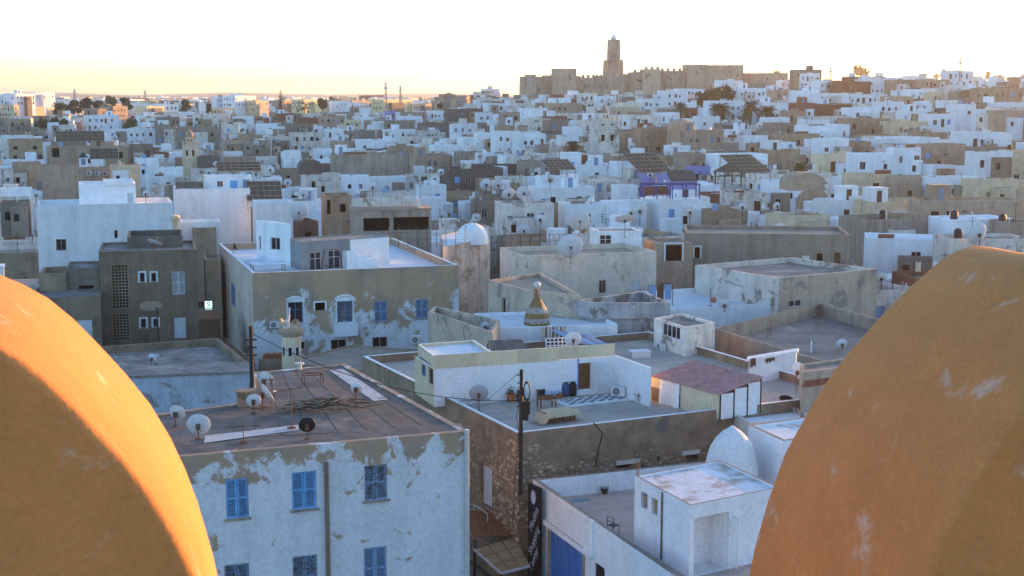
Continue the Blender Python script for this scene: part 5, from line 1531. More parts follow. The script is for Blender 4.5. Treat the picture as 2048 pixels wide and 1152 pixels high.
# open concrete shed and ruin
k1 = front_block(706, 862, 421, 11.3, 10, 6, 1); k1.win(0, 727, 436, 779, 462, 'v', .5); k1.win(0, 787, 434, 858, 460, 'v', .5)
k1.build('open_concrete_shed', 'unfinished concrete upper storey with dark open bays, centre left', 'house', m['c'], m['rt'], par=0); reserve(k1, 465)
t = thing('roof_wall', 'whitewashed roof parapet panels on the unfinished concrete storey', 'wall', P(706, 419, 11.5), rad(10))
for k in range(5):
    b = MB(); b.box(.1 + k * 1.55, 4.2, 0, 1.5 + k * 1.55, 4.35, 1.05); b.build('panel', m['a'], t)
for k in range(4):
    b = MB(); b.box(7.9, .4 + k * .95, 0, 8.05, 1.25 + k * .95, 1.0); b.build('panel', m['a'], t)
k2 = front_block(649, 704, 392, 11.8, 12, 6, 1); k2.win(0, 654, 400, 661, 428, 'v'); k2.win(0, 680, 408, 692, 424, 'v'); k2.build('ruined_house', 'ruined grey house with two dark openings left of the concrete storey', 'house', m['s'], m['rt'], par=.5); reserve(k2, 430)
# ================================================================== landmarks of the middle and far town
WORD = {'w': 'white', 'a': 'weathered white', 'g': 'grey', 'k': 'dark grey', 't': 'tan', 's': 'rough stone', 'l': 'cream', 'b': 'red brick', 'c': 'bare concrete', 'p': 'purple', 'y': 'yellow-lit'}
AUTO = []                       # (root, style, size word, feature, px, py, D)
def solve(xL, xR, yt, yb, h):
    for _ in range(12):
        D = hitz((xL + xR) / 2, yt, h)
        need = (yb - yt) * D / F
        if need <= h - .8 or h > 16: break
        h += .7
    return D, h
def auto_ops(blk, style, D, rr, edges=(0,)):
    n = 0
    for e in edges:
        L = blk.edge(e)[2]
        if style in 'b' or L < 2.2: continue
        rows = [blk.z1 - 2.7] + ([blk.z1 - 5.6] if blk.z1 - blk.z0 > 8 else [])
        for zr in rows:
            a = rr.uniform(.6, 1.6)
            while a < L - 1.2:
                if rr.random() < .76:
                    w = rr.choice((.7, .9, 1.1)); hh = rr.choice((.9, 1.2, 1.3))
                    k = rr.choice(('g', 'g', 'g', 'v', 'v', 'v', 'g', 'dk', 'sg', 'db')); zb = zr
                    if k == 'dk': zb = zr - .6; hh = 2.0
                    if zb > blk.z0 + .5: blk.op(e, a, zb, a + w, zb + hh, k, .15); n += 1
                a += rr.uniform(1.5, 2.8)
    return n
def extras(root, blk, style, rr, D):
    """stair room, tank, pots on the roof - parts of the house"""
    w, d, H = blk.edge(0)[2], blk.edge(1)[2], blk.z1 - blk.z0
    f = ''
    if w > 6 and d > 4.5 and rr.random() < .22:
        x = rr.uniform(.5, w - 3.2); b = MB(); b.box(x, d - 3.0, H - .45, x + 2.5, d - .5, H + 1.7); b.box(x - .1, d - 3.1, H + 1.7, x + 2.6, d - .4, H + 1.82)
        o = b.build('stair_room', m[rr.choice((style, 'w', 'w'))] if style in m else m['w'], root)
        b = MB(); b.box(x + .7, d - 3.03, H - .4, x + 1.5, d - 3.004, H + 1.4); b.build('door', m[rr.choice(('dwood', 'bluea', 'greysh'))], o)
        f = 'roof stair room'
    if rr.random() < .22 and w > 3:
        b = MB(); x = rr.uniform(.6, w - 1.2); b.lathe([(.45, 0), (.48, .3), (.45, .9), (.2, 1.1), (0, 1.12)], 10, (x, d * .6, H - .3)); b.build('water_tank', m[rr.choice(('dishk', 'ac', 'bluea'))], root)
    if rr.random() < .25 and w > 3:
        b = MB(); x = rr.uniform(.3, w - .3); b.bar((x, d * .4, H - .4), (x, d * .4, H + 2.2), .05); b.bar((x - .5, d * .4, H + 2.0), (x + .5, d * .4, H + 2.0), .04); b.bar((x - .35, d * .4, H + 1.7), (x + .35, d * .4, H + 1.7), .04); b.build('aerial', m['iron'], root)
    for q in range(rr.randint(0, 3)):
        x, y = rr.uniform(.4, w - .4), rr.uniform(.4, d - .4); b = MB(); b.tube([(x, y, H - .6), (x, y, H + rr.uniform(.1, .7))], .07, 6); b.build('vent_pipe', m[rr.choice(('terr', 'g', 'ac'))], root)
    if rr.random() < .6 and w > 4 and H > 4.5:
        a0 = rr.uniform(.0, w * .55); ww = rr.uniform(2.2, max(2.4, w * .6)); hw_ = H - rr.uniform(.7, 2.2); b = MB(); e_ = rr.uniform(1.0, 2.4)
        st2 = rr.choice((style, style, 'a', 's', 'w', 'g')); b.box(a0, -e_, .0, min(w - .05, a0 + ww), -.01, hw_)
        b.cur = 1; x1_ = min(w - .05, a0 + ww); b.box(a0 + .15, -e_ + .15, hw_ + .002, x1_ - .15, -.02, hw_ + .02)
        b.cur = 2
        if x1_ - a0 > 1.6: b.box(a0 + .5, -e_ - .012, hw_ - 2.0, a0 + 1.2, -e_ + .05, hw_ - .9)
        b.build('annex', [m[st2], m[ROOF[st2]], m['void']], root)
    if rr.random() < .35 and w > 4:
        x = rr.uniform(w * .3, w * .7); b = MB(); b.box(x, .25, H - .6, x + .2, d - .25, H + rr.uniform(.15, .9)); b.build('roof_partition', m[rr.choice((style, 'a', 's'))], root)
    if rr.random() < .35 and w > 4:
        x0 = rr.uniform(0, w * .5); b = MB(); b.box(x0 + .01, .01, H + .002, x0 + rr.uniform(1.5, w * .45), .2, H + rr.uniform(.2, .7)); b.build('parapet_step', m[rr.choice((style, style, 'b', 'c'))], root)
    return f
def hh(xL, xR, yt, yb, st, h=7.5, rot=None, dep=None, wins=None, label=None, name='house', feat=True, par=None, cat='house', edges=(0,)):
    rr = random.Random(int(xL * 31 + yt * 7))
    D, h = solve(xL, xR, yt, yb, h)
    if rot is None: rot = 16 + rr.uniform(-7, 7) + (0 if xL > 300 else 3)
    p = PD((xL + xR) / 2, yt, D)
    blk = front_block(xL, xR, yt, p.z, rot, 5, 0, D)
    w = blk.edge(0)[2]
    dep = dep or min(6.5, max(4, w * .7))
    z0 = terrain(blk.pts[0].x, blk.pts[0].y) - 1.5
    blk = front_block(xL, xR, yt, p.z, rot, dep, min(z0, p.z - 3), D)
    nw = 0
    if wins:
        for (x0, y0, x1, y1, k) in wins: blk.win(0, x0, y0, x1, y1, k, .15)
    elif wins is None: nw = auto_ops(blk, st, D, rr, edges)
    root = blk.build(name, label, cat, m[st], m[ROOF[st]], par=par if par is not None else rr.choice((.25, .4, .6)), th=.2, simple=True, group='houses of the old town')
    f = extras(root, blk, st, rr, D) if feat else ''
    reserve(blk, yb)
    if label is None:
        cpx, cpy = (xL + xR) / 2, yt
        AUTO.append((root, st, f, cpx, cpy, D, xR - xL))
    blk.D = D
    return blk
HL = [  # far left, new town
 (0,30,185,201,'w',14,42),(31,70,187,203,'w',14,42),(71,110,185,204,'w',14,42),(27,38,209,232,'l',9,40),(38,86,213,231,'l',7,40),(0,26,216,236,'t',7,40),(95,131,215,228,'l',6,40),
 (195,226,217,236,'t',8,38),(226,255,212,238,'t',9,38),(172,236,231,263,'w',8,25),(16,62,238,262,'t',8,35),(95,118,245,262,'w',7,20),(0,17,250,272,'g',7),(62,90,262,280,'g',6),
 (254,310,257,284,'w',7),(216,254,258,280,'w',6),(310,352,252,290,'g',8),(352,438,256,298,'g',9),(385,438,229,256,'a',8),(262,293,206,226,'w',7,35),(293,328,213,224,'y',6,40),(328,356,209,224,'w',7,35),
 (380,405,199,216,'w',8,35),(432,470,193,228,'w',9,35),(470,512,191,226,'w',9,38),(447,467,216,228,'l',6,40),(4,66,271,282,'w',6),(20,85,279,318,'s',9),(405,432,206,228,'w',7,35),
 (0,20,283,318,'a',7),(0,26,338,370,'a',8),(270,318,316,350,'w',7),(297,366,337,352,'w',6),(297,350,352,368,'w',6),(395,440,313,336,'k',7),(447,486,281,304,'t',7),(448,485,303,314,'w',5),(486,540,281,312,'g',7),
 (447,512,314,328,'t',6),(0,64,377,392,'w',8),(0,60,404,470,'g',9),
 # centre left
 (512,537,201,232,'l',9,42),(571,607,198,224,'a',9,38),(607,641,199,226,'y',9,44),(666,700,202,224,'w',8,30),(700,722,205,224,'w',8,30),(720,742,215,228,'w',6),(700,738,214,230,'g',6),(722,768,191,206,'b',9,25),(768,824,199,224,'y',9,44),
 (740,768,207,224,'t',7),(824,873,208,222,'l',6,40),(873,890,194,216,'t',10,25),(888,911,188,216,'t',11,35),(909,926,196,214,'t',9,35),(557,585,227,245,'b',7),(597,638,236,248,'b',6),(640,690,232,256,'t',7),(571,626,247,272,'g',8),
 (584,644,265,299,'a',8),(622,645,252,268,'w',7),(512,538,236,250,'b',6),(512,555,247,268,'w',6),(690,722,240,258,'l',6),(770,790,222,240,'p',6),(633,664,298,318,'w',6),(571,600,301,336,'w',8),
 (560,612,338,372,'s',7),(613,682,348,395,'a',9),(681,738,351,380,'w',7),(738,812,356,381,'w',6),(812,842,352,378,'a',6),(840,893,371,402,'w',8),(877,956,359,381,'w',6),(900,1006,338,368,'k',8),(830,900,311,346,'t',7),
 (870,972,290,301,'w',6),(955,992,266,302,'w',8),(990,1040,262,300,'w',8),(813,863,273,288,'a',6),(778,804,259,282,'w',7),(895,978,218,242,'k',8),(975,1012,206,228,'w',8),(860,895,222,240,'w',6),(750,842,386,402,'a',6),(817,887,396,432,'w',8),
 (690,750,262,280,'g',6),(650,700,258,276,'w',6),(803,845,232,252,'w',6),(770,830,242,258,'g',6),(845,905,246,264,'k',6),(905,955,248,268,'w',7),(720,770,280,296,'w',6),(840,880,262,276,'a',5),(1004,1040,224,250,'g',7),(512,562,355,371,'w',7),
 (895,950,385,400,'s',6),(950,1000,400,440,'g',7),(1006,1108,406,466,'a',9),(1000,1055,355,382,'a',6),(955,985,225,245,'w',6),
 # below the fortress
 (1160,1195,186,212,'a',8),(1194,1233,192,212,'w',7),(1105,1142,196,218,'w',7),(1042,1095,216,232,'w',6),(1075,1110,206,220,'g',6),(1100,1165,206,226,'t',6),(1285,1336,197,214,'w',7),(1334,1376,181,212,'w',8),(1360,1411,177,196,'w',7),
 (1440,1486,160,178,'w',8),(1475,1533,176,204,'w',9),(1420,1535,201,250,'w',10),(1225,1322,229,258,'a',8),(1282,1306,247,257,'b',6),(1285,1360,257,300,'t',9),(1360,1448,262,300,'t',9),(1240,1285,265,300,'t',7),(1280,1362,278,296,'w',6),(1340,1381,291,306,'w',6),
 (1136,1166,254,272,'w',7),(1096,1136,240,262,'g',7),(1090,1122,262,282,'k',6),(1038,1092,268,292,'w',7),(1130,1163,306,338,'w',8),(1163,1196,312,334,'b',7),(1196,1236,312,340,'t',7),(1085,1156,354,380,'w',7),(1070,1190,376,404,'w',7),(1165,1236,331,352,'w',6),
 (1235,1286,323,348,'w',7),(1040,1080,322,352,'g',7),(1100,1135,318,338,'g',6),(1130,1212,408,452,'w',8),(1212,1292,404,450,'w',8),(1108,1160,411,440,'s',7),(1238,1276,371,398,'w',7),(1290,1345,350,372,'p',7),(1390,1442,371,402,'w',7),(1418,1463,388,416,'b',6),
 (1460,1536,386,422,'a',7),(1322,1420,398,440,'w',8),(1390,1436,410,440,'w',7),(1430,1490,422,450,'s',7),(1232,1280,214,232,'l',6),(1322,1360,225,246,'w',6),(1040,1100,245,262,'a',6),(1165,1190,226,240,'w',6),(1245,1290,205,222,'a',7),
 (1370,1440,308,340,'t',8),(1400,1440,232,258,'w',7),(1536,1580,236,262,'w',7),(1530,1580,205,226,'w',7),(1380,1420,332,350,'p',6),
 # right hillside
 (1590,1644,139,162,'g',9,10),(1600,1640,147,170,'w',8),(1640,1682,161,182,'w',8),(1682,1718,161,184,'b',8),(1716,1742,163,186,'b',8),(1738,1790,156,188,'w',9),(1790,1835,160,176,'t',8),(1563,1592,160,180,'w',7),(1550,1592,180,200,'t',7),
 (1592,1640,181,206,'w',8),(1640,1700,186,206,'w',7),(1700,1760,188,206,'w',7),(1783,1826,192,218,'t',8),(1820,1868,178,206,'w',8),(1864,1890,184,200,'l',7),(1895,1948,141,174,'w',10,6),(1850,1900,158,176,'t',8),(1826,1860,202,216,'w',6),
 (1908,1952,208,258,'w',9,10),(1952,2000,219,262,'w',9,-4),(1996,2060,220,280,'t',9),(1855,1912,228,262,'w',8,8),(1948,2060,176,204,'s',9,-6),(1590,1630,206,224,'b',7),(1630,1704,208,232,'b',6),(1704,1760,216,236,'w',7),(1760,1808,204,222,'w',7),
 (1536,1576,210,236,'w',7),(1576,1612,222,248,'s',7),(1808,1856,222,242,'w',7),(1782,1856,243,264,'l',7),(1700,1782,236,268,'s',8),(1612,1660,240,262,'w',6),(1660,1702,232,250,'a',6),(1618,1700,252,276,'w',7),(1536,1590,246,268,'g',7),(1590,1620,252,270,'s',6),
 (1712,1792,309,348,'w',8,6),(1790,1842,296,346,'w',9,6),(1745,1806,278,300,'w',7),(1836,1920,281,296,'w',6),(1842,1932,290,330,'t',8),(1920,2024,265,290,'w',8,0),(1948,2026,304,360,'w',9,0),(2020,2070,300,360,'l',8),(1866,1912,330,350,'w',6),
 (1640,1698,278,312,'w',8),(1698,1742,284,304,'s',7),(1560,1640,268,292,'s',7),(1650,1712,310,340,'l',7),(1710,1796,349,382,'l',7),(1796,1872,354,386,'t',7),(1540,1634,363,422,'w',8,6),(1870,1960,356,400,'w',7),(1960,2060,362,400,'l',7),
 (1657,1752,402,434,'w',7),(1752,1850,406,438,'l',7),(1850,2060,404,440,'t',8,4),(1560,1660,432,456,'l',7),(1660,1742,440,470,'w',6),(1742,1872,442,484,'c',8),(1872,1910,440,480,'s',7),(1900,2026,441,470,'w',8),(2020,2070,446,500,'g',8),
 (1733,1915,478,512,'w',7,-12),(1440,1536,310,340,'w',8),(1536,1600,300,330,'s',7),(1490,1536,272,300,'w',7),(1536,1570,284,300,'w',6),(1900,2060,480,540,'a',8,0),
]
for r_ in HL:
    ro = r_[6] if len(r_) > 6 else None
    if ro and ro >= 38: hh(*r_[:6], 63, 9, edges=(0, 3))
    else: hh(r_[0], r_[1], r_[2], r_[3], r_[4], *(r_[5:7]))
# ---- bits with a look of their own
def minaret(px, w, ytop, ybot, tiers, label, mat, name='minaret'):
    """square minaret; tiers: (width fraction, top y, battlement)"""
    D = hitz(px, ybot - 40, 9)
    c = PD(px, ybot, D); base = terrain(c.x, c.y) - 1
    root = thing(name, label, 'minaret', (c.x, c.y, base), rad(14))
    W = w * D / F; z = 0; out = []
    for (f, yt, bat) in tiers:
        zt = PD(px, yt, D).z - base; s = W * f / 2
        b = MB(); b.box(-s, -s, z, s, s, zt); st_ = b.build('stage', mat, root)
        if bat:
            b = MB(); b.box(-s - .15, -s - .15, zt, s + .15, s + .15, zt + .25); b.build('cornice', mat, root)
            b = MB(); n = max(4, int(s * 2 / .7))
            for k in range(n):
                x = -s + s * 2 * (k + .5) / n
                for (xx, yy) in ((x, -s), (x, s), (-s, x), (s, x)): b.box(xx - .2, yy - .15, zt + .25, xx + .2, yy + .15, zt + .95)
            tag(b.build('battlement', mat, root), kind='stuff')
        for k in (-1, 1):
            b = MB(); b.box(k * s * .4 - s * .14, -s - .01, zt - min(2.6, (zt - z) * .55), k * s * .4 + s * .14, -s + .1, zt - min(1.2, (zt - z) * .25)); b.build('window', m['void'], st_)
        z = zt; out.append((s, zt))
    HAND.append((px - w / 2, px + w / 2, ytop, ybot, D))
    return root, out, D
root, o_, D = minaret(1207.5, 47, 213, 308, [(1.0, 258, True), (.96, 244, True), (.35, 226, False)], 'square white minaret with battlements below the fortress', m['a'])
b = MB(); b.lathe([(1.1, 0), (.9, .5), (.35, 1.2), (.05, 2.2), (0, 2.9)], 8, (0, 0, o_[-1][1])); b.build('spire', m['g'], root)
root, o_, D = minaret(381, 29, 258, 335, [(1.0, 290, True), (.5, 274, False)], 'cream square minaret with small ribbed cupola, left', m['l'])
b = MB(); b.lathe([(.95, 0), (1.0, .25), (.85, .8), (.5, 1.4), (.1, 1.8), (0, 2.2)], 10, (0, 0, o_[-1][1])); b.build('cupola', m['s'], root)
root, o_, D = minaret(937.5, 8, 187, 207, [(1.0, 195, False), (.55, 190, False)], 'tiny distant minaret on the skyline left of the fortress', m['t'])

# hotel with green pavilion
k = hh(97, 256, 292, 345, 't', 10, 22, 9, wins=[(104,296,119,314,'v'),(238,304,246,317,'v'),(182,300,192,322,'v'),(200,300,212,322,'v')], label='tan hotel with roof pavilion and brick-red trim, left', cat='hotel', name='hotel', par=1.2)
k2 = hh(82, 156, 330, 398, 't', 11, 18, 6, wins=[], label='blank tan hotel annex wall with drain holes, left', cat='hotel', name='hotel_annex')
k3 = hh(156, 224, 336, 366, 't', 9, 18, 6, wins=[], label='tan hotel wing carrying three air conditioners, left', cat='hotel', name='hotel_wing')
k4 = hh(224, 280, 330, 392, 'l', 10, 20, 6, wins=[], label='beige rounded-corner building beside the hotel wing', cat='house')
k5 = hh(24, 82, 326, 376, 't', 9, 20, 7, wins=[], label='tan house with arched ramp left of the hotel annex', cat='house')
for i in range(3):
    p = PD(174 + i * 16, 351, k3.D - .4); ac_unit(p, rad(18), ['left', 'middle', 'right'][i] + ' one of three air conditioners on the hotel wing', 1.0, .75, .35, legs=False)
p = PD(167, 332, k3.D + .5)
t = thing('pavilion', 'small white pavilion with dark green upturned roof on the hotel', 'pavilion', p, rad(18)); s = 2.0 * p.y / 290
b = MB(); b.box(-.8, -.8, -.2, .8, .8, 1.7); b.build('wall', m['w'], t)
b = MB(); b.box(-.4, -.83, .3, .4, -.804, 1.4); b.build('window', m['greysh'], t)
gr = M('green_roof_tile', (.025, .07, .055), rough=.5)
b = MB(); b.lathe([(1.5, 1.75), (1.45, 1.7), (.9, 2.0), (.5, 2.4), (.12, 2.6), (.05, 3.0), (0, 3.05)], 4, a0=rad(45), a1=rad(405), smooth=False); b.build('roof', gr, t)
shade_frame((112, 283), PD(112, 283, 300).z, 9.5, 1.5, 2.0, 18, 'beige slatted screen standing above the hotel roof', 8, 3)
shade_frame((180, 318), PD(180, 318, 245).z, 4.6, 2.5, 1.6, 18, 'brown glazed shade on the hotel terrace', 6, 3)
shade_frame((435, 343), PD(435, 343, 205).z, 6.2, 2.5, 1.2, 15, 'dark slatted shade behind the blue-doored roof room', 6, 3)
shade_frame((1280, 346), PD(1280, 346, 205).z, 5.8, 5, 2.6, 28, 'large brown slatted shade sloping left of the purple roof terrace', 8, 5)
shade_frame((1480, 346), PD(1480, 346, 200).z, 5.6, 5, 2.3, 28, 'large brown slatted shade right of the thatched hut', 8, 5)
shade_frame((1098, 340), PD(1098, 340, 215).z, 4.5, 3.5, 1.4, 20, 'grey slatted shade left of the white domed roof, centre right', 5, 4)
# thatched hut
p = PD(1457, 346, 196); t = thing('thatched_hut', 'rooftop hut with brown pyramid roof right of the purple terrace', 'hut', p, rad(20))
b = MB(); b.lathe([(2.3, .2), (1.2, .75), (.2, 1.35), (0, 1.5)], 4, smooth=False, a0=rad(45), a1=rad(405)); b.build('roof', m['shade'], t)
for x in (-1, 1):
    for y in (-1, 1):
        b = MB(); b.bar((x * 1.3, y * 1.3, -1.8), (x * 1.3, y * 1.3, .3), .12); b.build('post', m['dwood'], t)
# purple pergola
p = PD(1288, 398, 176); t = thing('pergola', 'purple-blue roof pergola with slim posts on a white terrace', 'pergola', p, rad(2))
pm_ = M('pergola_purple', (.085, .085, .24), var=.1, bump=0)
for (x0, x1) in ((0, 3.3), (3.6, 7.0)):
    for x in (x0, (x0 + x1) / 2, x1):
        for y in (0, 2.6):
            b = MB(); b.bar((x, y, 0), (x, y, 1.75), .13); b.build('post', pm_, t)
    for y in (0, 2.6):
        b = MB(); b.bar((x0 - .15, y, 1.8), (x1 + .15, y, 1.8), .14); b.build('beam', pm_, t)
    for q in range(9):
        b = MB(); x = x0 + (x1 - x0) * q / 8; b.bar((x, -.2, 1.92), (x, 2.8, 1.92), .07); b.build('rafter', pm_, t)
b = MB(); b.box(-.2, -.3, -.12, 7.2, 3, 0); b.build('deck', m['w'], t)
t = thing('purple_roof_hut', 'purple-walled roof hut with sloping brown roof behind the pergola', 'hut', PD(1342, 372, 190), rad(5))
b = MB(); b.box(0, 0, -.5, 3.4, 2.5, .9); b.build('wall', m['p'], t)
b = MB(); b.obox((1.6, 1.0, 1.4), (1.85, 0, 0), (0, 1.4, .55), (0, -.02, .05)); b.build('roof', m['shade'], t)
# vaults on the right
def vault(px, py, D, w, L, r, rot, label, mat, hr=.8):
    p = PD(px, py, D); b = MB(); n = 14
    for i in range(n):
        a0, a1 = math.pi * i / n, math.pi * (i + 1) / n
        b.face([(r * math.cos(a0), 0, r * hr * math.sin(a0)), (r * math.cos(a1), 0, r * hr * math.sin(a1)), (r * math.cos(a1), L, r * hr * math.sin(a1)), (r * math.cos(a0), L, r * hr * math.sin(a0))], True)
    for y in (0, L): b.face([(r * math.cos(math.pi * i / n), y, r * hr * math.sin(math.pi * i / n)) for i in range(n + 1)])
    b.box(-r, .01, -1.2, r, L - .01, 0)
    tag(b.build('barrel_vault', mat, None, p, rad(rot)), label, 'vault')
vault(1626, 402, solve(1540, 1634, 363, 422, 8)[0] + 2, 5, 7, 2.5, 10, 'pale barrel vault beside the white house, right', m['s'])
vault(1616, 364, 196, 5, 4, 2.5, 12, 'brown ribbed barrel-vaulted roof, right', m['t'], .5)
vault(622, 334, 225, 5, 4, 1.75, 15, 'dark low dome-like vault left of the concrete block', m['k'], .7)
p = PD(1362, 262, hitz(1362, 255, 9) - 1)
b = MB(); b.lathe([(3.2, -.5), (3.2, .6), (2.9, 1.4), (2.1, 2.2), (1.0, 2.7), (0, 2.85)], 18); tag(b.build('stone_dome', m['t'], None, p), 'low tan stone dome on the tan building below the palms', 'dome')
hb = hh(664, 806, 309, 354, 'c', 10, 10, 9, wins=[], label='big blank stained concrete block, centre left', par=.3)
b = MB()
for i in range(16):
    q = MB(); q.box(2.4 + i * .32, .02, 0, 2.7 + i * .32, .2, .55); q.build('brick', m['b'], hb.root, (0, 0, hb.z1 - hb.z0 + .003))

# ================================================================== fill the rest of the town
def overlaps(poly):
    cx = sum(p[0] for p in poly) / 4; cy = sum(p[1] for p in poly) / 4
    for f in FOOT:
        fx = sum(p.x for p in f) / len(f); fy = sum(p.y for p in f) / len(f)
        if abs(fx - cx) + abs(fy - cy) > 70: continue
        n = len(f)
        for (x, y) in list(poly) + [(cx, cy)]:
            ins = True
            for i in range(n):
                a, c = f[i], f[(i + 1) % n]
                if (c.x - a.x) * (y - a.y) - (c.y - a.y) * (x - a.x) < -.3 * (c - a).length: ins = False; break
            if ins: return True
    return False
PALMS = ((1362, 193, 240, 24, 'tall thin palm left of the bushy palms below the fortress'), (1440, 198, 246, 42, 'leftmost of three bushy palms before the white villa'), (1501, 192, 246, 44, 'middle of three bushy palms before the white villa'),
         (1536, 206, 246, 40, 'rightmost of three bushy palms before the white villa'), (1553, 134, 162, 20, 'palm on the skyline right of the fortress'), (1145, 277, 306, 28, 'lone small palm left of the square white minaret'))
VD = solve(1420, 1535, 201, 250, 10)[0] - 3
def palm_D(x, yt, yb): return VD if 1430 < x < 1540 else hitz(x, (yt + yb) / 2, 7)
for (x, yt, yb, sp, lab) in PALMS: HAND.append((x - sp / 2, x + sp / 2, yt, yb - 4, palm_D(x, yt, yb)))
TR = [(102, 196, 212, 16, 'round tree right of the three apartment blocks'), (125, 208, 230, 34, 'dark tree left of the far-left grove'), (148, 204, 228, 30, 'dark broad tree in the far-left grove, left'), (172, 194, 226, 26, 'tall tree in the far-left grove, second from left'),
      (195, 190, 226, 24, 'tallest tree in the far-left grove'), (222, 193, 214, 26, 'sunlit tree in the far-left grove, second from right'), (250, 194, 222, 28, 'round tree closing the far-left grove on the right'), (86, 240, 254, 40, 'low dark tree row beside the tan crenellated house, left'), (118, 238, 252, 32, 'low dark tree right of the tan crenellated house'),
      (262, 240, 256, 38, 'dark bushy tree right of the white block, far left'), (370, 200, 226, 20, 'tree pair right of the yellow-lit far-left house'), (417, 206, 226, 12, 'slim dark tree left of the white complex'), (645, 198, 218, 18, 'tree beside the yellow-lit house right of the pine'), (660, 195, 208, 12, 'small skyline tree left of the white houses'),
      (1408, 184, 218, 34, 'dark tree below the fortress, left of the evergreen clump'), (1428, 176, 208, 38, 'dark evergreen below the fortress bastion'), (1454, 175, 200, 36, 'broad dark evergreen right of the bastion trees'), (1722, 132, 156, 32, 'bushy tree on the right skyline'), (1880, 142, 156, 40, 'tree clump left of the pale skyline block'), (1995, 152, 164, 36, 'flat-topped pine on the right skyline'), (1600, 330, 346, 40, 'dry bush behind the barrel vaults'), (1975, 143, 160, 10, 'thin tree at the right skyline edge'), (880, 205, 220, 14, 'small dark tree before the brown skyline block')]
for (x, yt, yb, w, lab) in TR: HAND.append((x - w / 2, x + w / 2, yt, yb - 3, hitz(x, yb, 5)))
rf = random.Random(77)
fill = []
ang = rad(18); cu, su_ = math.cos(ang), math.sin(ang)
gx = -60
styles = 'wwwwwwwwwaaaaaaaaaggggktsssccb'
for gi in range(-85, 125):
    for gj in range(9, 155):
        X, Y = gi * 9.2 + rf.uniform(-1.5, 1.5), gj * 7.2 + rf.uniform(-1.2, 1.2)
        x, y = X * cu - Y * su_, X * su_ + Y * cu
        D = math.hypot(x, y); az = math.degrees(math.atan2(x, y))
        w, d = rf.uniform(5, 10.5), rf.uniform(4.5, 6.8); h = rf.choice((4.6, 5.4, 6.2, 6.4, 7.0, 8.4)) + rf.uniform(-.5, .5); st = rf.choice(styles); rt_ = ang + rf.uniform(-.12, .12)
        if y < 60 or D > 1000 or D < 88: continue
        if not (-22.5 < az < 22.0):
            # beyond the right edge: the hillside goes on (it shades the town); sparse elsewhere
            if not (22.0 <= az < 62 and 120 < D < 560 and (gi + gj) % 2 == 0): continue
        if D > 560 and az < -1 and rf.random() < .35: continue
        if 640 < D and -1 < az < 15: continue
        u_, v_ = Vector((math.cos(rt_), math.sin(rt_))), Vector((-math.sin(rt_), math.cos(rt_)))
        o = Vector((x, y)); poly = [p + Vector((rf.uniform(-.45, .45), rf.uniform(-.45, .45))) for p in (o, o + u_ * w, o + u_ * w + v_ * d, o + v_ * d)]
        if overlaps(poly): continue
        z0 = min(terrain(p.x, p.y) for p in poly); zt = terrain(x, y) + h
        pxs = [proj((p.x, p.y, zt)) for p in poly]; a, c = min(q[0] for q in pxs), max(q[0] for q in pxs); ty = min(q[1] for q in pxs)
        lim = -1e9
        for (hx0, hx1, hy0, hy1, hD) in HAND:
            if hD > D and hx0 < c - 1 and hx1 > a + 1 and hy1 > lim: lim = hy1
        if ty < lim:                          # would hide something: lower it until its top just meets that edge
            zt -= (lim - ty) * D / F
            if zt - terrain(x, y) < 2.6: continue
        fill.append((D, az, poly, z0 - 1, zt, st, a, c))
fill.sort(key=lambda q: q[0])
inview = [q for q in fill if -22 < q[1] < 21.5]
outview = [q for q in fill if not (-22 < q[1] < 21.5)]
NTHING = 300 - len(AUTO)
# a filler whose roof line shows at all: rough visibility by columns, nearest first
sky_line = [1152] * 2300
rows = []
for q in inview:
    a, c = int(max(0, q[6])), int(min(2047, q[7]))
    if c <= a: continue
    ys = [proj((p.x, p.y, q[4]))[1] for p in q[2]]
    rows.append((q, a, c, min(ys)))
allb = [(r[0][0], r[1], r[2], r[3], r[0]) for r in rows] + [(hD, int(max(0, hx0)), int(min(2047, hx1)), hy0, None) for (hx0, hx1, hy0, hy1, hD) in HAND]
allb.sort(key=lambda q: q[0]); vis = []
for (D, a, c, ty, q) in allb:
    if c <= a: continue
    see = sum(1 for x in range(a, c + 1) if sky_line[x] > ty + 1) / (c - a + 1)
    area = sum(max(0, sky_line[x] - ty) for x in range(a, c + 1))
    if q is not None and see > .12: vis.append((area, q))
    for x in range(a, c + 1): sky_line[x] = min(sky_line[x], ty)
vis.sort(key=lambda q: -q[0])
things_ = [q for _, q in vis[:max(0, NTHING)]]; others = [q for _, q in vis[max(0, NTHING):]]
for q in things_:
    D, az, poly, z0, zt, st, a, c = q
    rr = random.Random(int(D * 100))
    blk = Block(poly, z0, zt); auto_ops(blk, st, D, rr, (0, 3) if az > 2 else (0, 1) if az < -14 else (0,))
    root = blk.build('house', None, 'house', m[st], m[ROOF[st]], par=rr.choice((.3, .5, .8)), th=.22, simple=True, group='houses of the old town')
    f = extras(root, blk, st, rr, D)
    cx, cy = proj(((poly[0].x + poly[1].x) / 2, (poly[0].y + poly[1].y) / 2, zt))
    AUTO.append((root, st, f, cx, cy, D, c - a))
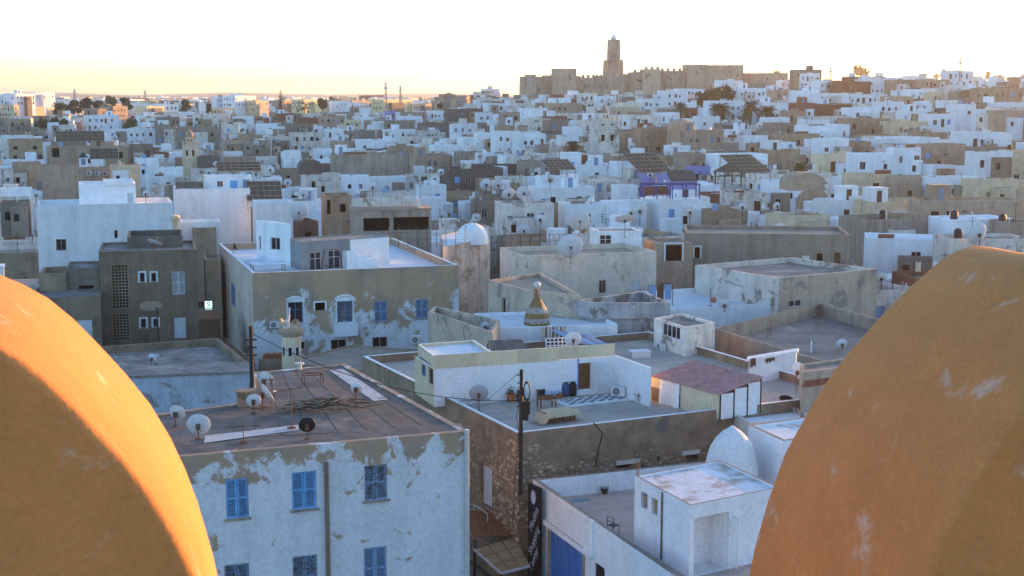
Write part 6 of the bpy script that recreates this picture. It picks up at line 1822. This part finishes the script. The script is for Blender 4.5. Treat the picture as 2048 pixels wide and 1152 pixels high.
def mass(items, name, label, seed):
    b = MB(); keys = list('wagktslcby') + ['p']; mats = [m[k] for k in keys] + [m['glass'], m['rg'], m['rw']]
    rr = random.Random(seed)
    for (D, az, poly, z0, zt, st, a, c) in items:
        b.cur = keys.index(st)
        u_ = (poly[1] - poly[0]).normalized(); v_ = (poly[3] - poly[0]).normalized(); w = (poly[1] - poly[0]).length; d = (poly[3] - poly[0]).length
        for i in range(4):
            p, q = poly[i], poly[(i + 1) % 4]; b.face([(p.x, p.y, z0), (q.x, q.y, z0), (q.x, q.y, zt), (p.x, p.y, zt)])
        ins = inset(poly, .25)
        for i in range(4):
            j = (i + 1) % 4; b.face([(poly[i].x, poly[i].y, zt), (poly[j].x, poly[j].y, zt), (ins[j].x, ins[j].y, zt), (ins[i].x, ins[i].y, zt)])
            b.face([(ins[i].x, ins[i].y, zt), (ins[j].x, ins[j].y, zt), (ins[j].x, ins[j].y, zt - .5), (ins[i].x, ins[i].y, zt - .5)])
        b.cur = len(keys) + (2 if st in 'wl' else 1); b.face([(p.x, p.y, zt - .45) for p in ins])
        b.cur = len(keys)
        for k in range(rr.randint(1, 4)):
            x = rr.uniform(.8, w - 1.4); z = zt - rr.uniform(2.4, 3.0)
            cc = poly[0] + u_ * (x + .4) + v_ * .04
            b.obox((cc.x, cc.y, z + .5), (u_.x * .4, u_.y * .4, 0), (v_.x * .06, v_.y * .06, 0), (0, 0, .55))
        if rr.random() < .6:
            k2 = rr.choice((st, 'a', 'w', 's', 'g')); b.cur = keys.index(k2); x = rr.uniform(1, w - 1.5); hw_ = rr.uniform(1.0, 1.8); e_ = rr.uniform(.6, 1.3); cc = poly[0] + u_ * x - v_ * e_; zz = zt - rr.uniform(.8, 2.4)
            b.obox((cc.x, cc.y, (z0 + zz) / 2), (u_.x * hw_, u_.y * hw_, 0), (v_.x * (e_ - .01), v_.y * (e_ - .01), 0), (0, 0, (zz - z0) / 2))
        if rr.random() < .3:
            b.cur = keys.index(rr.choice('wwag')); x = rr.uniform(1.5, w - 1.5); cc = poly[0] + u_ * x + v_ * (d - 1.8)
            b.obox((cc.x, cc.y, zt + .6), (u_.x * 1.2, u_.y * 1.2, 0), (v_.x * 1.1, v_.y * 1.1, 0), (0, 0, 1.1))
    if b.v: tag(b.build(name, mats), label, 'houses', kind='stuff')
mass(others, 'distant_houses', 'mass of small distant flat-roofed houses between the larger ones', 3)
mass(outview, 'hillside_houses', 'houses going on over the hillside beyond the right edge', 4)
# very far plain: a band of low houses towards the horizon
far = []
for i in range(420):
    az = rf.uniform(-21.5, -.2); D = rf.uniform(1000, 3000) if rf.random() < .7 else rf.uniform(900, 1300)
    x, y = D * math.sin(rad(az)), D * math.cos(rad(az)); w, d, h = rf.uniform(9, 26), rf.uniform(8, 14), rf.uniform(4, 9); r0 = rad(rf.choice((60, 65, 20, 68)))
    u_, v_ = Vector((math.cos(r0), math.sin(r0))), Vector((-math.sin(r0), math.cos(r0))); o = Vector((x, y))
    z = terrain(x, y); far.append((D, az, [o, o + u_ * w, o + u_ * w + v_ * d, o + v_ * d], z - 1, z + h, rf.choice('wwwwllttgy'), 0, 0))
mass(far, 'far_plain_houses', 'thin band of far houses on the plain at the horizon, left', 5)

# ================================================================== labels for the town houses
LM = [('cream minaret', 381, 300), ('fortress', 1060, 200), ('square white minaret', 1207, 270), ('big blank concrete block', 735, 320), ('tan hotel', 170, 310), ('dark conical pine', 562, 215), ('yellow-lit blocks on the skyline', 796, 205),
      ('tall watchtower', 1228, 190), ('palm trees', 1490, 225), ('purple pergola', 1345, 385), ('thatched hut', 1457, 335), ('barrel vaults', 1630, 385), ('white dome', 944, 465), ('unfinished concrete storey', 785, 425), ('blue-doored roof room', 456, 365),
      ('big plain white block', 200, 420), ('skyline mast on the right', 1920, 150), ('bushy skyline tree', 1720, 150), ('right merlon', 1930, 480), ('long grey balcony house', 1560, 490), ('sloping shade left of purple terrace', 1320, 330), ('three apartment blocks', 55, 190),
      ('brown skyline block', 898, 195), ('long cream wall', 1180, 530), ('peeling palace', 700, 560), ('brown dome', 1362, 250), ('lone palm below the fortress', 1145, 290), ('white crenellated house at right', 1775, 325), ('broad-roofed pavilion at right edge', 2000, 185)]
ORD = ['first', 'second', 'third', 'fourth', 'fifth', 'sixth', 'seventh', 'eighth', 'ninth', 'tenth', 'eleventh', 'twelfth', 'thirteenth', 'fourteenth', 'fifteenth', 'sixteenth']
from collections import defaultdict
grp = defaultdict(list)
for it in AUTO:
    root, st, f, x, y, D, w = it
    L_ = min(LM, key=lambda l: (l[1] - x) ** 2 + ((l[2] - y) * 1.6) ** 2)
    dx, dy = x - L_[1], (y - L_[2]) * 1.6
    dirw = ('left of' if dx < 0 else 'right of') if abs(dx) > abs(dy) else ('uphill behind' if dy < 0 else 'in front of')
    grp[(WORD[st], L_[0], dirw)].append((math.hypot(dx, dy), it))
for (wd, lm, dirw), its in grp.items():
    its.sort(key=lambda q: q[0])
    for i, (_, it) in enumerate(its):
        f = ' with ' + it[2] if it[2] else ''
        n = ORD[min(i, 15)]
        lab = f'{wd} flat-roofed house{f} {dirw} the {lm}' if len(its) == 1 else f'{n} {wd} house{f} {dirw} the {lm}, counting outwards'
        if len(lab.split()) > 16: lab = lab.replace(', counting outwards', '').replace(f, '')
        it[0]['label'] = lab

# ================================================================== dishes scattered over the farther roofs
far_d = [(1018,389,1.0),(1048,387,1.1),(973,370,1.0),(997,371,.95),(745,375,.9),(513,340,.85),(540,340,.8),(557,280,.8),(532,275,.75),(1380,425,.7),(1280,423,.7),(1262,426,.5),(230,275,.7),(512,287,.7),(860,340,.7),(882,345,.7),(870,358,.5),(960,312,.7),(1430,345,.8),(1520,252,.8),(1450,245,.6),(1960,470,1.2),(1530,470,1.0),(1560,465,1.0),(1485,415,.6),(150,260,.6),(418,345,.6),(1080,440,.7),(1100,360,.6),(1700,195,.6),(1775,198,.6),(1850,160,.5),(1300,350,.6),(1480,245,.6)]
cnt = defaultdict(int)
def near_label(x, y):
    L_ = min(LM, key=lambda l: (l[1] - x) ** 2 + ((l[2] - y) * 1.6) ** 2); dx, dy = x - L_[1], (y - L_[2]) * 1.6
    k = (L_[0], ('left of' if dx < 0 else 'right of') if abs(dx) > abs(dy) else ('uphill behind' if dy < 0 else 'in front of'))
    cnt[k] += 1; return f'{ORD[cnt[k] - 1]} pale rooftop dish {k[1]} the {k[0]}'
for i, (x, y, r) in enumerate(far_d):
    D = hitz(x, y, 8.6); c = PD(x, y, D)
    t = thing('satellite_dish', near_label(x, y) if i not in (0, 1, 2, 3, 21) else ['left of two large dishes on the white house, centre', 'right of two large dishes on the white house, centre', 'left of the dish pair on the dark grey roof', 'right of the dish pair on the dark grey roof', '', ][min(i, 4)] or 'large beige dish on the roof just above the right merlon', 'satellite dish', (c.x, c.y, c.z - 1.6), -rad(R.uniform(-25, 20)), 'far satellite dishes' if i not in (0, 1, 2, 3, 21) else 'satellite dishes on the rooftops')
    key = (round(r, 1), 'dish', False)
    if key not in DISHES: DISHES[key] = make_reflector(round(r, 1), 14).mesh('reflector', m['dish'])
    place('reflector', DISHES[key], t, (0, .15, 1.6), (-rad(72), 0, 0))
    b = MB(); b.tube([(0, 0, -.3), (0, 0, 1.6)], .05, 5); b.box(-.15, -.05, 1.4, .15, .12, 1.75); b.build('mast', m['iron'], t)

nd = 0
for q in sorted(things_, key=lambda q: q[0]):
    D, az, poly, z0, zt, st, a, c = q
    if nd > 70 or R.random() < .35: continue
    f = R.uniform(.2, .8); p = poly[0].lerp(poly[1], f) + (poly[3] - poly[0]) * R.uniform(.15, .5); x, y = proj((p.x, p.y, zt + .9)); r = R.choice((.6, .7, .8, .9))
    if not 0 < x < 2048: continue
    try: lab = near_label(x, y)
    except IndexError: continue
    t = thing('satellite_dish', lab, 'satellite dish', (p.x, p.y, zt - .45), -rad(R.uniform(-30, 20)), 'far satellite dishes'); key = (r, 'dish', False)
    if key not in DISHES: DISHES[key] = make_reflector(r, 14).mesh('reflector', m['dish'])
    place('reflector', DISHES[key], t, (0, .15, 1.4), (-rad(R.uniform(62, 78)), 0, 0)); b = MB(); b.tube([(0, 0, 0), (0, 0, 1.4)], .05, 5); b.box(-.12, -.05, 1.25, .12, .12, 1.5); b.build('mast', m['iron'], t); nd += 1

nl = 0
def line_label(x, y, what):
    L_ = min(LM, key=lambda l: (l[1] - x) ** 2 + ((l[2] - y) * 1.6) ** 2); dx, dy = x - L_[1], (y - L_[2]) * 1.6
    k = (what, L_[0], ('left of' if dx < 0 else 'right of') if abs(dx) > abs(dy) else ('uphill behind' if dy < 0 else 'in front of'))
    cnt[k] += 1; return f'{ORD[cnt[k] - 1]} {what} {k[2]} the {k[1]}'
for q in sorted(things_, key=lambda q: q[0]):
    D, az, poly, z0, zt, st, a, c = q
    if nl >= 16: break
    if R.random() < .5 or (poly[1] - poly[0]).length < 5: continue
    e = (poly[1] - poly[0]).normalized(); p = poly[0] + e * 1.0 + (poly[3] - poly[0]) * .45; x, y = proj((p.x, p.y, zt + .9))
    if not 0 < x < 2048: continue
    t = thing('clothesline', line_label(x, y, 'roof clothesline with hanging washing'), 'clothesline', (p.x, p.y, zt - .4), math.atan2(e.y, e.x), 'clotheslines on the roofs'); W = 3.4
    posts(t, [((0, 0, 0), (0, 0, 1.8)), ((W, 0, 0), (W, 0, 1.8))], .06, m['iron']); b = MB(); b.bar((0, 0, 1.76), (W, 0, 1.76), .02); b.build('line', m['iron'], t)
    xx = .2
    while xx < W - .6:
        w_ = R.uniform(.35, .8); h_ = R.uniform(.6, 1.1); b = MB()
        for i in range(4):
            q_ = lambda i, z: (xx + w_ * i / 4, .04 * math.sin(i * 2 + xx), z)
            b.face([q_(i, 1.75), q_(i + 1, 1.75), q_(i + 1, 1.75 - h_), q_(i, 1.75 - h_)], True)
        b.build('washing', m[R.choice(('w', 'bluea', 'terr', 'w', 'k', 'l'))], t); xx += w_ + R.uniform(.05, .4)
    nl += 1
# ================================================================== masts on the skyline
def mast(px, y0, y1, D, label, lattice=True):
    a, c = PD(px, y1, D), PD(px, y0, D); H = c.z - a.z + 3; t = thing('radio_mast', label, 'mast', (a.x, a.y, a.z - 3))
    b = MB(); w = max(.12, .0006 * D)
    for x, y in ((-w, -w), (w, -w), (0, w)): b.bar((x * 1.5, y * 1.5, 0), (x * .5, y * .5, H), w * .5)
    b.build('legs', m['g'], t)
    b = MB(); n = 10
    for k in range(n):
        z0, z1 = H * k / n, H * (k + 1) / n; s0, s1 = 1.5 - k / n, 1.5 - (k + 1) / n
        b.bar((-w * s0, -w * s0, z0), (w * s1, -w * s1, z1), w * .35); b.bar((w * s0, -w * s0, z0), (0, w * s1, z1), w * .35)
    b.build('lattice', m['g'], t)
    b = MB(); b.box(-w * 2.2, -w, H * .72, w * 2.2, w, H * .8); b.box(-w * 1.5, -w, H * .9, w * 1.5, w, H * .95); b.build('antenna_panel', m['ac'], t)
mast(772, 164, 202, 700, 'slim lattice radio mast above the yellow-lit skyline blocks'); mast(1920, 114, 146, 520, 'lattice mast on the pale block at the right skyline')
mast(150, 178, 195, 1500, 'distant mast on the horizon at far left'); mast(291, 181, 196, 1500, 'distant thin mast on the horizon right of far-left trees'); mast(801, 172, 200, 760, 'short thin mast right of the skyline radio mast'); mast(1661, 134, 152, 520, 'thin mast near the bushy skyline tree')

# ================================================================== trees
def palm_tree(px, ytop, ybot, spread, label, D=None):
    D = D or hitz(px, (ytop + ybot) / 2, 7)
    c = PD(px, (ytop * .6 + ybot * .4), D); z0 = terrain(c.x, c.y); H = max(2.5, c.z - z0); s = spread * 1.3 * D / F / 2
    t = thing('palm_tree', label, 'palm tree', (c.x, c.y, z0 - .3), R.uniform(0, 6), 'palm trees'); H += .3
    b = MB(); b.tube([(0, 0, 0), (.1, .05, H * .5), (0, 0, H)], [.42, .34, .42], 8); b.build('trunk', m['bark'], t)
    b = MB(); rr = random.Random(int(px))
    for k in range(70):
        a = rr.uniform(0, 6.28); el = rr.uniform(-.75, 1.35); L = s * rr.uniform(.85, 1.12)
        d = Vector((math.cos(a), math.sin(a), 0)); sd_ = Vector((-d.y, d.x, 0)); pts = []
        for q in range(7):
            f = q / 6; e = el - 1.25 * f * f
            pts.append(Vector((0, 0, H)) + d * (L * f * math.cos(el * .8) ) + Vector((0, 0, L * (math.sin(el) * f - .55 * f * f))))
        for q in range(6):
            p0, p1 = pts[q], pts[q + 1]
            for sgn in (-1, 1):
                for j in range(2):
                    pa = p0.lerp(p1, j * .5); w = s * .24 * (1 - .6 * q / 6); tip = pa + sd_ * sgn * w + (p1 - p0) * .5 + Vector((0, 0, -w * .55)); b.face([pa, pa + (p1 - p0) * .34, tip])
    b.build('crown', m['palm'], t)
for (x, yt, yb, sp, lab) in PALMS:
    palm_tree(x, yt, yb, sp, lab, palm_D(x, yt, yb))
def leaf_tree(px, ytop, ybot, wpx, label, D=None, n=500, name='tree', mat='leaf', shape=1.0, seed=0):
    D = D or hitz(px, ybot, 5); c = PD(px, ybot, D); top = PD(px, ytop, D); z0 = min(terrain(c.x, c.y), c.z); H = top.z - z0; rw = wpx * D / F / 2
    t = thing(name, label, 'tree', (c.x, c.y, z0), 0, 'trees among the houses'); rr = random.Random(int(px * 7 + ytop) + seed)
    ch = (top.z - c.z); cz = H - ch * .5
    b = MB(); b.tube([(0, 0, -.5), (.1, 0, H * .4), (0, .1, H * .75)], [.3, .22, .1], 7)
    cl = []
    for k in range(9):
        a = rr.uniform(0, 6.28); q = Vector((math.cos(a) * rw * rr.uniform(.2, .75), math.sin(a) * rw * rr.uniform(.2, .75), cz + ch * rr.uniform(-.38, .38))); cl.append((q, rr.uniform(.28, .5) * min(rw, ch)))
        b.tube([(0, 0, H * .35), Vector((0, 0, H * .4)).lerp(q, .5) + Vector((0, 0, -.2)), q], [.12, .07, .03], 5)
    b.build('trunk', m['bark'], t)
    b = MB(); ls = max(.16, .00075 * D)
    for k in range(n):
        q, r_ = rr.choice(cl); dv = Vector((rr.gauss(0, 1), rr.gauss(0, 1), rr.gauss(0, .8))).normalized() * r_ * rr.uniform(.45, 1.05) * 1.25; p = q + dv
        x = Vector((rr.gauss(0, 1), rr.gauss(0, 1), rr.gauss(0, 1))).normalized(); y = x.cross(Vector((rr.gauss(0, 1), rr.gauss(0, 1), rr.gauss(0, 1)))).normalized()
        L = ls * rr.uniform(.7, 1.5); b.face([p - x * L, p + y * L * .6, p + x * L, p - y * L * .6])
    b.build('crown', m[mat], t)
for (x, yt, yb, w, lab) in TR:
    big = yt < 215 and x < 1000
    leaf_tree(x, yt, yb, w, lab, n=800)
# dark conical araucaria
D = hitz(562, 226, 7); c = PD(562, 226, D); top = PD(562, 181, D); z0 = terrain(c.x, c.y); H = top.z - z0; s = 24 * D / F / 2
t = thing('araucaria_tree', 'tall dark conical pine with layered branches on the skyline', 'tree', (c.x, c.y, z0)); b = MB(); b.tube([(0, 0, 0), (0, 0, H)], [.4, .06], 8); b.build('trunk', m['bark'], t)
b = MB(); rr = random.Random(1); nt_ = 19
for k in range(nt_):
    f = k / (nt_ - 1); z = H - (H * .93) * (1 - f) ** 1.0 * .78; rad_ = s * (1.05 - f) ** .8
    for q in range(15):
        a = rr.uniform(0, 6.28); L = rad_ * rr.uniform(.75, 1.1); d = Vector((math.cos(a), math.sin(a), 0)); sd_ = Vector((-d.y, d.x, 0))
        for j in range(7):
            g0 = L * j / 7; g1 = L * (j + 1) / 7; p0, p1 = Vector((0, 0, z)) + d * g0 + Vector((0, 0, .10 * g0)), Vector((0, 0, z)) + d * g1 + Vector((0, 0, .14 * g1)); w = .45 + .5 * (1 - f)
            b.face([p0 - sd_ * w, p1 - sd_ * w * .8 + Vector((0, 0, -.3)), p1, p0]); b.face([p0, p1, p1 + sd_ * w * .8 + Vector((0, 0, -.3)), p0 + sd_ * w])
b.build('crown', m['leaf'], t)

# far groves on the plain: one mass of crowns too small to count
b = MB(); rr = random.Random(21)
for k in range(150):
    az = rr.uniform(-21, -1); D = rr.uniform(850, 2600); x, y = D * math.sin(rad(az)), D * math.cos(rad(az)); z = terrain(x, y); h = rr.uniform(4, 9); w = rr.uniform(3, 7)
    for q in range(34):
        p = Vector((x + rr.gauss(0, w * .4), y + rr.gauss(0, w * .4), z + h * (.55 + rr.gauss(0, .2)))); v1 = Vector((rr.gauss(0, 1), rr.gauss(0, 1), rr.gauss(0, 1))).normalized() * rr.uniform(.6, 1.5); v2 = v1.cross(Vector((rr.gauss(0, 1), rr.gauss(0, 1), rr.gauss(0, 1)))).normalized() * .8
        b.face([p - v1, p + v2, p + v1, p - v2])
    b.tube([(x, y, z - .5), (x, y, z + h * .6)], .3, 4)
tag(b.build('distant_trees', m['leaf']), 'scattered dark trees far out on the plain at left', 'trees', kind='stuff')
# ------------------------------------------------------------------ evening haze: one closed box of even, pale air
def make_haze():
    b = MB(); b.box(-9300, -9300, -8, 9300, 9300, 75)
    mt = bpy.data.materials.new('haze'); mt.use_nodes = True; t = mt.node_tree
    for n in list(t.nodes):
        if n.type == 'BSDF_PRINCIPLED': t.nodes.remove(n)
    v = t.nodes.new('ShaderNodeVolumePrincipled')
    v.inputs['Color'].default_value = (.95, .93, .90, 1); v.inputs['Density'].default_value = HAZE; v.inputs['Anisotropy'].default_value = .64
    out = [n for n in t.nodes if n.type == 'OUTPUT_MATERIAL'][0]
    t.links.new(v.outputs[0], out.inputs['Volume'])
    tag(b.build('haze', mt), 'thin pale evening haze over the town', 'haze', kind='stuff')
HAZE = 0.0001
make_haze()
